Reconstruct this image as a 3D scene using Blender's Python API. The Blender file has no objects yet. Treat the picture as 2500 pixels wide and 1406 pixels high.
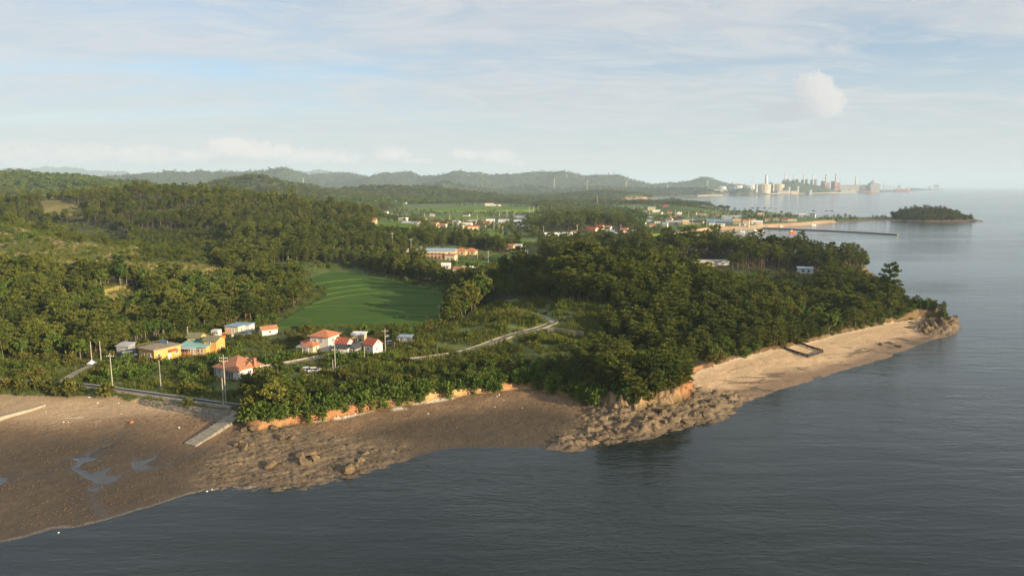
import bpy, bmesh, math, random
import numpy as np
from mathutils import Vector, Matrix

# ------------------------------------------------------------------ camera, world, sun, exposure
scene = bpy.context.scene
COL = scene.collection
rad = math.radians
CAM_H, FPX, PITCH = 60.0, 1690.0, rad(8.35)
cam_data = bpy.data.cameras.new('camera')
cam_data.sensor_width = 36.0
cam_data.lens = FPX / 2500.0 * 36.0
cam_data.clip_start = 1.0
cam_data.clip_end = 200000.0
camera = bpy.data.objects.new('camera', cam_data)
camera.location = (0, 0, CAM_H)
camera.rotation_euler = (math.pi / 2 - PITCH, 0, 0)
COL.objects.link(camera)
scene.camera = camera
scene.view_settings.view_transform = 'Standard'
scene.view_settings.look = 'None'
scene.view_settings.exposure = 1.14
scene.view_settings.gamma = 1.0
scene.cycles.max_bounces = 5
scene.cycles.diffuse_bounces = 2
scene.cycles.glossy_bounces = 2
scene.cycles.transmission_bounces = 2
scene.cycles.transparent_max_bounces = 6
scene.cycles.volume_bounces = 1
scene.cycles.use_denoising = True
scene.cycles.caustics_reflective = False
scene.cycles.caustics_refractive = False

SUN_EL = rad(14.0)
SUN_AZ = math.atan2(0.86, -0.51)          # compass angle from +Y towards +X: low sun behind the right shoulder

def sock(nt, node, key, val):
    i = node.inputs[key]
    if hasattr(val, 'bl_idname') or isinstance(val, bpy.types.NodeSocket):
        nt.links.new(val, i)
    else:
        i.default_value = val

def node(nt, kind, **kw):
    n = nt.nodes.new(kind)
    ins = kw.pop('ins', {})
    for k, v in kw.items():
        setattr(n, k, v)
    for k, v in ins.items():
        sock(nt, n, k, v)
    return n

def mth(nt, op, a, b=None, c=None, clamp=False):
    n = nt.nodes.new('ShaderNodeMath'); n.operation = op; n.use_clamp = clamp
    for i, v in enumerate((a, b, c)):
        if v is not None:
            sock(nt, n, i, v)
    return n.outputs[0]

def vmth(nt, op, a, b=None, out=0):
    n = nt.nodes.new('ShaderNodeVectorMath'); n.operation = op
    sock(nt, n, 0, a)
    if b is not None:
        sock(nt, n, 1, b)
    return n.outputs[out]

def mixc(nt, fac, a, b, blend='MIX'):
    n = nt.nodes.new('ShaderNodeMix'); n.data_type = 'RGBA'; n.blend_type = blend
    sock(nt, n, 0, fac); sock(nt, n, 6, a); sock(nt, n, 7, b)
    return n.outputs[2]

def ramp(nt, fac, lo, hi, a=0.0, b=1.0, smooth=True):
    n = nt.nodes.new('ShaderNodeMapRange')
    n.interpolation_type = 'SMOOTHSTEP' if smooth else 'LINEAR'
    sock(nt, n, 0, fac)
    n.inputs[1].default_value = lo; n.inputs[2].default_value = hi
    n.inputs[3].default_value = a; n.inputs[4].default_value = b
    return n.outputs[0]

def noise_tex(nt, vec, scale, detail=4.0, rough=0.55, dist=0.0):
    n = nt.nodes.new('ShaderNodeTexNoise')
    nt.links.new(vec, n.inputs['Vector'])
    n.inputs['Scale'].default_value = scale
    n.inputs['Detail'].default_value = detail
    n.inputs['Roughness'].default_value = rough
    n.inputs['Distortion'].default_value = dist
    return n.outputs[0]

world = bpy.data.worlds.new('World')
scene.world = world
world.use_nodes = True
def build_world():
    nt = world.node_tree
    nt.nodes.clear()
    sky = node(nt, 'ShaderNodeTexSky', sky_type='NISHITA')
    sky.sun_disc = False
    sky.sun_elevation = SUN_EL
    sky.sun_rotation = SUN_AZ
    sky.air_density = 1.0
    sky.dust_density = 0.6
    sky.ozone_density = 3.0
    tc = node(nt, 'ShaderNodeTexCoord')
    d = vmth(nt, 'NORMALIZE', tc.outputs['Generated'])
    sep = node(nt, 'ShaderNodeSeparateXYZ', ins={0: d})
    x, y, z = sep.outputs
    zc = mth(nt, 'ADD', mth(nt, 'MAXIMUM', z, 0.0), 0.09)
    # cirrus veil: a flat sheet high above, seen in perspective
    px, py = mth(nt, 'DIVIDE', x, zc), mth(nt, 'DIVIDE', y, zc)
    cp = node(nt, 'ShaderNodeCombineXYZ', ins={0: mth(nt, 'ADD', mth(nt, 'MULTIPLY', px, 0.62), mth(nt, 'MULTIPLY', py, 0.40)),
                                               1: mth(nt, 'SUBTRACT', mth(nt, 'MULTIPLY', py, 1.15), mth(nt, 'MULTIPLY', px, 0.35)), 2: 3.7}).outputs[0]
    n1 = noise_tex(nt, cp, 0.55, 6.0, 0.55, 0.6)
    n2 = noise_tex(nt, cp, 2.4, 8.0, 0.66, 1.2)
    veil = ramp(nt, mth(nt, 'ADD', mth(nt, 'MULTIPLY', n1, 0.66), mth(nt, 'MULTIPLY', n2, 0.34)), 0.27, 0.56)
    veil = mth(nt, 'MULTIPLY', veil, 0.85)
    low = ramp(nt, z, 0.0, 0.30, 0.80, 0.0)
    veil = mth(nt, 'MAXIMUM', veil, low)
    streak = mixc(nt, ramp(nt, n2, 0.38, 0.68), (5.25, 5.42, 5.65, 1), (6.0, 6.05, 6.1, 1))
    clear = vmth(nt, 'MULTIPLY', sky.outputs[0], (1.42, 1.48, 1.52))
    base = mixc(nt, veil, clear, streak)
    # cumulus: lumps placed by azimuth and elevation (degrees)
    az = mth(nt, 'MULTIPLY', mth(nt, 'ARCTAN2', x, y), 57.29578)
    el = mth(nt, 'MULTIPLY', mth(nt, 'ARCSINE', z), 57.29578)
    ae = node(nt, 'ShaderNodeCombineXYZ', ins={0: az, 1: el, 2: 0.0}).outputs[0]
    def lumps(blobs, nscale, namp, soft):
        f = None
        for (a, e, ra, re, w) in blobs:
            da = mth(nt, 'DIVIDE', mth(nt, 'SUBTRACT', az, a), ra)
            de = mth(nt, 'DIVIDE', mth(nt, 'SUBTRACT', el, e), re)
            g = mth(nt, 'MULTIPLY', mth(nt, 'SUBTRACT', 1.0, mth(nt, 'ADD', mth(nt, 'MULTIPLY', da, da), mth(nt, 'MULTIPLY', de, de))), w)
            f = g if f is None else mth(nt, 'MAXIMUM', f, g)
        n = noise_tex(nt, ae, nscale, 8.0, 0.60, 0.25)
        f = mth(nt, 'ADD', f, mth(nt, 'MULTIPLY', mth(nt, 'SUBTRACT', n, 0.5), namp))
        return ramp(nt, f, 0.0, soft), f
    def pxae(px, py):
        u, v = (px - 1250) / FPX, (703 - py) / FPX
        dx, dy, dz = u, math.cos(PITCH) + v * math.sin(PITCH), -math.sin(PITCH) + v * math.cos(PITCH)
        return math.degrees(math.atan2(dx, dy)), math.degrees(math.atan2(dz, math.hypot(dx, dy)))
    def blob(px, py, rx, ry, w=1.35):
        a, e = pxae(px, py)
        return (a, e, rx / FPX * 57.3, ry / FPX * 57.3, w)
    far_bank = [blob(60, 392, 150, 38), blob(200, 385, 120, 32), blob(350, 384, 110, 30), blob(470, 385, 70, 24),
                blob(570, 362, 70, 26), blob(650, 375, 120, 26), blob(760, 385, 110, 24), blob(840, 390, 60, 22),
                blob(960, 380, 52, 22), blob(1020, 394, 55, 12), blob(1140, 378, 55, 15), blob(1220, 385, 62, 24), blob(1270, 400, 55, 12),
                blob(-200, 390, 160, 36), blob(-420, 380, 120, 40), blob(2900, 380, 200, 30)]
    m1, f1 = lumps(far_bank, 1.9, 2.6, 0.6)
    c1 = mixc(nt, ramp(nt, mth(nt, 'ADD', mth(nt, 'MULTIPLY', el, 0.35), mth(nt, 'MULTIPLY', f1, 0.5)), 0.65, 1.75), (5.0, 5.2, 5.6, 1), (8.0, 7.3, 6.8, 1))  # sunlit cream tops and shaded grey-blue bases painted into the bank's colour
    base = mixc(nt, mth(nt, 'MULTIPLY', m1, 0.95), base, c1)
    near_cloud = [blob(1992, 222, 44, 46, 1.7), blob(2014, 252, 46, 40, 1.9), blob(1970, 268, 66, 25, 1.9), blob(1912, 277, 64, 22, 2.2), blob(1956, 206, 24, 26, 1.2)]
    m2, f2 = lumps(near_cloud, 1.9, 2.4, 1.0)
    nn = noise_tex(nt, ae, 2.6, 6.0, 0.6, 0.4)
    lit = mth(nt, 'ADD', mth(nt, 'MULTIPLY', mth(nt, 'SUBTRACT', az, 22.2), 0.42), mth(nt, 'MULTIPLY', mth(nt, 'SUBTRACT', el, 6.4), 0.30))  # painted sunlight: cloud colour brighter towards its right side and top
    lit = ramp(nt, mth(nt, 'ADD', lit, mth(nt, 'MULTIPLY', mth(nt, 'SUBTRACT', nn, 0.5), 1.3)), -0.45, 0.9)
    c2 = mixc(nt, lit, (4.75, 4.95, 5.4, 1), (7.2, 6.8, 6.4, 1))
    base = mixc(nt, mth(nt, 'MULTIPLY', m2, 0.85), base, c2)
    bg = node(nt, 'ShaderNodeBackground', ins={0: base, 1: 0.054})
    out = node(nt, 'ShaderNodeOutputWorld')
    nt.links.new(bg.outputs[0], out.inputs[0])
build_world()

sun_data = bpy.data.lights.new('sun', 'SUN')
sun_data.energy = 5.0
sun_data.color = (1.0, 0.79, 0.50)
sun_data.angle = rad(0.6)
sun = bpy.data.objects.new('sun', sun_data)
sun_dir = Vector((math.sin(SUN_AZ) * math.cos(SUN_EL), math.cos(SUN_AZ) * math.cos(SUN_EL), math.sin(SUN_EL)))
sun.rotation_euler = sun_dir.to_track_quat('Z', 'Y').to_euler()
sun.location = sun_dir * 300
COL.objects.link(sun)

# ------------------------------------------------------------------ helpers
CP, SP = math.cos(PITCH), math.sin(PITCH)
def at(px, py, z=0.0):
    """photo pixel -> world x, y on the level z"""
    u, v = (px - 1250.0) / FPX, (703.0 - py) / FPX
    t = (z - CAM_H) / (-SP + v * CP)
    return (u * t, (CP + v * SP) * t)
def atd(px, py, y):
    """photo pixel -> world x and z at forward distance y"""
    u, v = (px - 1250.0) / FPX, (703.0 - py) / FPX
    t = y / (CP + v * SP)
    return (u * t, CAM_H + (-SP + v * CP) * t)
def topix(x, y, z):
    """world -> photo pixel (arrays)"""
    zz = np.asarray(z) - CAM_H
    dep = y * CP - zz * SP
    v = (y * SP + zz * CP) / dep
    u = x / dep
    return 1250 + u * FPX, 703 - v * FPX

def _hash(ix, iy, seed):
    h = (ix.astype(np.uint32) * np.uint32(374761393) + iy.astype(np.uint32) * np.uint32(668265263) + np.uint32(seed * 974634 + 1013))
    h = (h ^ (h >> np.uint32(13))) * np.uint32(1274126177)
    h = h ^ (h >> np.uint32(16))
    return (h & np.uint32(0xFFFF)).astype(np.float32) / 65535.0
def vnoise(x, y, seed=0):
    fx, fy = np.floor(x), np.floor(y)
    ix, iy = fx.astype(np.int64), fy.astype(np.int64)
    tx, ty = (x - fx).astype(np.float32), (y - fy).astype(np.float32)
    tx = tx * tx * (3 - 2 * tx); ty = ty * ty * (3 - 2 * ty)
    a, b = _hash(ix, iy, seed), _hash(ix + 1, iy, seed)
    c, d = _hash(ix, iy + 1, seed), _hash(ix + 1, iy + 1, seed)
    return (a + (b - a) * tx) * (1 - ty) + (c + (d - c) * tx) * ty
def fbm(x, y, octs=4, seed=0, gain=0.5):
    s, amp, tot = 0.0, 1.0, 0.0
    for o in range(octs):
        s = s + amp * vnoise(x * (2 ** o) + 17.3 * o, y * (2 ** o) - 9.1 * o, seed + o)
        tot += amp; amp *= gain
    return s / tot
def ridged(x, y, octs=4, seed=0):
    s, amp, tot = 0.0, 1.0, 0.0
    for o in range(octs):
        n = 1 - np.abs(2 * vnoise(x * (2 ** o) + 5.7 * o, y * (2 ** o) + 3.3 * o, seed + o) - 1)
        s = s + amp * n * n; tot += amp; amp *= 0.5
    return s / tot
def worley(x, y, seed):
    """distance to the nearest cell point, gap to the second, and a random number per cell"""
    fx, fy = np.floor(x), np.floor(y)
    f1 = np.full(x.shape, 9.0); f2 = np.full(x.shape, 9.0); idn = np.zeros(x.shape)
    for i in (-1, 0, 1):
        for j in (-1, 0, 1):
            cx, cy = (fx + i).astype(np.int64), (fy + j).astype(np.int64)
            d = np.hypot(fx + i + _hash(cx, cy, seed) - x, fy + j + _hash(cx, cy, seed + 1) - y)
            u = d < f1
            f2 = np.where(u, f1, np.minimum(f2, d)); idn = np.where(u, _hash(cx, cy, seed + 2), idn); f1 = np.where(u, d, f1)
    return f1, f2 - f1, idn
def sstep(a, b, x):
    t = np.clip((x - a) / (b - a), 0, 1)
    return t * t * (3 - 2 * t)
def inside(poly, X, Y):
    p = np.asarray(poly, float)
    r = np.zeros(X.shape, bool)
    x0, y0 = p[-1]
    for x1, y1 in p:
        if y0 != y1:
            c = ((y0 > Y) != (y1 > Y)) & (X < (x1 - x0) * (Y - y0) / (y1 - y0) + x0)
            r ^= c
        x0, y0 = x1, y1
    return r
def polydist(poly, X, Y, closed=True):
    p = np.asarray(poly, float)
    best = np.full(X.shape, 1e18)
    n = len(p)
    for i in range(n if closed else n - 1):
        ax, ay = p[i]; bx, by = p[(i + 1) % n]
        dx, dy = bx - ax, by - ay
        L = dx * dx + dy * dy + 1e-9
        t = np.clip(((X - ax) * dx + (Y - ay) * dy) / L, 0, 1)
        q = (X - ax - t * dx) ** 2 + (Y - ay - t * dy) ** 2
        np.minimum(best, q, out=best)
    return np.sqrt(best)
def sdist(poly, X, Y):
    d = polydist(poly, X, Y)
    return np.where(inside(poly, X, Y), d, -d)
def soft_in(poly, X, Y, soft):
    """1 inside a polygon fading to 0 over soft metres either side of the edge"""
    p = np.asarray(poly, float)
    out = np.zeros(X.shape)
    m = (X > p[:, 0].min() - soft) & (X < p[:, 0].max() + soft) & (Y > p[:, 1].min() - soft) & (Y < p[:, 1].max() + soft)
    if m.any():
        out[m] = sstep(-soft, soft, sdist(poly, X[m], Y[m]))
    return out

def tag(o, label=None, cat=None, group=None, kind=None):
    if label: o['label'] = label
    if cat: o['category'] = cat
    if group: o['group'] = group
    if kind: o['kind'] = kind
    return o
def mesh_obj(name, verts, faces, mat=None, parent=None, smooth=False):
    me = bpy.data.meshes.new(name)
    me.from_pydata([tuple(v) for v in verts], [], [tuple(f) for f in faces])
    if smooth:
        me.polygons.foreach_set('use_smooth', [True] * len(me.polygons))
    o = bpy.data.objects.new(name, me)
    if mat: me.materials.append(mat)
    COL.objects.link(o)
    if parent: o.parent = parent
    return o
def np_mesh(name, V, Q, mat=None, smooth=True):
    """big quad/tri mesh from numpy arrays"""
    me = bpy.data.meshes.new(name)
    nv, nf, k = len(V), len(Q), Q.shape[1]
    me.vertices.add(nv); me.vertices.foreach_set('co', V.astype(np.float32).ravel())
    me.loops.add(nf * k); me.loops.foreach_set('vertex_index', Q.astype(np.int32).ravel())
    me.polygons.add(nf)
    me.polygons.foreach_set('loop_start', np.arange(0, nf * k, k, dtype=np.int32))
    me.polygons.foreach_set('loop_total', np.full(nf, k, np.int32))
    if smooth:
        me.polygons.foreach_set('use_smooth', np.ones(nf, bool))
    me.update(calc_edges=True)
    if mat: me.materials.append(mat)
    return me
def empty(name, loc, rz=0.0):
    o = bpy.data.objects.new(name, None)
    o.location = loc; o.rotation_euler = (0, 0, rz)
    o.empty_display_size = 0.2
    COL.objects.link(o)
    return o
class MB:
    """collects boxes, bars, tubes and prisms, then links them as one mesh"""
    def __init__(self):
        self.v, self.f = [], []
    def add(self, vs, fs):
        n = len(self.v)
        self.v += [tuple(p) for p in vs]
        self.f += [tuple(i + n for i in f) for f in fs]
        return self
    def box(self, x0, x1, y0, y1, z0, z1):
        return self.add([(x0, y0, z0), (x1, y0, z0), (x1, y1, z0), (x0, y1, z0), (x0, y0, z1), (x1, y0, z1), (x1, y1, z1), (x0, y1, z1)],
                        [(0, 3, 2, 1), (4, 5, 6, 7), (0, 1, 5, 4), (1, 2, 6, 5), (2, 3, 7, 6), (3, 0, 4, 7)])
    def tube(self, a, b, r0, r1=None, n=8, cap=True):
        a, b = Vector(a), Vector(b)
        r1 = r0 if r1 is None else r1
        d = (b - a).normalized()
        s = d.cross(Vector((0, 0, 1)) if abs(d.z) < 0.9 else Vector((1, 0, 0))).normalized()
        t = d.cross(s)
        vs = []
        for p, r in ((a, r0), (b, r1)):
            for i in range(n):
                an = 2 * math.pi * i / n
                vs.append(p + s * (math.cos(an) * r) + t * (math.sin(an) * r))
        fs = [(i, (i + 1) % n, n + (i + 1) % n, n + i) for i in range(n)]
        if cap:
            fs += [tuple(range(n - 1, -1, -1)), tuple(range(n, 2 * n))]
        return self.add(vs, fs)
    def prism(self, pts, z0, z1):
        n = len(pts)
        vs = [(x, y, z0) for x, y in pts] + [(x, y, z1) for x, y in pts]
        return self.add(vs, [tuple(range(n - 1, -1, -1)), tuple(range(n, 2 * n))] + [(i, (i + 1) % n, n + (i + 1) % n, n + i) for i in range(n)])
    def lathe(self, prof, n=16, cx=0.0, cy=0.0, cap=True):
        vs, fs = [], []
        for r, z in prof:
            for i in range(n):
                an = 2 * math.pi * i / n
                vs.append((cx + r * math.cos(an), cy + r * math.sin(an), z))
        for k in range(len(prof) - 1):
            for i in range(n):
                j = (i + 1) % n
                fs.append((k * n + i, k * n + j, (k + 1) * n + j, (k + 1) * n + i))
        if cap:
            fs.append(tuple(range(n - 1, -1, -1)))
            m = (len(prof) - 1) * n
            fs.append(tuple(range(m, m + n)))
        return self.add(vs, fs)
    def build(self, name, mat, parent=None, smooth=False):
        return mesh_obj(name, self.v, self.f, mat, parent, smooth)

def material(name, col, rough=0.75, spec=0.25, noise=None, bump=None, metal=0.0):
    """Principled with optional world-size colour mottling (scale, amount) and bump (scale, distance)"""
    m = bpy.data.materials.new(name); m.use_nodes = True
    nt = m.node_tree
    b = nt.nodes['Principled BSDF']
    b.inputs['Base Color'].default_value = (*col, 1)
    b.inputs['Roughness'].default_value = rough
    b.inputs['Specular IOR Level'].default_value = spec
    b.inputs['Metallic'].default_value = metal
    if noise or bump:
        tc = node(nt, 'ShaderNodeTexCoord')
        vec = tc.outputs['Object']
        if noise:
            n = noise_tex(nt, vec, noise[0], 5.0, 0.6)
            f = ramp(nt, n, 0.3, 0.7, 1 - noise[1], 1 + noise[1], False)
            c = vmth(nt, 'MULTIPLY', node(nt, 'ShaderNodeCombineXYZ', ins={0: f, 1: f, 2: f}).outputs[0], tuple(col))
            nt.links.new(c, b.inputs['Base Color'])
        if bump:
            n = noise_tex(nt, vec, bump[0], 4.0, 0.6)
            bp = node(nt, 'ShaderNodeBump', ins={'Height': n, 'Distance': bump[1], 'Strength': 1.0})
            nt.links.new(bp.outputs[0], b.inputs['Normal'])
    return m
# ------------------------------------------------------------------ the lie of the land
def pl(pts, z=0.0):
    return [at(a, b, z) for a, b in pts]
COAST_NEAR = pl([(0, 1325), (130, 1292), (240, 1276), (330, 1250), (430, 1215), (500, 1196), (560, 1190), (620, 1192), (680, 1195), (740, 1190), (800, 1176),
                 (880, 1160), (960, 1130), (1060, 1100), (1180, 1093), (1300, 1090), (1420, 1090), (1480, 1083), (1530, 1076), (1640, 1045), (1715, 1033),
                 (1760, 1018), (1780, 1000), (1850, 970), (1960, 935), (2060, 905), (2160, 875), (2250, 842), (2315, 817), (2345, 805)])
COAST_BACK = [(196, 297), (192, 318), (193, 345), (200, 372), (208, 405), (222, 430), (240, 450), (250, 474), (246, 500), (225, 530), (150, 560), (120, 640), (160, 760)]
COAST_VILLAGE = pl([(1750, 562), (1840, 559), (1870, 556), (1960, 551), (2010, 546), (2060, 543), (2120, 540), (2180, 539), (2180, 533), (2120, 532), (2050, 531), (2000, 532),
                    (1960, 526), (1880, 522), (1790, 517), (1730, 508), (1690, 500), (1650, 494), (1600, 496), (1500, 500), (1440, 500), (1380, 501), (1240, 501), (1240, 494),
                    (1380, 495.5), (1480, 492.5), (1560, 489), (1595, 486.5), (1590, 481.5), (1660, 480.5), (1740, 479.5), (1780, 476.2), (1830, 476.5), (1900, 475.6), (2010, 473.8), (2080, 471.6), (2130, 470.2),
                    (2180, 468.4), (2210, 467.2), (2285, 465.0)])
COAST = [(-16000, 60), (-400, 70), (-170, 72), (-120, 92)] + COAST_NEAR + COAST_BACK + COAST_VILLAGE + [(5200, 9000), (4700, 11500), (3000, 16500), (-16000, 16500)]
BLUFF = [(-16000, 190), (-300, 192)] + pl([(-60, 958), (0, 964), (230, 968), (360, 981), (480, 1003), (585, 1014), (600, 1042), (640, 1050), (720, 1036), (820, 1022),
               (900, 1006), (1000, 987), (1110, 970), (1200, 956), (1300, 951), (1400, 968), (1450, 990), (1480, 1004), (1560, 1008), (1640, 994), (1700, 964), (1690, 908),
               (1760, 884), (1830, 867), (1910, 851), (1960, 840), (2030, 820), (2110, 801), (2180, 787), (2240, 778), (2290, 779), (2322, 792)], 2.6) + [(400, 297), (9000, 320), (9000, 17000), (-16000, 17000)]
ISLET = pl([(2135, 535), (2180, 539.5), (2260, 542), (2345, 542), (2400, 540.5), (2385, 535), (2310, 530), (2190, 530)])
ISLET_FAR = pl([(2185, 466.5), (2240, 465.8), (2290, 464.2), (2260, 461.5), (2190, 462.0)])
ISLAND_FAINT = [(13200, 20500), (16000, 21000), (16200, 22500), (13500, 22500)]

CLIFF_SPOTS = [(x, y, r, h) for (p, r, h) in [((640, 1035), 22, 3.2), ((760, 1020), 22, 2.3), ((900, 1000), 22, 2.4), ((1050, 975), 24, 1.9), ((1220, 955), 24, 1.9), ((1370, 960), 20, 2.2), ((1430, 975), 10, 2.6),
                ((1480, 992), 11, 4.6), ((1560, 995), 18, 5.2), ((1660, 975), 16, 4.4), ((1720, 900), 18, 0.8), ((1830, 865), 25, 0.7), ((1960, 838), 25, 0.8), ((2110, 800), 25, 1.0),
                ((2215, 780), 14, 2.6), ((2285, 772), 12, 6.0), ((300, 972), 40, 0.9), ((50, 962), 40, 0.9), ((520, 1005), 22, 1.3)] for (x, y) in [at(p[0], p[1], 3)]]
CLIFF_SPOTS += [(205, 380, 30, 4), (235, 460, 30, 5), (190, 320, 20, 5)]

def R(pts, tree=9.0):
    out = []
    for p in pts:
        x, z = atd(p[0], p[1], p[2])
        out.append((x, p[2], max(z - (p[3] if len(p) > 3 else tree), 1.0)))
    return out
# name, points, front width, back width
RIDGES = [
 ('left spur', R([(-700, 470, 470), (-300, 505, 450, 3), (0, 548, 420, 2), (200, 582, 400, 2), (330, 604, 392, 2), (430, 628, 385, 2), (520, 640, 378, 4), (620, 668, 365), (690, 705, 350)]), 150, 75),
 ('left ridge', R([(-900, 440, 860), (-500, 450, 800), (0, 476, 720), (80, 468, 730), (200, 457, 735), (330, 453, 735), (450, 455, 720), (560, 474, 690), (640, 497, 650), (720, 530, 590), (800, 546, 550), (900, 562, 520), (1000, 590, 490), (1060, 612, 470)], 10), 150, 260),
 ('head crest', R([(1120, 702, 305), (1180, 680, 308), (1250, 655, 312), (1330, 628, 318), (1420, 606, 320), (1500, 600, 312), (1580, 622, 292), (1650, 668, 272), (1720, 740, 252)], 10), 62, 70),
 ('head front', R([(1430, 880, 215), (1500, 810, 225), (1560, 770, 235), (1640, 740, 250), (1720, 740, 262)], 8), 26, 40),
 ('head north', R([(1300, 612, 450), (1400, 586, 470), (1500, 578, 480), (1620, 575, 485), (1750, 568, 490), (1850, 575, 495), (1950, 582, 495), (2030, 612, 490)], 13), 55, 60),
 ('head shoulder', R([(1740, 700, 300), (1850, 705, 312), (2000, 692, 322), (2100, 690, 330), (2200, 696, 330), (2262, 735, 318)], 10), 42, 60),
 ('terrace', R([(900, 930, 196, 3), (1000, 890, 212, 2), (1100, 850, 228, 2), (1200, 800, 246, 1), (1290, 770, 258, 0), (1400, 775, 252, 0)]), 26, 40),
 ('knoll', R([(1300, 545, 790), (1350, 520, 800), (1430, 512, 820), (1500, 518, 820), (1560, 540, 800)], 12), 45, 60),
 ('hill a', R([(-700, 425, 1700), (-200, 428, 1650), (0, 421, 1600), (60, 426, 1600), (130, 420, 1600), (200, 438, 1550), (290, 456, 1500)], 9), 430, 400),
 ('hill b', R([(440, 470, 1900), (520, 450, 1950), (600, 438, 2000), (680, 446, 2000), (760, 468, 1950), (830, 480, 1800), (860, 500, 1500), (950, 512, 1300)], 9), 320, 400),
 ('hill c', R([(720, 470, 2300), (850, 463, 2400), (950, 459, 2450), (1050, 463, 2450), (1130, 474, 2350), (1200, 482, 2250)], 9), 260, 400),
 ('hill d', R([(180, 445, 4600), (250, 432, 4800), (300, 426, 5000), (380, 417, 5000), (460, 418, 5100), (530, 426, 5200), (590, 420, 5200), (645, 415, 5200), (672, 424, 5250), (692, 417, 5300), (730, 430, 5300), (790, 452, 5300)], 5), 560, 700),
 ('hill e', R([(740, 437, 6600), (800, 427, 6600), (860, 427, 6600), (900, 436, 6400), (920, 430, 6300), (985, 423, 6000), (1020, 431, 6000), (1060, 430, 6000), (1120, 427, 6000), (1200, 430, 6100), (1300, 427, 6200), (1355, 424, 6200), (1400, 432, 6300), (1440, 429, 6400), (1480, 431, 6400), (1520, 438, 6500), (1560, 442, 6500), (1600, 450, 6500)], 4), 620, 700),
 ('hill f', R([(1010, 468, 4000), (1060, 451, 4100), (1085, 445, 4100), (1110, 452, 4100), (1165, 470, 4000)], 5), 420, 500),
 ('hill g', R([(1230, 470, 4600), (1280, 456, 4700), (1340, 458, 4700), (1420, 462, 4600), (1500, 455, 5000), (1560, 458, 5000), (1620, 462, 4900)], 5), 500, 500),
 ('peak', R([(1610, 453, 6600), (1660, 449, 6600), (1690, 442, 6600), (1710, 436, 6600), (1728, 436, 6600), (1745, 441, 6600), (1775, 450, 6600), (1800, 456, 6700)], 3), 420, 500),
 ('far range', R([(-700, 408, 15000), (-100, 410, 15000), (50, 415, 14500), (160, 413, 14500), (200, 416, 14500), (260, 420, 14500), (310, 424, 14500), (420, 430, 14000), (505, 419, 15000), (540, 416, 15000), (570, 421, 15000), (640, 430, 15000), (740, 424, 15000), (780, 421, 15000), (840, 425, 15000)], 0), 1200, 900),
 ('shore wood', R([(1575, 474, 4150), (1600, 464, 4300), (1640, 461, 4300), (1690, 460, 4300), (1730, 463, 4300), (1765, 473, 4300)], 6), 130, 300),
 ('point wood', R([(1340, 476, 3000), (1420, 471, 3000), (1470, 464, 3050), (1530, 467, 3100), (1580, 473, 3120), (1596, 481, 3120)], 6), 150, 400),
 ('tank hill', R([(1765, 473, 4850), (1790, 464, 4900), (1812, 459, 4900), (1835, 463, 4900), (1850, 470, 4900)], 5), 90, 120),
 ('stack hill', R([(1888, 452, 5600), (1915, 446, 5650), (1940, 444, 5700), (1975, 451, 5750), (2010, 457, 5800), (2045, 466, 5900)], 4), 130, 160),
 ('villa hill', R([(1600, 505, 1500), (1650, 497, 1480), (1690, 502, 1430)], 5), 70, 70),
]
RIDGE_HT = {'islet': R([(2172, 533, 1225), (2190, 522, 1245), (2215, 510, 1250), (2260, 503, 1250), (2310, 507, 1250), (2338, 518, 1245), (2356, 530, 1240)], 9),
            'far islet': R([(2188, 460, 8600), (2205, 449, 8600), (2218, 445, 8600), (2232, 449, 8600), (2262, 463, 8600)], 2)}

def ridge_profile(pts, wf, wb, X, Y):
    """crest height near each point and how far down its flank the point lies"""
    P = np.asarray(pts)
    W = max(wf, wb) * 2.6
    m = (X > P[:, 0].min() - W) & (X < P[:, 0].max() + W) & (Y > P[:, 1].min() - W) & (Y < P[:, 1].max() + W)
    out = np.zeros(X.shape)
    if not m.any():
        return out
    x, y = X[m], Y[m]
    bq = np.full(x.shape, 1e18); bz = np.zeros(x.shape); by = np.zeros(x.shape)
    for i in range(len(P) - 1):
        a, b = P[i], P[i + 1]
        dx, dy = b[0] - a[0], b[1] - a[1]
        t = np.clip(((x - a[0]) * dx + (y - a[1]) * dy) / (dx * dx + dy * dy), 0, 1)
        cx, cy = a[0] + t * dx, a[1] + t * dy
        q = (x - cx) ** 2 + (y - cy) ** 2
        u = q < bq
        bq = np.where(u, q, bq); bz = np.where(u, a[2] + t * (b[2] - a[2]), bz); by = np.where(u, cy, by)
    d = np.sqrt(bq)
    side = sstep(-1, 1, (y - by) / (d + 1e-6))
    w = wf * (1 - side) + wb * side
    out[m] = bz * np.exp(-1.1 * (d / w) ** 2)
    return out

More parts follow.
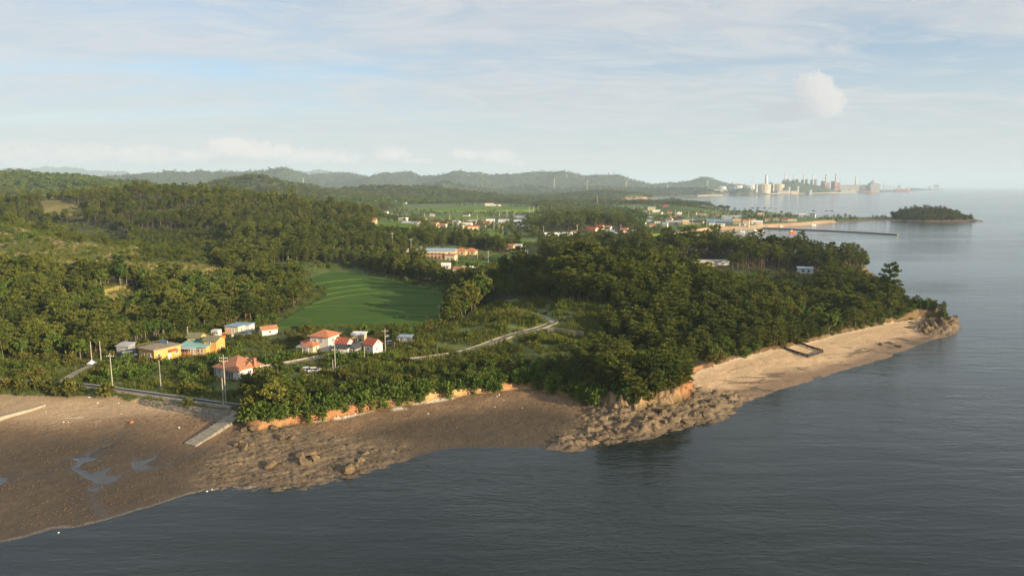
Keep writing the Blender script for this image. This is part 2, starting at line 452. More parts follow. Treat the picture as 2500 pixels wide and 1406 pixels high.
SAND_EAST = pl([(1670, 900), (1700, 1010), (1850, 985), (2345, 815), (2330, 770), (2230, 765), (1950, 830)], 1.5)
SAND_WEST = pl([(-200, 940), (-200, 1010), (120, 1030), (330, 1012), (480, 1012), (400, 975), (0, 950)], 2.5)
ROCK_A = pl([(500, 1130), (600, 1060), (640, 1045), (770, 1060), (900, 1075), (1000, 1080), (980, 1130), (880, 1180), (740, 1210), (560, 1210), (470, 1170)], 1.0)
ROCK_B = pl([(1330, 1095), (1430, 1020), (1450, 985), (1560, 1000), (1700, 960), (1800, 960), (1860, 960), (1790, 1010), (1720, 1045), (1530, 1090), (1420, 1105)], 0.8)
ROCK_TIP = pl([(2230, 800), (2265, 778), (2300, 770), (2350, 800), (2320, 815), (2262, 815)], 1.5)
POOLS = [pl(p, 1.0) for p in ([(175, 1118), (205, 1115), (240, 1096), (275, 1088), (280, 1092), (240, 1102), (215, 1113), (240, 1117), (232, 1124), (205, 1130), (190, 1142), (205, 1150), (220, 1156), (262, 1143), (280, 1140), (262, 1158), (298, 1160), (285, 1172), (262, 1182), (240, 1184), (232, 1172), (208, 1168), (180, 1150), (172, 1144), (190, 1128), (165, 1122)],
                             [(332, 1125), (360, 1120), (385, 1112), (372, 1124), (350, 1135), (392, 1142), (350, 1148), (330, 1145)], [(-40, 1165), (0, 1164), (22, 1168), (14, 1178), (0, 1186), (-40, 1190)],
                             [(218, 1188), (245, 1182), (238, 1196), (216, 1198)])]
PADDY_BASE = pl([(640, 800), (740, 745), (745, 690), (790, 662), (880, 668), (1000, 690), (1110, 708), (1110, 745), (1075, 795), (900, 800), (760, 800)], 4.5)
TERRACE_FLAT = pl([(1245, 842), (1335, 808), (1425, 830), (1405, 858), (1300, 852)], 9)

ROAD_SPECS = [  # outline in the photo, half width, level (None: follow the ground)
 ([(-120, 922), (-60, 926), (40, 930), (130, 934), (210, 941), (290, 951), (370, 962), (450, 973), (520, 983), (578, 990)], 1.55, 3.9),
 ([(150, 934), (172, 918), (192, 906), (225, 892)], 1.2, 4.6),
 ([(690, 932), (750, 915), (800, 902), (850, 890)], 1.15, None),
 ([(985, 880), (1080, 868), (1150, 855), (1240, 822), (1330, 796), (1348, 782), (1310, 768), (1262, 754)], 1.15, None),
 ([(1346, 783), (1392, 772)], 0.9, None),
 ([(640, 898), (720, 884), (815, 866)], 1.3, 4.6),
]
ROADS = []
def road_z(X, Y, z):
    for (pts, hw) in ROADS:
        P = np.asarray(pts)
        W = hw + 3.0
        m = (X > P[:, 0].min() - W) & (X < P[:, 0].max() + W) & (Y > P[:, 1].min() - W) & (Y < P[:, 1].max() + W)
        if not m.any(): continue
        x, y = X[m], Y[m]
        bq = np.full(x.shape, 1e18); bz = np.zeros(x.shape)
        for a, b in zip(P[:-1], P[1:]):
            dx, dy = b[0] - a[0], b[1] - a[1]
            t = np.clip(((x - a[0]) * dx + (y - a[1]) * dy) / (dx * dx + dy * dy), 0, 1)
            q = (x - a[0] - t * dx) ** 2 + (y - a[1] - t * dy) ** 2
            u = q < bq
            bq = np.where(u, q, bq); bz = np.where(u, a[2] + t * (b[2] - a[2]), bz)
        w = sstep(hw + 2.6, hw + 0.7, np.sqrt(bq))
        z[m] = z[m] * (1 - w) + w * (bz - 0.06)
    return z
def height(X, Y, full=True):
    """ground height, and masks, at world points"""
    X = np.asarray(X, float); Y = np.asarray(Y, float)
    jx = (fbm(X / 7.0, Y / 7.0, 3, 5) - 0.5); jy = (fbm(X / 7.0, Y / 7.0, 3, 9) - 0.5)
    jit = 3.0 * sstep(2000, 300, Y) + 14 * sstep(600, 3000, Y)
    dW = sdist(COAST, X + jx * jit, Y + jy * jit)
    dB = np.minimum(sdist(BLUFF, X + jx * 3.0, Y + jy * 3.0), dW - 5.0)
    nb = Y < 460
    if nb.any():
        pc = at(1575, 985, 3)
        zone_c = np.exp(-(((X[nb] - pc[0]) / 26) ** 2 + ((Y[nb] - pc[1]) / 26) ** 2))
        fl = fbm(X[nb] / 1.5, Y[nb] / 1.5, 3, 15) - 0.5
        _, gp, ci = worley(X[nb] / 2.2, Y[nb] / 2.2, 17)
        dB[nb] += fl * (1.3 + 1.6 * zone_c) + zone_c * (ci - 0.5) * 1.6
    # islands
    dI = np.maximum(sdist(ISLET, X + jx * 8, Y + jy * 8), np.maximum(sdist(ISLET_FAR, X, Y), sdist(ISLAND_FAINT, X, Y)))
    # beach, flat
    s = np.clip(dW / np.maximum(dW - dB, 1e-3), 0, 1)
    beach = 2.6 * s ** 0.92
    z = np.where(dW < 0, np.maximum(dW * 0.07, -3.0), beach)
    # rock ground on the flat
    rA, rB, rT = soft_in(ROCK_A, X, Y, 4), soft_in(ROCK_B, X, Y, 3), soft_in(ROCK_TIP, X, Y, 3)
    rock = np.maximum(np.maximum(rA, rB), rT)
    near = Y < 420
    if near.any():
        xr, yr = X[near], Y[near]
        # strata run across the shore, slightly slanted
        a = rad(16)
        sx, sy = xr * math.cos(a) + yr * math.sin(a), -xr * math.sin(a) + yr * math.cos(a)
        wx, wy = sx + 1.2 * fbm(xr / 4, yr / 4, 2, 23), sy + 0.8 * fbm(xr / 3, yr / 3, 2, 24)
        f1, gap, cid = worley(wx / 3.4, wy / 1.05, 25)
        _, gap2, cid2 = worley(wx / 1.5, wy / 0.8, 29)
        lump = ridged(xr / 3.1, yr / 3.1, 3, 31)
        big = fbm(xr / 11.0, yr / 8.0, 3, 41)
        blocks = (cid ** 1.5) * sstep(0.0, 0.30, gap)
        blocks2 = cid2 * sstep(0.0, 0.30, gap2)
        amp = rA[near] * (0.42 * (blocks - 0.32) + 0.26 * (blocks2 - 0.4) + 2.6 * np.clip(big - 0.60, 0, 1) * lump)
        amp += rB[near] * (1.15 * (blocks - 0.25) + 0.55 * (blocks2 - 0.4) + 4.2 * np.clip(big - 0.45, 0, 1) * (0.4 + lump))
        amp += rT[near] * (1.2 * (blocks2 - 0.2) + 0.8 * lump)
        flat = (0.30 * (fbm(xr / 1.9, yr / 1.9, 4, 51, 0.65) - 0.5) + 0.55 * (fbm(xr / 14, yr / 14, 3, 61) - 0.5)) * (1 - rock[near]) * sstep(-2, 6, dW[near]) * sstep(2, -6, dB[near])
        z[near] += (amp + flat) * sstep(-4.0, 2.5, dW[near]) * sstep(4.0, -1.0, dB[near])
    wet = np.zeros(X.shape)
    for i, p in enumerate(POOLS):
        w = soft_in(p, X + jx * 2.0, Y + jy * 2.0, 0.5)
        wet = np.maximum(wet, w)
        if w.max() > 0:
            zz = float(np.median(z[w > 0.5])) - 0.10 if (w > 0.5).any() else 1.0
            z = z * (1 - w) + w * (z * 0.25 + zz * 0.75)
    # above the bluff
    hw = np.full(X.shape, 0.25); hh = np.full(X.shape, 0.25 * 1.6)
    for (cx, cy, r, h) in CLIFF_SPOTS:
        g = np.exp(-((X - cx) ** 2 + (Y - cy) ** 2) / (r * r)) * 4
        hw += g; hh += g * h
    cliff = hh / hw
    pc = at(1575, 985, 3)
    zc = np.exp(-(((X - pc[0]) / 24) ** 2 + ((Y - pc[1]) / 24) ** 2))
    run = 1.2 + 0.35 * cliff + 2.6 * zc
    step = sstep(0, 1, dB / run)
    if near.any():
        gul = ridged(X[near] / 4.0, Y[near] / 4.0, 3, 71)
        step[near] = np.clip(step[near] - 0.55 * (1 - step[near]) * step[near] * 2 * (gul - 0.3), 0, 1)
    inland = np.maximum(dB, 0)
    plain = 2.6 + cliff * step * np.exp(-inland / 90.0) + 1.6 * sstep(0, 120, inland) + 2.5 * sstep(500, 2500, Y) * sstep(0, 200, inland)
    plain += (fbm(X / 60, Y / 60, 3, 81) - 0.5) * 1.2 * sstep(10, 50, inland)
    acc = np.zeros(X.shape)
    far_amp = sstep(900, 2000, Y)
    for (nm, pts, wf, wb) in RIDGES:
        h = ridge_profile(pts, wf, wb, X, Y)
        if h.max() > 0:
            acc += np.maximum(h, 0) ** 4
    hill = acc ** 0.25
    g2 = ridged(X / 420.0, Y / 420.0, 4, 91) - 0.45
    hill = hill * (1 + far_amp * 0.55 * g2) + (fbm(X / 35, Y / 35, 3, 95) - 0.5) * np.clip(hill, 0, 24) * 0.18 * (1 - far_amp)
    zcm = zc > 0.03
    if zcm.any():
        xx, yy = X[zcm], Y[zcm]
        _, g5, c5 = worley((xx + 0.5 * yy) / 1.5, (yy - 0.4 * xx) / 2.4, 27)
        rg = ridged(xx / 1.7, yy / 1.7, 3, 28)
        plain[zcm] += zc[zcm] * 4 * step[zcm] * (1 - step[zcm]) * (2.6 * (rg - 0.45) + 1.8 * (c5 - 0.5) * sstep(0, 0.25, g5))
    gate = sstep(0, 14, inland)
    up = np.maximum(plain, 0) ** 4 + np.maximum(hill * (0.35 + 0.65 * gate) * step, 0) ** 4
    land = up ** 0.25
    # the rice valley and the small terrace are level
    pad = soft_in(PADDY_BASE, X, Y, 10)
    land = land * (1 - pad) + pad * (4.4 + 0.006 * (Y - 280))
    ter = soft_in(TERRACE_FLAT, X, Y, 3)
    land = land * (1 - ter) + ter * 8.0
    z = np.where(dB > 0, np.maximum(land, 2.6), z)
    z = road_z(X, Y, z)
    sp = (X > at(2035, 543)[0]) & (Y > 900) & (Y < 1500) & (X < 800) & (dW > 0)
    z[sp] = np.minimum(z[sp], 0.5 + 1.6 * fbm(X[sp] / 14, Y[sp] / 14, 3, 19))
    # islands
    zi = np.where(dI > 0, np.minimum(dI * 0.12, 1.6), -3)
    for k, (wf, wb) in (('islet', (40, 40)), ('far islet', (110, 200))):
        zi = np.where(dI > 2, np.maximum(zi, ridge_profile(RIDGE_HT[k], wf, wb, X, Y) * sstep(0, 26, dI)), zi)
    m = dI > 200
    if m.any():
        zi[m] = 120 * sstep(0, 900, dI[m])
    z = np.maximum(z, zi)
    if not full:
        return z
    return z, dict(dW=dW, dB=dB, dI=dI, rock=rock, wet=wet, step=step, cliff=cliff, hill=hill, pad=pad, s=s)
def hz(x, y):
    return float(height(np.array([x]), np.array([y]), False)[0])

def gpts(pix, z0=5.0, it=6):
    """photo pixels of points on the ground -> world x, y, z"""
    pix = np.asarray(pix, float)
    z = np.full(len(pix), z0)
    for k in range(it):
        xy = np.array([at(p[0], p[1], zz) for p, zz in zip(pix, z)])
        zn = height(xy[:, 0], xy[:, 1], False)
        z = 0.5 * z + 0.5 * zn if k < it - 1 else zn
    return np.concatenate([xy, z[:, None]], 1)
def catmull(P, n=8):
    P = np.asarray(P, float); out = []
    Q = np.concatenate([[2 * P[0] - P[1]], P, [2 * P[-1] - P[-2]]])
    for i in range(1, len(Q) - 2):
        for t in np.linspace(0, 1, n, endpoint=False):
            a, b, c, d = Q[i - 1], Q[i], Q[i + 1], Q[i + 2]
            out.append(0.5 * (2 * b + (c - a) * t + (2 * a - 5 * b + 4 * c - d) * t * t + (3 * b - a - 3 * c + d) * t ** 3))
    out.append(P[-1])
    return np.array(out)
for (pix, hw, lev) in ROAD_SPECS:
    if lev is None:
        G = gpts(pix, 8.0)
    else:
        G = np.array([(*at(a, b, lev), lev) for a, b in pix])
    C_ = catmull(G)
    if lev is None:
        for _ in range(12):
            C_[1:-1, 2] = (C_[:-2, 2] + C_[1:-1, 2] + C_[2:, 2]) / 3
    ROADS.append((C_, hw))
# ------------------------------------------------------------------ ground sheet
def fan_grid():
    rows = np.concatenate([np.arange(86.0, 104, 0.9), np.arange(104, 216, 0.38), np.arange(216, 330, 0.85), np.exp(np.linspace(math.log(331.0), math.log(17000.0), 520))])
    t1 = np.linspace(-0.95, 0.95, 820)
    t = np.concatenate([np.linspace(-1.6, -0.96, 40), t1, np.linspace(0.96, 1.6, 40)])
    Yg = np.repeat(rows[:, None], len(t), 1)
    Xg = Yg * t[None, :]
    return Xg, Yg
def pix_poly_mask(poly, PX, PY, Y, y0, y1):
    return inside(poly, PX, PY) & (Y > y0) & (Y < y1)

# open ground traced on the photo: name -> (outline, nearest, farthest distance)
OPEN = {
 'hillside clearing': ([(-40, 540), (0, 546), (120, 562), (200, 576), (330, 596), (430, 626), (530, 645), (560, 662), (480, 690), (330, 685), (200, 676), (120, 670), (0, 660), (-60, 655)], 300, 460),
 'upper clearing': ([(100, 488), (150, 489), (200, 505), (205, 535), (170, 536), (110, 525)], 400, 900),
 'grave field': ([(252, 696), (285, 694), (335, 706), (365, 720), (372, 752), (310, 756), (262, 740), (245, 710)], 200, 420),
 'second clearing': ([(140, 545), (200, 545), (280, 560), (310, 585), (322, 625), (230, 612), (150, 590)], 400, 760),
 'plantation': ([(345, 562), (560, 560), (562, 640), (430, 645), (340, 625)], 380, 760),
 'valley': ([(590, 655), (690, 640), (780, 640), (870, 655), (1000, 682), (1120, 702), (1112, 745), (1080, 795), (1010, 835), (940, 858), (840, 905), (740, 925), (640, 935), (590, 960), (560, 1000), (0, 968), (-60, 968), (-60, 880), (60, 875), (160, 870), (210, 885), (250, 862), (310, 845), (420, 818), (510, 795), (640, 780), (690, 765), (735, 735), (740, 690), (660, 675)], 150, 480),
 'terraces': ([(930, 872), (985, 845), (1040, 822), (1085, 795), (1140, 778), (1168, 752), (1200, 738), (1260, 728), (1390, 732), (1480, 742), (1520, 765), (1470, 800), (1460, 830), (1440, 868), (1380, 890), (1300, 892), (1230, 885), (1150, 895), (1060, 915), (960, 930), (880, 940), (780, 945), (720, 950), (760, 915), (840, 890)], 150, 330),
 'headland farm': ([(1630, 652), (1700, 655), (1790, 662), (1960, 660), (2010, 668), (2000, 715), (1900, 735), (1790, 722), (1680, 700), (1630, 670)], 340, 540),
 'village': ([(1015, 640), (1020, 604), (1100, 600), (1160, 606), (1230, 620), (1280, 600), (1420, 575), (1440, 590), (1320, 610), (1310, 650), (1250, 665), (1180, 695), (1090, 692), (1040, 665)], 370, 640),
 'plain': ([(905, 560), (920, 525), (980, 500), (1180, 496), (1300, 500), (1330, 520), (1290, 545), (1300, 580), (1420, 570), (1560, 562), (1580, 545), (1560, 520), (1400, 500), (1640, 500), (1700, 504), (1780, 512), (1900, 518), (2020, 526), (2180, 530), (2180, 540), (2080, 548), (1760, 566), (1600, 572), (1480, 590), (1300, 605), (1240, 602), (1120, 597), (1050, 594), (960, 588), (905, 572)], 575, 3000),
 'upland field': ([(660, 484), (700, 484), (780, 488), (795, 500), (700, 500), (660, 496)], 900, 2400),
}
VALLEY_FAR = pl([(930, 500), (1660, 500), (1660, 505), (1300, 560), (900, 560)], 5)

DRAINS = [(pl([(225, 1196), (228, 1215), (240, 1238), (262, 1262), (270, 1275)], 0.8), 2.0), (pl([(392, 1142), (430, 1128), (480, 1110), (520, 1098)], 1.0), 1.5), (pl([(300, 1160), (340, 1150), (392, 1142)], 1.0), 1.0), (pl([(240, 1096), (262, 1075), (300, 1060)], 1.3), 1.6), (pl([(14, 1178), (60, 1165), (120, 1160)], 1.0), 1.4)]
GRID = {}
def grid_h(X, Y):
    """ground height read off the built sheet"""
    r = np.interp(Y, GRID['rows'], np.arange(len(GRID['rows']))); c = np.interp(np.asarray(X) / Y, GRID['t'], np.arange(len(GRID['t'])))
    i = np.clip(r.astype(int), 0, len(GRID['rows']) - 2); j = np.clip(c.astype(int), 0, len(GRID['t']) - 2)
    a, b = r - i, c - j; Z = GRID['Z']
    return (Z[i, j] * (1 - b) + Z[i, j + 1] * b) * (1 - a) + (Z[i + 1, j] * (1 - b) + Z[i + 1, j + 1] * b) * a
def build_ground():
    Xg, Yg = fan_grid()
    nr, nc = Xg.shape
    X, Y = Xg.ravel(), Yg.ravel()
    Z, M = height(X, Y)
    GRID.update(rows=Yg[:, 0].copy(), t=Xg[0] / Yg[0], Z=Z.reshape(nr, nc).copy())
    n1 = fbm(X / 3.0, Y / 3.0, 4, 101); n2 = fbm(X / 23.0, Y / 23.0, 4, 111); n3 = fbm(X / 1.2, Y / 1.2, 2, 121)
    PX, PY = topix(X, Y, Z)
    def C(*c):
        return np.array(c, float)[None, :]
    def blend(col, m, c):
        m = np.clip(m, 0, 1)[:, None]
        return col * (1 - m) + m * c
    forest = C(0.030, 0.034, 0.014) + 0.012 * (n1[:, None] - 0.5)
    col = np.repeat(C(0.030, 0.034, 0.014), len(X), 0) + (0.02 * (n1 - 0.5))[:, None]
    rough = np.full(len(X), 0.9)
    farland = sstep(1200, 2200, Y)
    col = blend(col, farland, C(0.046, 0.066, 0.024) * (0.6 + 0.8 * fbm(X / 40, Y / 40, 3, 171)[:, None]))
    # open ground: grass and scrub
    openm = np.zeros(len(X))
    for k, (poly, a, b) in OPEN.items():
        m = pix_poly_mask(poly, PX, PY, Y, a, b).astype(float)
        openm = np.maximum(openm, m)
        g = C(0.075, 0.095, 0.024)
        if k == 'hillside clearing': g = C(0.20, 0.165, 0.055)
        if k in ('upper clearing', 'grave field'): g = C(0.18, 0.155, 0.050)
        if k == 'terraces': g = C(0.105, 0.130, 0.034)
        if k == 'plantation': g = C(0.05, 0.07, 0.02)
        if k in ('plain', 'upland field'): g = C(0.072, 0.115, 0.022)
        gg = g * (0.6 + 0.8 * n2[:, None]) * (0.8 + 0.4 * n1[:, None])
        col = blend(col, m, gg)
        if k == 'hillside clearing':
            col = blend(col, m * sstep(0.60, 0.68, fbm(X / 9, Y / 5, 3, 131)), C(0.34, 0.22, 0.12))
            col = blend(col, m * sstep(0.52, 0.6, fbm(X / 14, Y / 9, 3, 137)), C(0.075, 0.095, 0.025))
    col = blend(col, M['pad'], C(0.062, 0.098, 0.020) * (0.7 + 0.6 * n1[:, None]))
    # cliff soil and rock along the bluff
    soil = sstep(0.02, 0.3, M['step']) * sstep(1.0, 0.86, M['step'])
    band = np.clip(soil + sstep(1.6, 0.3, np.abs(M['dB'])) * 0.6, 0, 1) * (Y < 600) * sstep(-66, -60, X)
    cs = C(0.36, 0.225, 0.105) * (0.5 + 1.0 * n1[:, None]) * (0.75 + 0.5 * vnoise(X * 0.1, Z / 0.5, 161))[:, None]
    cs = blend(cs, sstep(0.5, 0.65, n2), C(0.32, 0.155, 0.07))
    cs = blend(cs, sstep(18, 9, np.hypot(X - at(1560, 990, 3)[0], Y - at(1560, 990, 3)[1])), C(0.235, 0.160, 0.090) * (0.40 + 1.2 * n3[:, None]))
    band = band * (1 - 0.6 * (X > at(1720, 900, 3)[0]))
    col = blend(col, band, cs)
    # the foreshore
    shore = (M['dB'] < 0) & (M['dW'] > -30)
    s = M['s']
    mud = C(0.074, 0.054, 0.032) * (0.62 + 0.75 * n2[:, None]) * (0.8 + 0.4 * n3[:, None])
    grav = C(0.20, 0.128, 0.070) * (0.7 + 0.6 * n1[:, None])
    f = blend(mud, sstep(0.50, 0.86, s + 0.25 * (n2 - 0.5)), grav)
    f = blend(f, sstep(0.10, 0.0, s + 0.1 * (n1 - 0.5)) * 0.6, C(0.06, 0.046, 0.034))
    sw = soft_in(SAND_WEST, X, Y, 7)
    f = blend(f, sw * 0.9, C(0.42, 0.295, 0.175) * (0.75 + 0.5 * n2[:, None]))
    se = soft_in(SAND_EAST, X, Y, 6)
    sand = C(0.44, 0.31, 0.185) * (0.85 + 0.3 * n2[:, None])
    sand = blend(sand, sstep(0.55, 0.15, s + 0.3 * (n2 - 0.5)), C(0.19, 0.128, 0.078))
    sand = blend(sand, sstep(0.85, 1.0, s), C(0.60, 0.46, 0.31))
    tide = np.abs(fbm(X / 16, Y / 16, 3, 141) + s * 4.5 - np.round(fbm(X / 16, Y / 16, 3, 141) + s * 4.5))
    sand = blend(sand, sstep(0.06, 0.0, tide) * 0.45 * sstep(0.5, 0.62, vnoise(X / 5, Y / 5, 7)), C(0.11, 0.075, 0.045))
    wk = sstep(0.60, 0.70, fbm((X + Y * .3) / 7, (Y - X * .3) / 2.2, 4, 151)) * sstep(0.75, 0.3, s)
    sand = blend(sand, wk * 0.85, C(0.075, 0.062, 0.036))
    f = blend(f, se, sand)
    # pale shell sand lying against the foot of the front cliff
    for poly in ([(815, 1022), (840, 1014), (908, 1001), (912, 1004), (880, 1012), (840, 1022), (816, 1025)], [(770, 1027), (800, 1022), (800, 1027), (770, 1031)], [(958, 998), (975, 992), (992, 998), (962, 1001)], [(1000, 986), (1050, 975), (1112, 970), (1108, 974), (1060, 982), (1008, 989)]):
        f = blend(f, soft_in(pl(poly, 2.5), X, Y, 0.8), C(0.72, 0.64, 0.53))
    rk = C(0.140, 0.103, 0.064) * (0.55 + 0.9 * n1[:, None]) * (0.8 + 0.4 * n3[:, None])
    f = blend(f, M['rock'], rk)
    damp = np.zeros(len(X))
    for q in POOLS:
        damp = np.maximum(damp, soft_in(q, X, Y, 4.5))
    for line, wd in DRAINS:
        mm = (Y < 200) & (X < -20)
        dd = np.full(len(X), 99.0); dd[mm] = polydist(line, X[mm] + 1.5 * (n1[mm] - 0.5), Y[mm], closed=False)
        damp = np.maximum(damp, 0.75 * sstep(wd, 0.0, dd))
    f = blend(f, damp * 0.7, C(0.040, 0.032, 0.022))
    f = blend(f, M['wet'], C(0.035, 0.032, 0.028))
    foam = sstep(0.9, 0.35, M['dW'] + 1.2 * (n3 - 0.5)) * sstep(-0.2, 0.15, M['dW']) * sstep(-40, -60, X)
    f = blend(f, foam * 0.22, C(0.45, 0.42, 0.38))
    col = np.where(shore[:, None], f, col)
    rough = np.where(shore, 0.82 - 0.2 * sstep(0.4, 0.0, s), rough)
    rough = np.where(shore, rough - 0.45 * damp, rough)
    rough = np.where(M['wet'] > 0.4, 0.04, rough)
    # islands' rocky skirts, distant beaches
    dist_beach = (Y > 600) & (M['dW'] > -20) & (M['dB'] < 6)
    bc = np.where(((X < at(1600, 487)[0]) & (Y > 1900))[:, None], C(0.36, 0.20, 0.12), np.where((Y < 1900)[:, None], C(0.42, 0.29, 0.17), C(0.16, 0.13, 0.10)))
    col = np.where(dist_beach[:, None], bc * (0.8 + 0.4 * n2[:, None]), col)
    spit = (X > at(2035, 543)[0]) & (Y > 900) & (Y < 1500) & (X < 800)
    col = np.where(spit[:, None] & ((M['dB'] < 6) & (M['dW'] > -5))[:, None], C(0.13, 0.085, 0.055) * (0.6 + 0.8 * n1[:, None]), col)
    isl = (M['dI'] > -20) & (Y < 3000)
    col = np.where(isl[:, None], np.where((Z < 4.0)[:, None], C(0.12, 0.085, 0.055) * (0.5 + n1[:, None]), C(0.025, 0.03, 0.012)), col)
    isc = isl & (Z > 1.2) & (M['dI'] < 9) & (X > at(2300, 535)[0])
    col = np.where(isc[:, None], C(0.38, 0.24, 0.11), col)
    # faces, by kind of ground
    idx = np.arange(nr * nc).reshape(nr, nc)
    Q = np.stack([idx[:-1, :-1], idx[:-1, 1:], idx[1:, 1:], idx[1:, :-1]], -1).reshape(-1, 4)
    zq = Z[Q]
    Q = Q[zq.max(1) > -1.2]
    fx, fy = X[Q].mean(1), Y[Q].mean(1)
    fdB, fdI, fr, fw, fs = (M[k][Q].mean(1) for k in ('dB', 'dI', 'rock', 'wet', 's'))
    east = inside(SAND_EAST, fx, fy)
    zone = np.zeros(len(Q), int)
    zone[(fdB < 0) & (fy < 600)] = 1
    zone[(fdB < 0) & (fy < 600) & east] = 2
    pc = at(1575, 985, 3)
    zone[((fr > 0.5) & (fdB < 0)) | ((np.abs(fdB) < 4.5) & (np.hypot(fx - pc[0], fy - pc[1]) < 24))] = 3
    zone[(fw > 0.5)] = 4
    zone[(fdI > -25) & (fy < 3000)] = 5
    zone[(fy > 1250) & (zone == 0)] = 6
    names = ['ground', 'tidal_flat', 'sand_beach', 'rocky_shore', 'tidal_pool', 'islet_ground', 'hills']
    mat = ground_material()
    V = np.stack([X, Y, Z], 1)
    colA = np.concatenate([np.clip(col, 0.004, 0.9), np.clip(rough, 0, 1)[:, None]], 1).astype(np.float32)
    for k, nm in enumerate(names):
        q = Q[zone == k]
        if not len(q):
            continue
        used, inv = np.unique(q.ravel(), return_inverse=True)
        me = np_mesh(nm, V[used], inv.reshape(-1, 4), mat, smooth=nm != 'rocky_shore')
        at_ = me.attributes.new('albedo', 'FLOAT_COLOR', 'POINT')
        at_.data.foreach_set('color', colA[used].ravel())
        o = bpy.data.objects.new(nm, me)
        COL.objects.link(o)
        tag(o, kind='structure')
def ground_material():
    m = bpy.data.materials.new('earth'); m.use_nodes = True
    nt = m.node_tree
    b = nt.nodes['Principled BSDF']
    at_ = node(nt, 'ShaderNodeAttribute', attribute_name='albedo')
    geo = node(nt, 'ShaderNodeNewGeometry')
    n1 = noise_tex(nt, geo.outputs['Position'], 2.3, 5.0, 0.65)
    n2 = noise_tex(nt, geo.outputs['Position'], 0.02, 4.0, 0.6)
    f = mth(nt, 'MULTIPLY', ramp(nt, n1, 0.3, 0.7, 0.62, 1.38, False), ramp(nt, n2, 0.3, 0.7, 0.85, 1.15, False))
    c = vmth(nt, 'MULTIPLY', at_.outputs['Color'], node(nt, 'ShaderNodeCombineXYZ', ins={0: f, 1: f, 2: f}).outputs[0])
    nt.links.new(c, b.inputs['Base Color'])
    nt.links.new(at_.outputs['Alpha'], b.inputs['Roughness'])
    b.inputs['Specular IOR Level'].default_value = 0.35
    gritty = ramp(nt, at_.outputs['Alpha'], 0.1, 0.5)
    bp0 = node(nt, 'ShaderNodeBump', ins={'Height': noise_tex(nt, geo.outputs['Position'], 0.045, 5.0, 0.65), 'Distance': 14.0, 'Strength': ramp(nt, node(nt, 'ShaderNodeSeparateXYZ', ins={0: geo.outputs['Position']}).outputs[1], 1500, 3200)})
    bp = node(nt, 'ShaderNodeBump', ins={'Height': noise_tex(nt, geo.outputs['Position'], 1.6, 6.0, 0.7), 'Distance': 0.22, 'Strength': gritty, 'Normal': bp0.outputs[0]})
    nt.links.new(bp.outputs[0], b.inputs['Normal'])
    return m
build_ground()
def gpts(pix, z0=5.0, it=10):
    pix = np.asarray(pix, float)
    z = np.full(len(pix), z0)
    for k in range(it):
        xy = np.array([at(p[0], p[1], zz) for p, zz in zip(pix, z)])
        zn = grid_h(xy[:, 0], xy[:, 1])
        z = 0.5 * z + 0.5 * zn if k < it - 1 else zn
    return np.concatenate([xy, z[:, None]], 1)
def hz(x, y):
    return float(grid_h(np.array([x]), np.array([y]))[0])

# ------------------------------------------------------------------ sea
def sea_material():
    m = bpy.data.materials.new('sea water'); m.use_nodes = True
    nt = m.node_tree
    b = nt.nodes['Principled BSDF']
    geo = node(nt, 'ShaderNodeNewGeometry')
    P = geo.outputs['Position']
    map1 = node(nt, 'ShaderNodeMapping', ins={0: P, 'Rotation': (0, 0, rad(-14)), 'Scale': (0.42, 1.0, 1.0)}).outputs[0]
    map2 = node(nt, 'ShaderNodeMapping', ins={0: P, 'Rotation': (0, 0, rad(8)), 'Scale': (0.25, 1.0, 1.0)}).outputs[0]
    w1 = noise_tex(nt, map1, 0.95, 3.0, 0.55, 0.4)
    w2 = noise_tex(nt, map2, 0.16, 3.0, 0.5, 0.3)
    # wind lanes: smoother and rougher patches
    lanes = noise_tex(nt, node(nt, 'ShaderNodeMapping', ins={0: P, 'Rotation': (0, 0, rad(6)), 'Scale': (0.0022, 0.011, 1.0)}).outputs[0], 1.0, 4.0, 0.55, 0.5)
    patch = noise_tex(nt, P, 0.012, 3.0, 0.5, 0.3)
    amp = mth(nt, 'MULTIPLY', ramp(nt, lanes, 0.35, 0.65, 0.25, 1.35), ramp(nt, patch, 0.3, 0.7, 0.5, 1.35))
    h = mth(nt, 'ADD', mth(nt, 'MULTIPLY', w1, 0.30), mth(nt, 'MULTIPLY', w2, 0.9))
    bp = node(nt, 'ShaderNodeBump', ins={'Height': h, 'Distance': 0.50, 'Strength': amp})
    bp.inputs['Strength'].default_value = 1.0
    nt.links.new(bp.outputs[0], b.inputs['Normal'])
    nt.links.new(mixc(nt, ramp(nt, patch, 0.35, 0.65), (0.010, 0.017, 0.017, 1), (0.017, 0.026, 0.025, 1)), b.inputs['Base Color'])
    b.inputs['Roughness'].default_value = 0.12
    b.inputs['IOR'].default_value = 1.333
    b.inputs['Specular IOR Level'].default_value = 0.5
    return m
def build_sea():
    me = bpy.data.meshes.new('sea')
    S = 70000.0
    me.from_pydata([(-S, -6000, 0), (S, -6000, 0), (S, S, 0), (-S, S, 0)], [], [(0, 1, 2, 3)])
    me.materials.append(sea_material())
    o = bpy.data.objects.new('sea', me)
    COL.objects.link(o)
    tag(o, kind='structure')
build_sea()
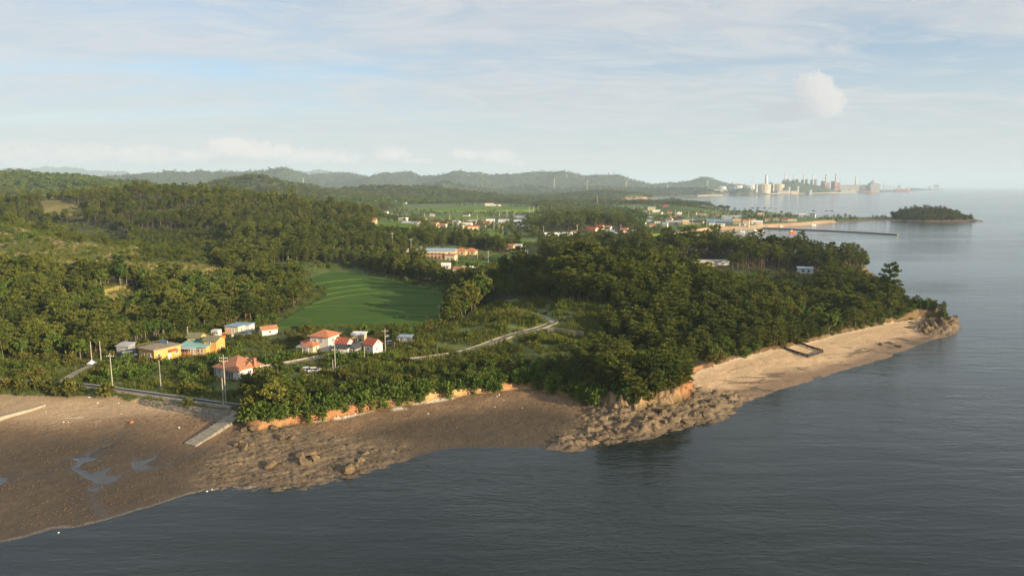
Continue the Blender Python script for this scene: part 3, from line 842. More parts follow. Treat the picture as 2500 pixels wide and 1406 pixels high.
# ------------------------------------------------------------------ plants: prototypes
def leaf_material(name, dark, light, sat_noise=0.35, trans=0.28):
    m = bpy.data.materials.new(name); m.use_nodes = True
    nt = m.node_tree; nt.nodes.clear()
    info = node(nt, 'ShaderNodeObjectInfo')
    geo = node(nt, 'ShaderNodeNewGeometry')
    big = noise_tex(nt, geo.outputs['Position'], 0.045, 3.0, 0.5)
    r = mth(nt, 'ADD', mth(nt, 'MULTIPLY', info.outputs['Random'], 0.6), mth(nt, 'MULTIPLY', ramp(nt, big, 0.3, 0.7), 0.4))
    c = mixc(nt, r, (*dark, 1), (*light, 1))
    isl = geo.outputs['Random Per Island']
    f = ramp(nt, isl, 0, 1, 1 - sat_noise, 1 + sat_noise, False)
    c = vmth(nt, 'MULTIPLY', c, node(nt, 'ShaderNodeCombineXYZ', ins={0: f, 1: f, 2: f}).outputs[0])
    d = node(nt, 'ShaderNodeBsdfDiffuse', ins={0: c})
    t = node(nt, 'ShaderNodeBsdfTranslucent', ins={0: c})
    mx = node(nt, 'ShaderNodeMixShader', ins={0: trans, 1: d.outputs[0], 2: t.outputs[0]})
    out = node(nt, 'ShaderNodeOutputMaterial')
    nt.links.new(mx.outputs[0], out.inputs[0])
    return m
M_BARK = material('pine bark', (0.17, 0.11, 0.075), 0.9, 0.1, (3.0, 0.4))
M_BARK2 = material('grey bark', (0.16, 0.14, 0.11), 0.9, 0.1, (3.0, 0.4))
M_PINE = leaf_material('pine needles', (0.050, 0.076, 0.020), (0.165, 0.185, 0.036))
M_LEAF = leaf_material('broad leaves', (0.058, 0.105, 0.022), (0.135, 0.180, 0.036))
M_LEAF2 = leaf_material('yellowing leaves', (0.085, 0.115, 0.024), (0.185, 0.180, 0.040))
M_SCRUB = leaf_material('scrub leaves', (0.060, 0.088, 0.018), (0.165, 0.145, 0.034))
M_GRASS = leaf_material('grass blades', (0.070, 0.110, 0.020), (0.165, 0.165, 0.040), 0.25, 0.35)
M_RICE = leaf_material('rice blades', (0.050, 0.118, 0.014), (0.075, 0.150, 0.018), 0.12, 0.35)

def tube_np(path, radii, n=5):
    V, Q = [], []
    for i, (p, r) in enumerate(zip(path, radii)):
        for k in range(n):
            a = 2 * math.pi * k / n
            V.append((p[0] + r * math.cos(a), p[1] + r * math.sin(a), p[2]))
    for i in range(len(path) - 1):
        for k in range(n):
            Q.append((i * n + k, i * n + (k + 1) % n, (i + 1) * n + (k + 1) % n, (i + 1) * n + k))
    return np.array(V), np.array(Q)
def cards(C, D, L, W, rng):
    """triangular leaf sprays: centre, direction, length, width"""
    n = len(C)
    D = D / np.linalg.norm(D, axis=1)[:, None]
    R = rng.normal(size=(n, 3))
    S = np.cross(D, R); S /= np.linalg.norm(S, axis=1)[:, None] + 1e-9
    a = C - D * (L * 0.35)[:, None] - S * (W * 0.5)[:, None]
    b = C - D * (L * 0.35)[:, None] + S * (W * 0.5)[:, None]
    c = C + D * (L * 0.65)[:, None] + S * (W * 0.28)[:, None]
    d = C + D * (L * 0.65)[:, None] - S * (W * 0.28)[:, None]
    V = np.stack([a, b, c, d], 1).reshape(-1, 3)
    return V, np.arange(4 * n).reshape(n, 4)
PROTO = {}
def proto(kind, trunk, crown, mt, mc):
    """store a plant's two meshes and one joined object for the far woods"""
    (tv, tq), (cv, cq) = trunk, crown
    tm = np_mesh(kind + '_trunk', tv, tq, mt) if len(tv) else None
    cm = np_mesh(kind + '_crown', cv, cq, mc, smooth=False)
    if len(tv):
        jm = np_mesh(kind, np.concatenate([tv, cv]), np.concatenate([tq, cq + len(tv)]), mt, smooth=False)
        jm.materials.append(mc)
        jm.polygons.foreach_set('material_index', np.concatenate([np.zeros(len(tq), np.int32), np.ones(len(cq), np.int32)]))
    else:
        jm = cm
    o = bpy.data.objects.new(kind, jm)
    PROTO.setdefault(kind.rsplit('_', 1)[0], []).append((tm, cm, o))
def make_pine(name, seed, H=10.0, base=0.38, spread=2.7, nl=20, tuft=19, flat=0.42, size=0.62):
    rng = np.random.default_rng(seed)
    lean = rng.normal(size=2) * 0.05 * H
    path = [np.array([lean[0] * t ** 2 + 0.12 * math.sin(5 * t + seed), lean[1] * t ** 2 + 0.12 * math.cos(4 * t + seed), H * 0.97 * t]) for t in (-0.04, 0.2, 0.45, 0.7, 1.0)]
    tv, tq = tube_np(path, [0.21, 0.17, 0.13, 0.085, 0.03], 6)
    TV, TQ, C, D = [tv], [tq], [], []
    n = len(tv)
    for k in range(nl):
        f = base + (0.985 - base) * ((k + rng.random() * 0.6) / nl)
        u = (f - base) / (1 - base)
        prof = (0.55 + 0.9 * u) if u < 0.3 else (0.82 + 0.30 * (1 - u)) if u < 0.65 else (1.0 - (u - 0.65) / 0.35 * 0.72)
        L = spread * prof * rng.uniform(0.65, 1.15)
        a = k * 2.4 + rng.uniform(-0.5, 0.5)
        o = np.array([np.interp(f, [0, 0.2, 0.45, 0.7, 1.0], [p[i] for p in path]) for i in range(3)])
        tip = o + np.array([math.cos(a) * L, math.sin(a) * L, L * rng.uniform(-0.02, 0.38)])
        v, q = tube_np([o, (o + tip) / 2 + [0, 0, -0.05 * L], tip], [0.065, 0.04, 0.02], 3)
        TV.append(v); TQ.append(q + n); n += len(v)
        for g in (0.5, 0.78, 1.0) if L > 1.5 else (0.6, 1.0):
            c = o + (tip - o) * g + rng.normal(size=3) * [0.28, 0.28, 0.12]
            r = (0.55 + 0.30 * rng.random()) * (0.85 if L < 1.5 else 1.05)
            p = rng.normal(size=(tuft, 3)); p /= np.linalg.norm(p, axis=1)[:, None]
            p *= (rng.random((tuft, 1)) ** 0.4)
            C.append(c + p * [r, r, r * flat]); D.append(p * [1, 1, 0.5] + [math.cos(a) * 0.4, math.sin(a) * 0.4, 0.55])
    C, D = np.concatenate(C), np.concatenate(D)
    L = rng.uniform(0.7, 1.25, len(C)) * size
    crown = cards(C, D, L, L * 0.52, rng)
    proto(name, (np.concatenate(TV), np.concatenate(TQ)), crown, M_BARK, M_PINE)
def make_broad(name, seed, H=8.0, spread=2.6, base=0.3, lobes=26, per=38, size=0.5, mc=None, mt=None):
    rng = np.random.default_rng(seed)
    TV, TQ, n = [], [], 0
    lean = rng.normal(size=2) * 0.3
    v, q = tube_np([(0, 0, -0.4), (lean[0] * .4, lean[1] * .4, H * 0.35), (lean[0], lean[1], H * 0.75)], [0.19, 0.14, 0.05], 6)
    TV.append(v); TQ.append(q); n += len(v)
    C, D = [], []
    for k in range(lobes):
        p = rng.normal(size=3); p /= np.linalg.norm(p)
        p *= rng.uniform(0.35, 1.0)
        c = np.array([p[0] * spread, p[1] * spread, H * (base + (1 - base) * (0.5 + 0.42 * p[2]))])
        c[:2] *= 1.0 - 0.35 * max(0, p[2])
        r = rng.uniform(0.55, 1.0) * spread * 0.34
        if k % 3 == 0:
            v, q = tube_np([(0, 0, H * 0.3), tuple(c * [0.5, 0.5, 0.9]), tuple(c)], [0.08, 0.05, 0.02], 3)
            TV.append(v); TQ.append(q + n); n += len(v)
        u = rng.normal(size=(per, 3)); u /= np.linalg.norm(u, axis=1)[:, None]
        C.append(c + u * r * (rng.random((per, 1)) ** 0.35) * [1, 1, 0.8]); D.append(u + rng.normal(size=(per, 3)) * 0.5 + [0, 0, 0.25])
    C, D = np.concatenate(C), np.concatenate(D)
    L = rng.uniform(0.7, 1.3, len(C)) * size
    proto(name, (np.concatenate(TV), np.concatenate(TQ)), cards(C, D, L, L * 0.75, rng), mt or M_BARK2, mc or M_LEAF)
def make_shrub(name, seed, H=1.8, spread=1.3, per=150, size=0.38, mc=None):
    rng = np.random.default_rng(seed)
    C, D, TV, TQ, n = [], [], [], [], 0
    for k in range(7):
        a, r = rng.random() * 6.3, rng.random() ** 0.5 * spread * 0.65
        c = np.array([math.cos(a) * r, math.sin(a) * r, H * rng.uniform(0.4, 0.75)])
        v, q = tube_np([(0, 0, -0.2), tuple(c * 0.6), tuple(c)], [0.05, 0.035, 0.015], 3)
        TV.append(v); TQ.append(q + n); n += len(v)
        m = per // 7
        u = rng.normal(size=(m, 3)); u /= np.linalg.norm(u, axis=1)[:, None]
        C.append(c + u * [spread * 0.5, spread * 0.5, H * 0.42] * (rng.random((m, 1)) ** 0.4)); D.append(u + [0, 0, 0.35])
    C, D = np.concatenate(C), np.concatenate(D)
    C[:, 2] = np.maximum(C[:, 2], 0.05)
    L = rng.uniform(0.7, 1.3, len(C)) * size
    proto(name, (np.concatenate(TV), np.concatenate(TQ)), cards(C, D, L, L * 0.7, rng), M_BARK2, mc or M_SCRUB)
def make_tuft(name, seed, H=1.0, spread=0.8, blades=20, w=0.10, mc=None):
    rng = np.random.default_rng(seed)
    a = rng.random(blades) * 6.283; r = np.sqrt(rng.random(blades)) * spread
    L = H * rng.uniform(0.6, 1.2, blades)
    C = np.stack([np.cos(a) * r, np.sin(a) * r, L * 0.38], 1)
    D = np.stack([rng.normal(size=blades) * 0.28, rng.normal(size=blades) * 0.28, np.ones(blades)], 1)
    proto(name, (np.zeros((0, 3)), np.zeros((0, 4), int)), cards(C, D, L, np.full(blades, w) * rng.uniform(0.7, 1.4, blades), rng), None, mc or M_GRASS)
for i in range(8):
    make_pine('pine_%d' % i, 10 + i, H=8.6 + 0.7 * (i % 4), base=0.10 + 0.07 * (i % 4), spread=2.2 + 0.25 * (i % 4), nl=24 - 2 * (i % 3), flat=0.36 + 0.08 * (i % 3))
for i in range(3):
    make_pine('tallpine_%d' % i, 30 + i, H=13.0, base=0.55, spread=2.9, nl=15, flat=0.34)
for i in range(6):
    make_broad('broad_%d' % i, 50 + i, H=6.6 + 0.8 * (i % 3), spread=2.1 + 0.35 * (i % 3), lobes=20 + 4 * (i % 3), mc=M_LEAF2 if i in (2, 5) else M_LEAF)
for i in range(3):
    make_shrub('shrub_%d' % i, 70 + i, H=1.7 + 0.3 * i, spread=1.3)
for i in range(2):
    make_shrub('bush_%d' % i, 76 + i, H=1.9 + 0.3 * i, spread=1.4, per=170, mc=M_LEAF)
for i in range(3):
    make_tuft('grass_%d' % i, 80 + i, H=0.9 + 0.25 * i, spread=0.9, blades=22, w=0.13)
for i in range(2):
    make_tuft('rice_%d' % i, 86 + i, H=0.55, spread=0.85, blades=34, w=0.13, mc=M_RICE)
for i in range(3):
    make_pine('farpine_%d' % i, 90 + i, H=10, base=0.25, spread=3.0, nl=12, tuft=5, size=1.25, flat=0.6)
for i in range(2):
    make_broad('farbroad_%d' % i, 95 + i, H=8, spread=3.2, base=0.15, lobes=14, per=9, size=1.3)

COLLS = {}
def kinds_coll(key, kinds):
    c = bpy.data.collections.new(key)
    for k in kinds:
        for (tm, cm, o) in PROTO[k]:
            c.objects.link(o)
    COLLS[key] = c
    return c, sum(len(PROTO[k]) for k in kinds)
def scatter(name, P, scl, kinds, label, cat, seed=1, hvar=0.2):
    """one object of kind stuff: plants too many to count, set out by geometry nodes"""
    rng = np.random.default_rng(seed)
    coll, n = kinds_coll(name + '_kinds', kinds)
    N = len(P)
    me = bpy.data.meshes.new(name)
    me.vertices.add(N); me.vertices.foreach_set('co', P.astype(np.float32).ravel())
    a = me.attributes.new('turn', 'FLOAT_VECTOR', 'POINT')
    r = np.zeros((N, 3), np.float32); r[:, 2] = rng.random(N) * 6.283; r[:, :2] = rng.normal(size=(N, 2)) * 0.05
    a.data.foreach_set('vector', r.ravel())
    a = me.attributes.new('size', 'FLOAT_VECTOR', 'POINT')
    s = np.asarray(scl, np.float32)
    if s.ndim == 1:
        s = np.repeat(s[:, None], 3, 1)
    s = s * rng.uniform(0.82, 1.18, (N, 1)).astype(np.float32)
    s[:, 2] *= rng.uniform(1 - hvar, 1 + hvar, N)
    a.data.foreach_set('vector', s.astype(np.float32).ravel())
    a = me.attributes.new('pick', 'INT', 'POINT')
    a.data.foreach_set('value', rng.integers(0, n, N).astype(np.int32))
    o = bpy.data.objects.new(name, me)
    COL.objects.link(o)
    ng = bpy.data.node_groups.new(name + '_nodes', 'GeometryNodeTree')
    ng.interface.new_socket('Geometry', in_out='INPUT', socket_type='NodeSocketGeometry')
    ng.interface.new_socket('Geometry', in_out='OUTPUT', socket_type='NodeSocketGeometry')
    gi, go = ng.nodes.new('NodeGroupInput'), ng.nodes.new('NodeGroupOutput')
    ci = ng.nodes.new('GeometryNodeCollectionInfo')
    ci.inputs['Collection'].default_value = coll
    ci.inputs['Separate Children'].default_value = True
    ci.inputs['Reset Children'].default_value = True
    ip = ng.nodes.new('GeometryNodeInstanceOnPoints')
    ip.inputs['Pick Instance'].default_value = True
    def attr(nm, dt):
        t = ng.nodes.new('GeometryNodeInputNamedAttribute'); t.data_type = dt
        t.inputs['Name'].default_value = nm
        return t.outputs['Attribute']
    L = ng.links.new
    L(gi.outputs[0], ip.inputs['Points']); L(ci.outputs[0], ip.inputs['Instance'])
    L(attr('pick', 'INT'), ip.inputs['Instance Index'])
    L(attr('turn', 'FLOAT_VECTOR'), ip.inputs['Rotation'])
    L(attr('size', 'FLOAT_VECTOR'), ip.inputs['Scale'])
    L(ip.outputs[0], go.inputs[0])
    md = o.modifiers.new('scatter', 'NODES'); md.node_group = ng
    tag(o, label, cat, kind='stuff')
    return o

# ------------------------------------------------------------------ where plants stand
def jitter_points(y0, y1, step, tmax, rng):
    xs, ys = [], []
    y = y0
    while y < y1:
        s = step(y)
        w = tmax * y + 15
        x = np.arange(-w, w, s)
        xs.append(x + rng.uniform(-0.48, 0.48, len(x)) * s)
        ys.append(y + rng.uniform(-0.48, 0.48, len(x)) * s)
        y += s
    return np.concatenate(xs), np.concatenate(ys)
KEEP_CLEAR = []      # (x, y, radius) round buildings and poles, filled by the builders above the plants
ROAD_LINES = []      # (polyline, half width)
def clear_of(X, Y, extra=0.0):
    ok = np.ones(X.shape, bool)
    for (cx, cy, r) in KEEP_CLEAR:
        ok &= (X - cx) ** 2 + (Y - cy) ** 2 > (r + extra) ** 2
    for (line, hw) in ROAD_LINES:
        p = np.asarray(line)
        m = (X > p[:, 0].min() - 9) & (X < p[:, 0].max() + 9) & (Y > p[:, 1].min() - 9) & (Y < p[:, 1].max() + 9)
        if m.any():
            d = polydist(line, X[m], Y[m], closed=False)
            ok[m] &= d > hw + extra
    return ok
# ------------------------------------------------------------------ roads, kerbs, walls, fields, ponds
M_ASPH = material('asphalt', (0.060, 0.060, 0.062), 0.85, 0.2, (0.6, 0.25), (6.0, 0.02))
M_CONC = material('concrete', (0.24, 0.215, 0.175), 0.85, 0.2, (0.9, 0.3), (5.0, 0.02))
M_CONC_LT = material('pale concrete', (0.33, 0.29, 0.225), 0.85, 0.2, (1.2, 0.2), (5.0, 0.02))
M_GRAVEL = material('gravel', (0.26, 0.22, 0.17), 0.95, 0.1, (0.8, 0.3), (4.0, 0.05))
M_WHITE = material('white paint', (0.76, 0.73, 0.68), 0.6, 0.3, (0.7, 0.08))
M_BLACK = material('black pipe', (0.022, 0.022, 0.024), 0.6, 0.3)
M_PADDY = material('rice crop', (0.060, 0.130, 0.014), 0.9, 0.1, (0.35, 0.22), (3.5, 0.30))
def crop_material(name, a, b, turn):
    m = bpy.data.materials.new(name); m.use_nodes = True
    nt = m.node_tree; bs = nt.nodes['Principled BSDF']
    P = node(nt, 'ShaderNodeNewGeometry').outputs['Position']
    rows = noise_tex(nt, node(nt, 'ShaderNodeMapping', ins={0: P, 'Rotation': (0, 0, turn), 'Scale': (0.05, 1.1, 1.0)}).outputs[0], 1.0, 4.0, 0.6)
    patch = noise_tex(nt, P, 0.06, 4.0, 0.6)
    c = mixc(nt, ramp(nt, patch, 0.3, 0.7), (*a, 1), (*b, 1))
    f = ramp(nt, rows, 0.3, 0.7, 0.70, 1.25, False)
    nt.links.new(vmth(nt, 'MULTIPLY', c, node(nt, 'ShaderNodeCombineXYZ', ins={0: f, 1: f, 2: f}).outputs[0]), bs.inputs['Base Color'])
    bs.inputs['Roughness'].default_value = 0.9; bs.inputs['Specular IOR Level'].default_value = 0.1
    bp = node(nt, 'ShaderNodeBump', ins={'Height': mth(nt, 'ADD', rows, noise_tex(nt, P, 3.0, 3.0, 0.6)), 'Distance': 0.25, 'Strength': 1.0})
    nt.links.new(bp.outputs[0], bs.inputs['Normal'])
    return m
M_PADDY = crop_material('rice rows', (0.042, 0.095, 0.014), (0.066, 0.112, 0.018), 0.2)
M_PADDY2 = material('pale rice crop', (0.105, 0.165, 0.022), 0.9, 0.1, (0.12, 0.25), (1.5, 0.3))
M_STRAW = material('cut field', (0.20, 0.165, 0.085), 0.95, 0.1, (0.1, 0.25))
M_BANK = material('dry grass bank', (0.24, 0.20, 0.055), 0.95, 0.1, (0.25, 0.3), (2.0, 0.3))
M_POND = material('pond water', (0.03, 0.04, 0.04), 0.05, 0.5)

def ribbon(name, C_, hw, mat, lift=0.0, off=0.0, kind='structure', h=None):
    """strip along a line; with h a wall of that height"""
    C_ = np.asarray(C_)
    T = np.gradient(C_[:, :2], axis=0); T /= np.linalg.norm(T, axis=1)[:, None]
    N = np.stack([-T[:, 1], T[:, 0]], 1)
    a = C_[:, :2] + N * (off + hw); b = C_[:, :2] + N * (off - hw)
    z = C_[:, 2] + lift
    n = len(C_)
    if h is None:
        V = [(*p, zz) for p, zz in zip(a, z)] + [(*p, zz) for p, zz in zip(b, z)]
        F = [(n + i, n + i + 1, i + 1, i) for i in range(n - 1)]
    else:
        V = [(*p, zz - 0.5) for p, zz in zip(a, z)] + [(*p, zz - 0.5) for p, zz in zip(b, z)] + [(*p, zz + h) for p, zz in zip(a, z)] + [(*p, zz + h) for p, zz in zip(b, z)]
        F = []
        for i in range(n - 1):
            F += [(3 * n + i, 3 * n + i + 1, 2 * n + i + 1, 2 * n + i), (i, i + 1, 2 * n + i + 1, 2 * n + i)[::-1], (n + i, n + i + 1, 3 * n + i + 1, 3 * n + i)]
        F += [(0, n, 3 * n, 2 * n), (n - 1, 2 * n - 1, 4 * n - 1, 3 * n - 1)[::-1]]
    o = mesh_obj(name, V, F, mat)
    tag(o, kind=kind)
    return o
def level_strip(pix, z, n=8):
    return catmull(np.array([(*at(a, b, z), z) for a, b in pix]), n)
for i, (C_, hw) in enumerate(ROADS):
    ribbon('road' if i == 0 else 'lane', C_, hw, M_ASPH if i == 0 else M_GRAVEL if i in (1, 2) else M_CONC, 0.03)
    ROAD_LINES.append(([tuple(p[:2]) for p in C_], hw + 0.6))
o = ribbon('road_line', ROADS[0][0], 0.09, M_WHITE, 0.036, 1.3)
def wall_thing(name, C_, hw, h, mat, label, cat, off=0.0, lift=0.0):
    o = ribbon(name, C_, hw, mat, lift, off, None, h)
    if 'kind' in o: del o['kind']
    return tag(o, label, cat)
wall_thing('kerb_wall', ROADS[0][0], 0.22, 0.55, M_CONC_LT, 'low pale concrete kerb wall between shore road and tidal flat', 'wall', -2.1)
wall_thing('kerb_wall', ROADS[3][0][:40], 0.13, 0.35, M_CONC, 'pale kerb edging the concrete lane up to the terraces', 'wall', 1.75)
wall_thing('kerb_wall', ROADS[3][0][18:42], 0.13, 0.4, M_CONC, 'pale kerb on the lower side of the bent hill lane', 'wall', -1.75)
wall_thing('kerb_wall', ROADS[5][0], 0.12, 0.4, M_CONC_LT, 'thin pale kerb along the lane to the orange roofed house', 'wall', 1.5)
wall_thing('kerb_wall', ROADS[2][0], 0.14, 0.9, M_CONC, 'grey parapet beside the lane below the reed bank', 'wall', -1.7)
# retaining wall of the terrace, in cast panels
def retaining_wall():
    G = gpts([(1336, 806), (1360, 811), (1385, 817), (1408, 823), (1426, 829)], 9)
    G[:, 2] = 7.6
    G = catmull(G, 4)
    root = empty('retaining_wall', G[0])
    tag(root, 'grey concrete retaining wall holding up the grassy terrace', 'wall')
    for a, b in zip(G[:-1], G[1:]):
        d = Vector(b - a); L = d.length; d.normalize()
        n = Vector((-d.y, d.x, 0)) * 0.18
        e = d * (L - 0.06)
        p = Vector(a)
        q = [p - n, p + e - n, p + e + n, p + n]
        V = [(v.x, v.y, 6.0) for v in q] + [(v.x, v.y, 10.3) for v in q]
        o = mesh_obj('panel', [Vector(v) - root.location for v in V], [(0, 3, 2, 1), (4, 5, 6, 7), (0, 1, 5, 4), (1, 2, 6, 5), (2, 3, 7, 6), (3, 0, 4, 7)], M_CONC, root)
retaining_wall()
# rice plots of the valley: level slabs of crop between earth bunds
PC = [[(757, 678), (800, 665), (850, 664), (892, 672)], [(768, 693), (830, 685), (900, 681), (962, 688)], [(790, 706), (860, 698), (940, 692), (1012, 697)], [(796, 719), (870, 707), (960, 700), (1052, 706)],
      [(762, 742), (840, 723), (960, 713), (1088, 719)], [(742, 750), (800, 747), (960, 745), (1092, 746)], [(702, 775), (780, 773), (960, 773), (1082, 773)], [(652, 800), (740, 797), (860, 793), (960, 791), (1056, 792)]]
def plot(name, pts, z0, z1, mat, kind='structure'):
    o = MB().prism(pts, z0, z1).build(name, mat)
    return tag(o, kind=kind)
def resample(c, n=12):
    return catmull(np.array([(a, b, 0) for a, b in c]), max(2, n // (len(c) - 1)))[:, :2]
def valley_plots():
    for k in range(len(PC) - 1):
        A, B = resample(PC[k]), resample(PC[k + 1])
        lev = 4.4 + 0.006 * (at(900, (A[:, 1].mean() + B[:, 1].mean()) / 2, 4.6)[1] - 280) + 0.62
        top = [at(a, b + 1.1, lev) for a, b in A]; bot = [at(a, b - 0.8, lev) for a, b in B]
        pts = bot + top[::-1]
        # anticlockwise from above
        plot('rice_field', pts, lev - 1.6, lev, M_PADDY)
        KEEP_CLEAR.append((np.mean([p[0] for p in pts]), np.mean([p[1] for p in pts]), 6))
valley_plots()
FIELDS = []
for poly, mat, nm in (([(990, 516), (1130, 515), (1320, 512), (1340, 506), (1180, 504), (1000, 505)], M_PADDY2, 'rice_field'),
                  ([(905, 552), (1000, 556), (1010, 547), (960, 543), (915, 545)], M_PADDY2, 'rice_field'),
                  ([(1128, 578), (1228, 575), (1216, 566), (1130, 568)], M_PADDY2, 'rice_field'),
                  ([(1236, 590), (1290, 600), (1302, 592), (1262, 581), (1240, 580)], M_PADDY2, 'rice_field'),
                  ([(1196, 636), (1300, 630), (1282, 618), (1206, 621)], M_PADDY, 'rice_field'),
                  ([(1112, 650), (1240, 646), (1186, 634), (1112, 635)], M_PADDY2, 'vegetable_field'),
                  ([(1470, 523), (1640, 526), (1640, 519), (1470, 516)], M_PADDY2, 'rice_field'),
                  ([(1092, 532.5), (1190, 532.5), (1190, 527), (1092, 526.5)], M_PADDY2, 'rice_field'),
                  ([(1060, 541), (1186, 541), (1192, 535), (1062, 535.5)], M_STRAW, 'cut_field'),
                  ([(1655, 553), (1750, 555), (1745, 550), (1660, 547)], M_PADDY2, 'rice_field'),
                  ([(1560, 573), (1640, 569), (1640, 563), (1575, 565)], M_PADDY2, 'rice_field'),
                  ([(1665, 541), (1760, 542), (1760, 537), (1668, 537)], M_PADDY2, 'rice_field'),
                  ([(668, 499), (782, 499), (780, 489), (690, 486)], M_PADDY2, 'upland_field')):
    G = gpts(poly, 6)
    z = float(np.percentile(G[:, 2], 80)) + 0.5
    FIELDS.append([at(a, b, z) for a, b in poly])
    plot(nm, FIELDS[-1], z - 5, z, mat)
# reservoir pond behind the wood and its straw-coloured bank
G = [at(a, b, 7.0) for a, b in [(1272, 612), (1330, 616), (1440, 606), (1452, 592), (1400, 588), (1330, 598), (1290, 603)]]
plot('pond', G, 3.0, 7.0, M_POND)
C_ = level_strip([(1270, 606), (1300, 601), (1340, 593), (1390, 584), (1430, 579)], 7.0)
ribbon('embankment', C_, 4.0, M_BANK, 0.0, 2.0, None, 0.9)
for o in list(bpy.data.objects):
    if o.name.startswith('embankment'): tag(o, 'straw-coloured grass embankment along the village pond', 'embankment')
for pix, hw in (([(1180, 577), (1240, 574), (1300, 574)], 3.0), ([(1090, 523), (1200, 523.5), (1330, 523)], 3.0), ([(1430, 568), (1540, 566), (1640, 558)], 2.5), ([(1560, 536), (1700, 538), (1800, 540)], 3.0)):
    G = gpts(pix, 6); G[:, 2] += 0.8
    ribbon('lane', catmull(G), hw, M_CONC, 0.0)
# boat ramp, groyne
def ramp_slab():
    G = gpts([(577, 1008), (594, 1016), (449, 1084), (477, 1091)], 2.0)
    a0, a1, b0, b1 = [Vector(g) for g in G]
    za, zb = max(a0.z, a1.z) + 0.5, max(b0.z, b1.z) + 0.30
    a0.z = a1.z = za; b0.z = b1.z = zb
    RAMP_AXIS = [tuple(((a0 + a1) / 2).xy), tuple(((b0 + b1) / 2).xy)]
    ROAD_LINES.append((RAMP_AXIS, 2.2))
    root = empty('boat_ramp', (a0 + b0) / 2)
    tag(root, 'pale concrete boat ramp sloping from the wooded point to the mud', 'ramp')
    N = 7
    for f in (0.15, 0.3, 0.45, 0.6, 0.75, 0.9):
        p = (a0 + a1) / 2 * (1 - f) + (b0 + b1) / 2 * f
        need = hz(p.x, p.y) + 0.28 - p.z
        if need > 0:
            a0.z += need; a1.z += need; b0.z += need * 0.5; b1.z += need * 0.5
    for k in range(N):
        f0, f1 = k / N + 0.003, (k + 1) / N - 0.003
        q = [a0.lerp(b0, f0), a0.lerp(b0, f1), a1.lerp(b1, f1), a1.lerp(b1, f0)]
        V = [v - root.location for v in q] + [v - root.location - Vector((0, 0, 1.6)) for v in q]
        mesh_obj('slab', V, [(0, 1, 2, 3), (7, 6, 5, 4), (0, 4, 5, 1), (1, 5, 6, 2), (2, 6, 7, 3), (3, 7, 4, 0)], M_CONC, root)
ramp_slab()
def groyne():
    P = [(*at(a, b, z), z) for a, b, z in ((-90, 1050, 2.9), (-40, 1034, 2.8), (0, 1020, 2.7), (40, 1009, 2.6), (75, 1000, 2.55), (108, 990, 2.45))]
    o = ribbon('groyne', np.array(P), 0.55, M_CONC_LT, 0.35, 0.0, None, 0.0)
    if 'kind' in o: del o['kind']
    V = np.array([v.co for v in o.data.vertices]); n = len(P)
    for i, v in enumerate(o.data.vertices):
        if i < 2 * n: v.co.z -= 1.6
    tag(o, 'long low concrete groyne crossing the sand at the left edge', 'groyne')
groyne()
M_RIPRAP = material('grey rubble', (0.19, 0.165, 0.13), 0.95, 0.15, (1.2, 0.4), (1.5, 0.4))
def seawall():
    top = catmull(np.array([(*at(a, b, 3.75), 3.75) for a, b in [(345, 973), (430, 985), (500, 995), (560, 1000), (586, 1003)]]), 10)
    bot = catmull(np.array([(*at(a, b, 2.35), 2.35) for a, b in [(345, 990), (430, 1008), (500, 1022), (555, 1032), (584, 1028)]]), 10)
    n = len(top); rng = np.random.default_rng(3)
    V, F, R_ = [], [], 9
    for j in range(R_):
        f = j / (R_ - 1)
        row = top * (1 - f) + bot * f
        row = row + rng.normal(size=row.shape) * 0.11 * (0 < j < R_ - 1)
        V += [tuple(p) for p in row]
    for j in range(R_ - 1):
        for i in range(n - 1):
            F.append((j * n + i, (j + 1) * n + i, (j + 1) * n + i + 1, j * n + i + 1))
    o = mesh_obj('seawall', V, F, M_RIPRAP)
    md = o.modifiers.new('thick', 'SOLIDIFY'); md.thickness = 0.6; md.offset = -1
    tag(o, 'sloping grey rubble seawall under the shore road kerb', 'seawall')
seawall()
# ------------------------------------------------------------------ buildings
PAL = {}
def col(name, c, rough=0.8, noise=(0.5, 0.12), bump=None, spec=0.2):
    PAL[name] = material(name, c, rough, spec, noise, bump)
    return PAL[name]
col('yellow plaster', (0.56, 0.33, 0.11)); col('cream plaster', (0.56, 0.47, 0.33)); col('white plaster', (0.60, 0.58, 0.54)); col('pink brick', (0.46, 0.26, 0.17))
col('grey wall', (0.30, 0.30, 0.30)); col('dark wall', (0.10, 0.10, 0.11)); col('brown wood', (0.20, 0.10, 0.05)); col('tan wall', (0.52, 0.40, 0.25))
col('brown tiles', (0.33, 0.155, 0.090), 0.7, (1.5, 0.2), (8.0, 0.05)); col('orange tiles', (0.40, 0.165, 0.085), 0.7, (1.5, 0.2), (8.0, 0.05)); col('red tiles', (0.36, 0.10, 0.055), 0.7, (1.5, 0.2), (8.0, 0.05))
col('teal steel', (0.22, 0.40, 0.36), 0.45, (0.4, 0.1)); col('green steel', (0.07, 0.24, 0.17), 0.45, (0.4, 0.1)); col('blue steel', (0.22, 0.31, 0.42), 0.4, (0.3, 0.1)); col('grey steel', (0.36, 0.37, 0.38), 0.45, (0.3, 0.12))
col('pale steel', (0.62, 0.63, 0.62), 0.45, (0.3, 0.1)); col('dark roof', (0.055, 0.055, 0.062), 0.7); col('olive roof', (0.17, 0.165, 0.10), 0.7); col('weathered deck', (0.27, 0.225, 0.165), 0.9, (1.0, 0.3))
col('blue sheet', (0.12, 0.20, 0.28), 0.5); col('orange paint', (0.62, 0.17, 0.04), 0.5); col('red paint', (0.48, 0.07, 0.045), 0.5); col('steel grey', (0.28, 0.29, 0.30), 0.5); col('brick', (0.36, 0.15, 0.085), 0.85, (3.0, 0.3))
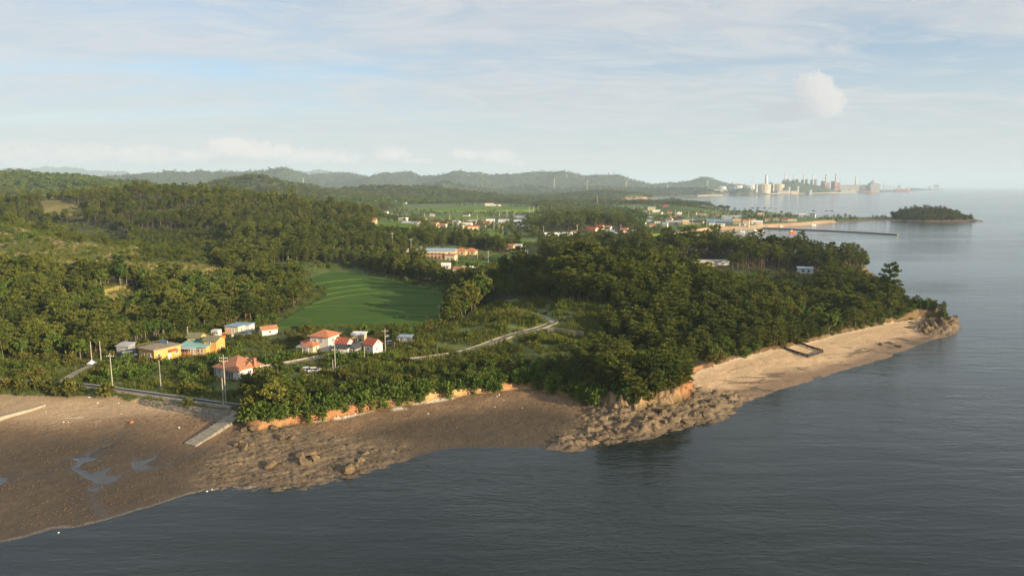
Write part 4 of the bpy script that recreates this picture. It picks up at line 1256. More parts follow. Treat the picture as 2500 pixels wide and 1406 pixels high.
col('vinyl', (0.62, 0.66, 0.68), 0.35); col('rubber', (0.02, 0.02, 0.02), 0.8); col('pole concrete', (0.40, 0.36, 0.31), 0.85); col('silver paint', (0.55, 0.56, 0.58), 0.35, None, None, 0.5); col('wood deck', (0.33, 0.17, 0.08), 0.8, (2.0, 0.3))
M_GLASS = material('window glass', (0.025, 0.035, 0.045), 0.06, 0.6)

def roof_mesh(kind, w, d, h, rh, over, t=0.18):
    """closed roof solid sitting on walls of height h"""
    W, D = w / 2 + over, d / 2 + over
    mb = MB()
    if kind == 'flat':
        mb.box(-W, W, -D, D, h - 0.01, h + rh)
    elif kind == 'hip':
        rx = max(W - D, 0.25); ry = max(D - W, 0.0) if D > W else 0.0
        if D > W: rx = 0.0
        z0, z1 = h - 0.05, h + rh
        V = [(-W, -D, z0), (W, -D, z0), (W, D, z0), (-W, D, z0), (-W, -D, z0 + t), (W, -D, z0 + t), (W, D, z0 + t), (-W, D, z0 + t)]
        if D > W:
            V += [(0, -ry, z1), (0, ry, z1)]
            F = [(0, 3, 2, 1), (0, 1, 5, 4), (1, 2, 6, 5), (2, 3, 7, 6), (3, 0, 4, 7), (4, 5, 8), (5, 6, 9, 8), (6, 7, 9), (7, 4, 8, 9)]
        else:
            V += [(-rx, 0, z1), (rx, 0, z1)]
            F = [(0, 3, 2, 1), (0, 1, 5, 4), (1, 2, 6, 5), (2, 3, 7, 6), (3, 0, 4, 7), (4, 5, 9, 8), (5, 6, 9), (6, 7, 8, 9), (7, 4, 8)]
        mb.add(V, F)
    elif kind in ('gable', 'gabley'):
        z0, z1 = h - 0.05, h + rh
        e = over * rh / (d / 2 if kind == 'gable' else w / 2)
        if kind == 'gable':
            V = [(sx * W, y, z) for sx in (-1, 1) for (y, z) in ((-D, z0 - e), (0, z1), (D, z0 - e), (D, z0 - e + t), (0, z1 + t), (-D, z0 - e + t))]
        else:
            V = [(x, sy * D, z) for sy in (1, -1) for (x, z) in ((-W, z0 - e), (0, z1), (W, z0 - e), (W, z0 - e + t), (0, z1 + t), (-W, z0 - e + t))]
        F = [(0, 1, 4, 5), (1, 2, 3, 4), (6, 11, 10, 7), (7, 10, 9, 8), (0, 5, 11, 6), (5, 4, 10, 11), (4, 3, 9, 10), (3, 2, 8, 9), (0, 6, 7, 1), (1, 7, 8, 2)]
        mb.add(V, F)
    elif kind == 'shed':
        V = [(-W, -D, h - 0.02), (W, -D, h - 0.02), (W, D, h + rh), (-W, D, h + rh)]
        V += [(x, y, z + t) for x, y, z in V]
        mb.add(V, [(0, 3, 2, 1), (4, 5, 6, 7), (0, 1, 5, 4), (1, 2, 6, 5), (2, 3, 7, 6), (3, 0, 4, 7)])
    elif kind == 'arch':
        n = 8; V, F = [], []
        for sx in (-1, 1):
            for i in range(n + 1):
                a = math.pi * i / n
                V.append((sx * W, -math.cos(a) * D, h + math.sin(a) * rh))
        for i in range(n):
            F.append((i, i + 1, n + 2 + i, n + 1 + i)[::-1])
        F += [tuple(range(n + 1)), tuple(range(2 * n + 1, n, -1))]
        mb.add(V, F)
    return mb
def wall_mesh(kind, w, d, h, rh, sink):
    mb = MB().box(-w / 2, w / 2, -d / 2, d / 2, -sink, h)
    if kind == 'gable':
        for s in (-1, 1):
            x = s * w / 2
            mb.add([(x, -d / 2, h), (x, d / 2, h), (x, 0, h + rh - 0.06), (x - s * 0.2, -d / 2, h), (x - s * 0.2, d / 2, h), (x - s * 0.2, 0, h + rh - 0.06)], [(0, 1, 2), (5, 4, 3), (0, 2, 5, 3), (1, 4, 5, 2)])
    if kind == 'gabley':
        for s in (-1, 1):
            y = s * d / 2
            mb.add([(-w / 2, y, h), (w / 2, y, h), (0, y, h + rh - 0.06), (-w / 2, y - s * 0.2, h), (w / 2, y - s * 0.2, h), (0, y - s * 0.2, h + rh - 0.06)], [(0, 1, 2), (5, 4, 3), (0, 2, 5, 3), (1, 4, 5, 2)])
    if kind == 'shed':
        mb.add([(-w / 2, -d / 2, h), (w / 2, -d / 2, h), (w / 2, d / 2, h), (-w / 2, d / 2, h), (w / 2, d / 2, h + rh * 0.96), (-w / 2, d / 2, h + rh * 0.96)], [(0, 1, 4, 5), (2, 3, 5, 4), (0, 5, 3), (1, 2, 4)])
    return mb
def face_box(face, w, d, u, z0, ww, wh, out0, out1):
    """box on a face (f front -y, r right +x, l left -x, b back): u runs from -1 to 1 along it"""
    if face in 'fb':
        s = -1 if face == 'f' else 1
        c = u * (w / 2 - ww / 2 - 0.2); y0, y1 = sorted((s * (d / 2 + out0), s * (d / 2 + out1)))
        return (c - ww / 2, c + ww / 2, y0, y1, z0, z0 + wh)
    s = 1 if face == 'r' else -1
    c = u * (d / 2 - ww / 2 - 0.2); x0, x1 = sorted((s * (w / 2 + out0), s * (w / 2 + out1)))
    return (x0, x1, c - ww / 2, c + ww / 2, z0, z0 + wh)
def window(parent, w, d, face, u, z0, ww, wh, fine=True, frame=None, name='window'):
    b = face_box(face, w, d, u, z0, ww, wh, -0.02, 0.10)
    if not fine:
        return MB().box(*face_box(face, w, d, u, z0, ww, wh, -0.02, 0.05)).build(name, M_GLASS, parent)
    t = 0.10
    mb = MB(); x0, x1, y0, y1, a, c = b
    if face in 'fb':
        mb.box(x0 - t, x0, y0, y1, a - t, c + t).box(x1, x1 + t, y0, y1, a - t, c + t).box(x0, x1, y0, y1, a - t, a).box(x0, x1, y0, y1, c, c + t)
        mb.box((x0 + x1) / 2 - 0.04, (x0 + x1) / 2 + 0.04, y0, y1, a, c)
    else:
        mb.box(x0, x1, y0 - t, y0, a - t, c + t).box(x0, x1, y1, y1 + t, a - t, c + t).box(x0, x1, y0, y1, a - t, a).box(x0, x1, y0, y1, c, c + t)
        mb.box(x0, x1, (y0 + y1) / 2 - 0.04, (y0 + y1) / 2 + 0.04, a, c)
    f = mb.build(name, frame or M_WHITE, parent)
    MB().box(*face_box(face, w, d, u, z0, ww, wh, -0.05, 0.03)).build('pane', M_GLASS, f)
    return f
def block(parent, w, d, h, roof, wm, rm, wins=(), door=None, loc=(0, 0, 0), rz=0.0, fine=True, sink=1.5, wname='wall', rname='roof', over=0.35):
    """walls, roof, windows and a door under a thing's empty"""
    kind, rh = roof
    W = wall_mesh(kind, w, d, h, rh, sink).build(wname, PAL[wm], parent)
    Rf = roof_mesh(kind, w, d, h, rh, over).build(rname, PAL[rm], parent)
    parts = [W, Rf]
    for (f, u, z0, ww, wh) in wins:
        parts.append(window(parent, w, d, f, u, z0, ww, wh, fine))
    if door:
        f, u, m = door
        parts.append(MB().box(*face_box(f, w, d, u, 0.0, 1.0, 2.1, -0.02, 0.07)).build('door', PAL[m], parent))
    if loc != (0, 0, 0) or rz:
        for o in parts:
            o.location = loc; o.rotation_euler = (0, 0, rz)
    return W, Rf
def corner_place(px, py, w, d, rot, z0=5.0):
    """ground position of a building whose nearest (front right) corner shows at a pixel"""
    g = gpts([(px, py)], z0)[0]
    c, s = math.cos(rot), math.sin(rot)
    lx, ly = -w / 2, d / 2
    return Vector((g[0] + c * lx - s * ly, g[1] + s * lx + c * ly, g[2]))
def building(name, label, px, py, w, d, h, rot, roof, wm, rm, wins=(), door=None, cat='house', fine=True, z0=5.0, group=None, over=0.35, sink=1.5, lift=0.0):
    r = rad(rot)
    p = corner_place(px, py, w, d, r, z0); p.z += lift
    t = empty(name, p, r)
    tag(t, label, cat, group)
    block(t, w, d, h, roof, wm, rm, wins, door, fine=fine, over=over, sink=sink)
    KEEP_CLEAR.append((p.x, p.y, max(w, d) * 0.62 + 1.0))
    return t

# --- the yellow flat-roofed house
t = building('yellow_house', 'yellow house with flat weathered roof deck and low railing', 378, 886, 7.8, 9.6, 4.0, -28, ('flat', 0.35), 'yellow plaster', 'weathered deck',
             [('f', -0.62, 1.7, 1.3, 1.0), ('f', 0.45, 1.0, 1.7, 1.7), ('r', -0.75, 1.7, 0.9, 1.1), ('r', 0.78, 1.6, 0.8, 1.0)], ('r', 0.15, 'white plaster'), over=0.55)
rl = MB()
for i in range(9):
    rl.box(-4.3 + i * 0.62, -4.24 + i * 0.62, -5.2, -5.14, 4.34, 5.1)
for i in range(13):
    rl.box(-4.34, -4.28, -5.1 + i * 0.8, -5.04 + i * 0.8, 4.34, 5.1)
rl.box(-4.36, 0.8, -5.2, -5.14, 5.1, 5.16).box(-4.36, -4.26, -5.13, 4.6, 5.1, 5.16)
rl.build('railing', PAL['weathered deck'], t)
MB().add([(3.9, 0.2, 3.15), (5.3, 0.2, 2.7), (5.3, 3.2, 2.7), (3.9, 3.2, 3.15), (3.9, 0.2, 3.27), (5.3, 0.2, 2.82), (5.3, 3.2, 2.82), (3.9, 3.2, 3.27)], [(0, 3, 2, 1), (4, 5, 6, 7), (0, 1, 5, 4), (1, 2, 6, 5), (2, 3, 7, 6), (3, 0, 4, 7)]).build('awning', PAL['red tiles'], t)
MB().box(-3.0, 0.5, 2.5, 2.7, 4.34, 5.6).build('roof_screen', PAL['blue steel'], t)
for s in (-3.9, 3.9):
    MB().box(s - 0.12 if s > 0 else s - 0.02, s + 0.02 if s > 0 else s + 0.12, -4.86, -4.8, -0.5, 4.0).build('pilaster', PAL['yellow plaster'], t)
# --- guesthouse with teal roof and two loft cabins
t = building('guesthouse', 'low yellow guesthouse with teal roof and two gabled lofts', 503, 868, 9.8, 6.5, 2.8, -10, ('shed', 1.0), 'yellow plaster', 'teal steel',
             [('f', -0.75, 0.9, 1.3, 1.3), ('f', -0.35, 0.9, 1.3, 1.3), ('f', 0.5, 0.9, 1.3, 1.3), ('f', 0.85, 0.9, 0.9, 1.3)], ('f', 0.12, 'white plaster'), over=0.6)
block(t, 4.4, 4.4, 4.9, ('gable', 1.0), 'yellow plaster', 'olive roof', [('f', -0.2, 3.3, 1.0, 0.9), ('r', 0.0, 3.2, 0.9, 0.9)], None, (-3.2, 4.2, 0), 0.0, wname='loft_wall', rname='loft_roof', over=0.5)
block(t, 4.6, 5.0, 4.7, ('gable', 1.0), 'yellow plaster', 'olive roof', [('f', -0.3, 3.2, 1.1, 0.9), ('r', 0.1, 1.2, 1.0, 1.0)], None, (5.1, 1.6, 0), 0.0, wname='loft_wall', rname='loft_roof', over=0.5)
MB().add([(-2.7, 1.0, 3.75), (2.7, 1.0, 3.75), (2.7, 4.4, 4.6), (-1.0, 4.4, 4.6), (-2.7, 1.0, 3.9), (2.7, 1.0, 3.9), (2.7, 4.4, 4.75), (-1.0, 4.4, 4.75)], [(0, 3, 2, 1), (4, 5, 6, 7), (0, 1, 5, 4), (1, 2, 6, 5), (2, 3, 7, 6), (3, 0, 4, 7)]).build('ridge_roof', PAL['green steel'], t)
MB().add([(-4.6, -5.0, 2.3), (2.0, -5.0, 2.3), (2.0, -3.9, 2.72), (-4.6, -3.9, 2.72), (-4.6, -5.0, 2.38), (2.0, -5.0, 2.38), (2.0, -3.9, 2.8), (-4.6, -3.9, 2.8)], [(0, 3, 2, 1), (4, 5, 6, 7), (0, 1, 5, 4), (1, 2, 6, 5), (2, 3, 7, 6), (3, 0, 4, 7)]).build('veranda_roof', PAL['grey steel'], t)
for i in range(6):
    MB().box(-4.5 + i * 1.28, -4.4 + i * 1.28, -4.95, -4.85, -1.0, 2.32).build('veranda_post', PAL['brown wood'], t)
MB().box(-5.0, 4.8, -5.3, -3.3, -1.2, 0.12).build('deck', PAL['wood deck'], t)
# deck rail between the two: a thing of its own
def rail_fence(name, label, pix, h=1.0, mat='wood deck', step=1.1, lift=0.0, solid=False):
    G = gpts(pix, 5.0)
    root = empty(name, G[0]); tag(root, label, 'fence')
    C_ = catmull(G, 6) if len(G) > 2 else np.array([G[0] * (1 - f) + G[1] * f for f in np.linspace(0, 1, 12)])
    n = max(2, int(np.linalg.norm(np.diff(C_, axis=0), axis=1).sum() / step))
    s = np.concatenate([[0], np.cumsum(np.linalg.norm(np.diff(C_, axis=0), axis=1))])
    Q = np.stack([np.interp(np.linspace(0, s[-1], n), s, C_[:, k]) for k in range(3)], 1) - G[0]
    Q[:, 2] += lift
    for q in Q:
        MB().box(q[0] - 0.06, q[0] + 0.06, q[1] - 0.06, q[1] + 0.06, q[2] - 0.5, q[2] + h).build('post', PAL[mat], root)
    for zz in (0.45, 0.95):
        mb = MB()
        for a, b in zip(Q[:-1], Q[1:]):
            mb.tube((a[0], a[1], a[2] + h * zz), (b[0], b[1], b[2] + h * zz), 0.05, n=4)
        mb.build('rail', PAL[mat], root)
    return root
rail_fence('deck_fence', 'brown wooden fence in front of the yellow house', [(384, 884), (410, 878), (440, 873)], 1.1)
rail_fence('garden_fence', 'pale rail fence crossing the dark garden below the guesthouse', [(397, 893), (450, 881), (500, 869)], 0.9, 'pole concrete', 1.6)
# --- white house with brown hipped roof
t = building('white_villa', 'white single-storey villa with brown hipped roof and brick chimney', 575, 928, 9.6, 9.0, 2.7, -33, ('hip', 3.3), 'white plaster', 'brown tiles',
             [('f', -0.75, 0.9, 1.1, 1.2), ('f', 0.25, 0.2, 1.3, 2.0), ('f', 0.82, 0.2, 1.2, 2.0), ('r', -0.55, 0.9, 0.8, 1.0), ('r', 0.1, 0.9, 1.2, 1.0)], ('f', 0.55, 'dark wall'), over=0.75)
for (x, y, rz) in ((-2.4, -1.6, 0.0), (2.6, 0.6, math.pi / 2), (-0.6, 3.0, 0.0)):
    g = MB().add([(-1.4, -2.2, 3.35), (1.4, -2.2, 3.35), (0, -2.2, 4.7), (-1.4, 1.0, 3.35), (1.4, 1.0, 3.35), (0, 1.0, 4.7)], [(0, 1, 2), (5, 4, 3), (0, 2, 5, 3), (1, 4, 5, 2), (0, 3, 4, 1)]).build('gablet', PAL['brown tiles'], t)
    g.location = (x, y, -0.15); g.rotation_euler = (0, 0, rz)
ch = MB().box(-0.42, 0.42, -0.42, 0.42, -1.0, 5.2).build('chimney', PAL['brick'], t); ch.location = (5.25, 1.9, 0)
c2 = MB().box(-0.52, 0.52, -0.52, 0.52, 5.2, 5.45).build('chimney_cap', PAL['brick'], ch)
for i in range(3):
    MB().box(-4.6 + i * 2.1, -4.45 + i * 2.1, -5.1, -4.95, -0.6, 2.65).build('porch_post', PAL['white plaster'], t)
for q in ((540, 940), (560, 948), (590, 940)):
    g = gpts([q], 5)[0]; KEEP_CLEAR.append((g[0], g[1], 4.0))
# --- white two-storey house with orange hipped roof
t = building('orange_roof_house', 'white two-storey house with orange hipped tile roof and low annex', 803, 860, 7.2, 6.6, 5.2, -18, ('hip', 1.9), 'white plaster', 'orange tiles',
             [('f', -0.6, 3.1, 1.2, 1.1), ('f', 0.3, 3.1, 1.0, 1.3), ('r', -0.3, 3.2, 1.0, 1.0), ('r', 0.5, 3.2, 0.8, 1.0), ('r', 0.1, 0.9, 1.0, 1.1)], ('r', 0.6, 'dark wall'), over=0.7)
block(t, 4.4, 4.6, 2.6, ('flat', 0.25), 'white plaster', 'red tiles', [('f', 0, 1.0, 1.1, 1.0)], None, (-5.7, -0.4, 0), 0.0, wname='annex_wall', rname='annex_roof', over=0.15)
block(t, 4.0, 3.8, 2.5, ('hip', 1.5), 'cream plaster', 'orange tiles', [('f', -0.4, 0.9, 0.9, 1.1), ('r', 0, 0.9, 0.9, 1.1)], None, (-2.2, -5.0, 0), 0.0, wname='pavilion_wall', rname='pavilion_roof', over=0.5)
MB().add([(-6.4, -7.9, 2.1), (-1.2, -7.9, 2.1), (-0.6, -6.4, 2.6), (-5.8, -6.4, 2.6), (-6.4, -7.9, 2.2), (-1.2, -7.9, 2.2), (-0.6, -6.4, 2.7), (-5.8, -6.4, 2.7)], [(0, 3, 2, 1), (4, 5, 6, 7), (0, 1, 5, 4), (1, 2, 6, 5), (2, 3, 7, 6), (3, 0, 4, 7)]).build('canopy', PAL['grey wall'], t)
for x in (-6.2, -3.8, -1.4):
    MB().box(x, x + 0.12, -7.85, -7.73, -1, 2.15).build('canopy_post', PAL['white plaster'], t)
building('white_shed', 'small white outhouse with red roof right beside the orange roofed house', 846, 858, 5.2, 4.0, 2.7, -25, ('gable', 1.5), 'white plaster', 'red tiles', [('r', 0, 1.0, 0.8, 0.9), ('f', 0, 1.0, 0.9, 0.9)], cat='shed')
building('white_shed', 'white gabled cottage with red roof, rightmost of the white cluster', 911, 864, 4.6, 4.4, 3.0, -35, ('gable', 1.7), 'white plaster', 'red tiles', [('r', 0.2, 3.2, 0.7, 0.7), ('r', -0.3, 1.0, 0.7, 0.9), ('f', 0.0, 1.0, 0.9, 0.9)], cat='shed')
building('dark_roof_annex', 'low white outbuilding under a black roof below the red roofed sheds', 848, 868, 5.6, 3.4, 2.3, -12, ('shed', 0.5), 'white plaster', 'dark roof', [('f', -0.7, 0.7, 0.8, 1.1), ('f', -0.1, 0.7, 0.8, 1.1), ('f', 0.5, 0.7, 0.8, 1.1)], cat='shed')
building('dark_roof_annex', 'grey shed with black gable roof between the two white cottages', 866, 866, 3.0, 3.4, 2.2, -30, ('gabley', 1.0), 'grey wall', 'dark roof', [('f', 0, 0.8, 0.9, 0.9)], cat='shed')
t = building('field_shelter', 'open farm shelter with pale metal roof above the white cluster', 889, 838, 4.6, 3.2, 3.0, -6, ('shed', 0.5), 'tan wall', 'pale steel', [('f', -0.5, 0.6, 1.2, 1.2), ('f', 0.5, 0.6, 1.2, 1.2)], cat='shed')
building('grey_hut', 'long dark grey hut at the edge of the shaded valley', 1003, 838, 6.6, 3.2, 2.3, -4, ('flat', 0.2), 'dark wall', 'blue steel', [('f', -0.5, 0.8, 1.0, 0.8), ('f', 0.4, 0.8, 1.0, 0.8)], cat='shed')
building('grey_hut', 'small dark hut left of the long grey hut', 966, 836, 3.4, 2.6, 2.0, -4, ('flat', 0.2), 'dark wall', 'grey steel', cat='shed')
# --- yard at the foot of the wood
t = building('prefab_house', 'cream prefab house with flat blue-grey roof by the wood', 582, 817, 6.0, 5.0, 3.0, -16, ('flat', 0.2), 'cream plaster', 'blue steel', [('f', -0.7, 0.9, 0.9, 1.2), ('f', -0.2, 0.9, 0.9, 1.2), ('f', 0.4, 0.9, 0.9, 1.2), ('r', -0.3, 0.9, 0.9, 1.2)], ('r', 0.5, 'white plaster'))
building('prefab_house', 'white prefab wing with blue roof behind the cream prefab', 609, 812, 7.0, 4.0, 3.0, -8, ('flat', 0.2), 'white plaster', 'blue steel', [('f', 0.3, 0.9, 1.2, 1.0), ('r', 0, 0.9, 1.0, 1.0)])
building('white_container', 'white storage container left of the cream prefab', 532, 822, 2.9, 2.3, 2.4, -14, ('flat', 0.08), 'white plaster', 'white plaster', [('f', 0.2, 0.9, 0.7, 0.7)], cat='container', over=0.03)
building('white_shed', 'white shed with brown gable roof at the rice field corner', 640, 820, 3.2, 6.0, 2.2, -50, ('gabley', 1.0), 'white plaster', 'brown tiles', [('f', 0, 0.7, 0.8, 0.8), ('r', 0, 0.8, 1.0, 0.8)], cat='shed')
building('white_shed', 'grey lean-to shed on the left of the yellow house', 314, 864, 4.4, 3.6, 2.6, -8, ('shed', 0.6), 'grey wall', 'grey steel', [('f', 0, 0.8, 0.9, 0.8)], cat='shed')

# ------------------------------------------------------------------ vehicles and yard things
def car(label, px, py, rot, paint, van=False):
    g = gpts([(px, py)], 5)[0]
    t = empty('parked_car', g, rad(rot)); tag(t, label, 'van' if van else 'car', 'cars parked by the houses')
    L, W, H = (4.6, 1.8, 1.95) if van else (4.3, 1.75, 1.45)
    belt = 0.95 if not van else 1.05
    prof = [(-L / 2, 0.35), (-L / 2, belt - 0.1), (-L / 2 + 0.2, belt), (L / 2 - 0.9, belt), (L / 2 - 0.1, belt - 0.2), (L / 2, 0.35)]
    mb = MB(); n = len(prof)
    V = [(x, -W / 2, z) for x, z in prof] + [(x, W / 2, z) for x, z in prof]
    mb.add(V, [tuple(range(n)), tuple(range(2 * n - 1, n - 1, -1))] + [(i, n + i, n + (i + 1) % n, (i + 1) % n) for i in range(n)])
    mb.build('body', paint, t)
    cab = [(-L / 2 + 0.25, belt), (-L / 2 + (0.3 if van else 0.75), H), (L / 2 - (1.5 if van else 2.0), H), (L / 2 - 0.95, belt)]
    w2 = W / 2 - 0.12
    V = [(x, -w2, z) for x, z in cab] + [(x, w2, z) for x, z in cab]
    MB().add(V, [(0, 1, 2, 3), (7, 6, 5, 4), (0, 4, 5, 1), (1, 5, 6, 2), (2, 6, 7, 3)]).build('cabin_glass', M_GLASS, t)
    MB().box(cab[1][0] - 0.05, cab[2][0] + 0.05, -w2 - 0.02, w2 + 0.02, H - 0.02, H + 0.06).build('roof', paint, t)
    for sx in (-1, 1):
        for sy in (-1, 1):
            w = MB().tube((sx * L * 0.31, sy * (W / 2 - 0.1), 0.33), (sx * L * 0.31, sy * (W / 2 + 0.05), 0.33), 0.33, n=12).build('wheel', PAL['rubber'], t)
            MB().tube((sx * L * 0.31, sy * (W / 2 + 0.05), 0.33), (sx * L * 0.31, sy * (W / 2 + 0.07), 0.33), 0.2, n=10).build('rim', PAL['silver paint'], w)
    KEEP_CLEAR.append((g[0], g[1], 3.4))
car('silver van parked behind the yellow house', 317, 872, 20, PAL['silver paint'], True)
car('white car parked in the shaded field below the lane, right one', 770, 908, 15, PAL['white plaster'])
car('silver car parked in the shaded field below the lane, left one', 752, 907, 25, PAL['silver paint'])
car('blue car parked between the prefab houses and white shed', 600, 818, -10, PAL['blue sheet'])
car('dark car on the grey yard beside the valley hut', 955, 842, 5, PAL['steel grey'])
def excavator(px, py):
    g = gpts([(px, py)], 5)[0]
    t = empty('excavator', g, rad(40)); tag(t, 'orange excavator in the yard before the cream prefab', 'excavator')
    for s in (-1, 1):
        MB().box(-1.5, 1.5, s * 1.0 - 0.25, s * 1.0 + 0.25, 0.0, 0.7).build('track', PAL['rubber'], t)
    MB().box(-1.4, 1.1, -1.1, 1.1, 0.75, 1.6).build('body', PAL['orange paint'], t)
    c = MB().box(0.1, 1.2, -1.05, 0.0, 1.6, 2.7).build('cab', PAL['orange paint'], t)
    MB().box(0.2, 1.24, -1.08, -0.1, 1.8, 2.5).build('cab_glass', M_GLASS, c)
    MB().tube((1.0, 0.4, 1.4), (2.6, 0.4, 3.6), 0.2, 0.17, 6).build('boom', PAL['orange paint'], t)
    MB().tube((2.6, 0.4, 3.6), (4.0, 0.4, 1.6), 0.16, 0.13, 6).build('arm', PAL['orange paint'], t)
    MB().box(3.6, 4.4, -0.1, 0.9, 0.7, 1.6).build('bucket', PAL['steel grey'], t)
    KEEP_CLEAR.append((g[0], g[1], 4.5))
excavator(541, 830)
g = gpts([(224, 889)], 5)[0]
t = empty('garden_tent', g); tag(t, 'pale conical garden canopy on the grass by two poles', 'canopy')
MB().lathe([(1.5, 0.7), (1.45, 0.9), (0.7, 1.35), (0.04, 1.9)], 10).build('cover', PAL['pale steel'], t)
for a in range(4):
    x, y = 1.2 * math.cos(a * 1.57 + 0.7), 1.2 * math.sin(a * 1.57 + 0.7)
    MB().tube((x, y, -0.2), (x, y, 0.85), 0.04, n=5).build('leg', PAL['steel grey'], t)
KEEP_CLEAR.append((g[0], g[1], 2.5))
# ------------------------------------------------------------------ utility poles
def utility_pole(px, top, base, arms, label, y_hint=None, group='utility poles', z0=5.0, fit=True):
    g = gpts([(px, base)], z0)[0]
    dep = g[1]
    xt, zt = atd(px, top, dep)
    h = zt - g[2] if fit else 9.5
    t = empty('utility_pole', g); tag(t, label, 'utility pole', group)
    s = max(1.0, dep / 360.0)
    MB().tube((0, 0, -0.8), (0, 0, h), 0.15 * s, 0.10 * s, 8).build('shaft', PAL['pole concrete'], t)
    if arms:
        for k in range(arms):
            z = h - 0.9 - 0.8 * k
            a = MB().box(-1.1, 1.1, -0.07 * s, 0.07 * s, z - 0.07 * s, z + 0.07 * s).build('crossarm', PAL['pole concrete'], t)
            for x in (-1.0, -0.45, 0.45, 1.0):
                MB().tube((x, 0, z + 0.07), (x, 0, z + 0.32), 0.06 * s, 0.04 * s, 5).build('insulator', PAL['white plaster'], a)
    KEEP_CLEAR.append((g[0], g[1], 1.8))
    return t, g, h
near_poles = [
 (275, 862, 944, 1, 'leaning concrete utility pole with one crossarm, leftmost beside the shore road'),
 (393, 880, 949, 0, 'plain concrete utility pole before the yellow house beside the shore road'),
 (247, 832, 881, 0, 'plain pole at the foot of the left wood, right one of two'),
 (224, 834, 878, 0, 'plain pole at the foot of the left wood, left one of two'),
 (552, 866, 986, 2, 'tall utility pole with two crossarms standing before the white villa'),
 (546, 922, 992, 0, 'thin grey pole on the road edge before the white villa'),
 (819, 822, 906, 1, 'tall pole in front of the orange roofed house'),
 (813, 877, 906, 0, 'short stub pole beside the tall one before the orange roofed house'),
 (890, 846, 878, 0, 'short pole before the red roofed sheds'),
 (941, 802, 858, 1, 'crossarmed pole on the grass right of the red roofed sheds'),
 (459, 797, 818, 0, 'pole half hidden in the wood behind the guesthouse'),
 (1073, 743, 780, 1, 'crossarmed pole on the right edge of the rice field'),
 (677, 645, 674, 0, 'pole at the head of the valley, left one'),
 (704, 625, 643, 0, 'pole at the head of the valley, right one'),
 (605, 618, 642, 0, 'slim pole against the plantation slope'),
 (735, 606, 621, 0, 'pole beside the tiny white hut at the wood edge')]
POLE_TOPS = {}
for q in near_poles:
    t, g, h = utility_pole(*q)
    POLE_TOPS[q[0]] = (g[0], g[1], g[2] + h - 0.6)
vill = [(911, 572, 597, 1), (958, 568, 598, 1), (1004, 582, 624, 1), (1029, 600, 646, 1), (1117, 606, 644, 0), (1166, 608, 635, 0), (1192, 612, 644, 1), (1240, 624, 648, 0), (1249, 612, 650, 1), (1283, 600, 638, 0), (1288, 610, 636, 0)]
names = ['leftmost', 'second from left', 'third from left', 'fourth from left', 'fifth from left', 'sixth from left', 'seventh from left', 'eighth from left', 'ninth from left', 'tenth from left', 'rightmost']
for q, nm in zip(vill, names):
    utility_pole(*q, 'pole around the long brick building, ' + nm + ' of the row', group='poles in the near village')
far_poles = [(1206, 540, 560, 1), (1227, 552, 572, 1), (1240, 545, 560, 0), (1409, 548, 574, 1), (1515, 549, 578, 1), (1458, 480, 505, 0), (1690, 527, 552, 0), (1725, 522, 553, 1), (1744, 528, 550, 1), (1327, 552, 568, 0), (1312, 562, 572, 0), (1037, 520, 540, 0), (1098, 524, 540, 0),
             (993, 522, 541, 0), (1165, 522, 545, 0), (1586, 508, 530, 0), (1648, 512, 535, 0), (1680, 515, 532, 0), (1292, 503, 520, 0), (1303, 503, 520, 0), (1314, 502, 519, 0), (1219, 515, 533, 0), (1255, 516, 533, 0), (1238, 512, 528, 0), (957, 521, 532, 0), (1548, 502, 522, 0), (1503, 505, 516, 0), (1842, 510, 524, 0)]
for q in far_poles:
    utility_pole(*q, 'thin pale pole standing on the far plain among the fields', group='poles on the far plain')
def wire(a, b, label, sag=1.2):
    mb = MB(); P = []
    a, b = Vector(a), Vector(b)
    for i in range(9):
        f = i / 8
        p = a.lerp(b, f); p.z -= sag * 4 * f * (1 - f); P.append(p)
    for p, q in zip(P[:-1], P[1:]):
        mb.tube(p, q, 0.03, n=3, cap=False)
    o = mb.build('power_line', PAL['dark wall']); tag(o, label, 'power line')
wire(POLE_TOPS[275], POLE_TOPS[393], 'sagging wire from the leftmost road pole to the plain pole')
wire(POLE_TOPS[393], POLE_TOPS[552], 'sagging wire from the plain pole to the pole before the villa')
wire(POLE_TOPS[552], POLE_TOPS[819], 'wire crossing the dark garden from villa pole to orange roof pole')
wire(POLE_TOPS[819], POLE_TOPS[941], 'wire from the orange roof pole to the pole right of the sheds')

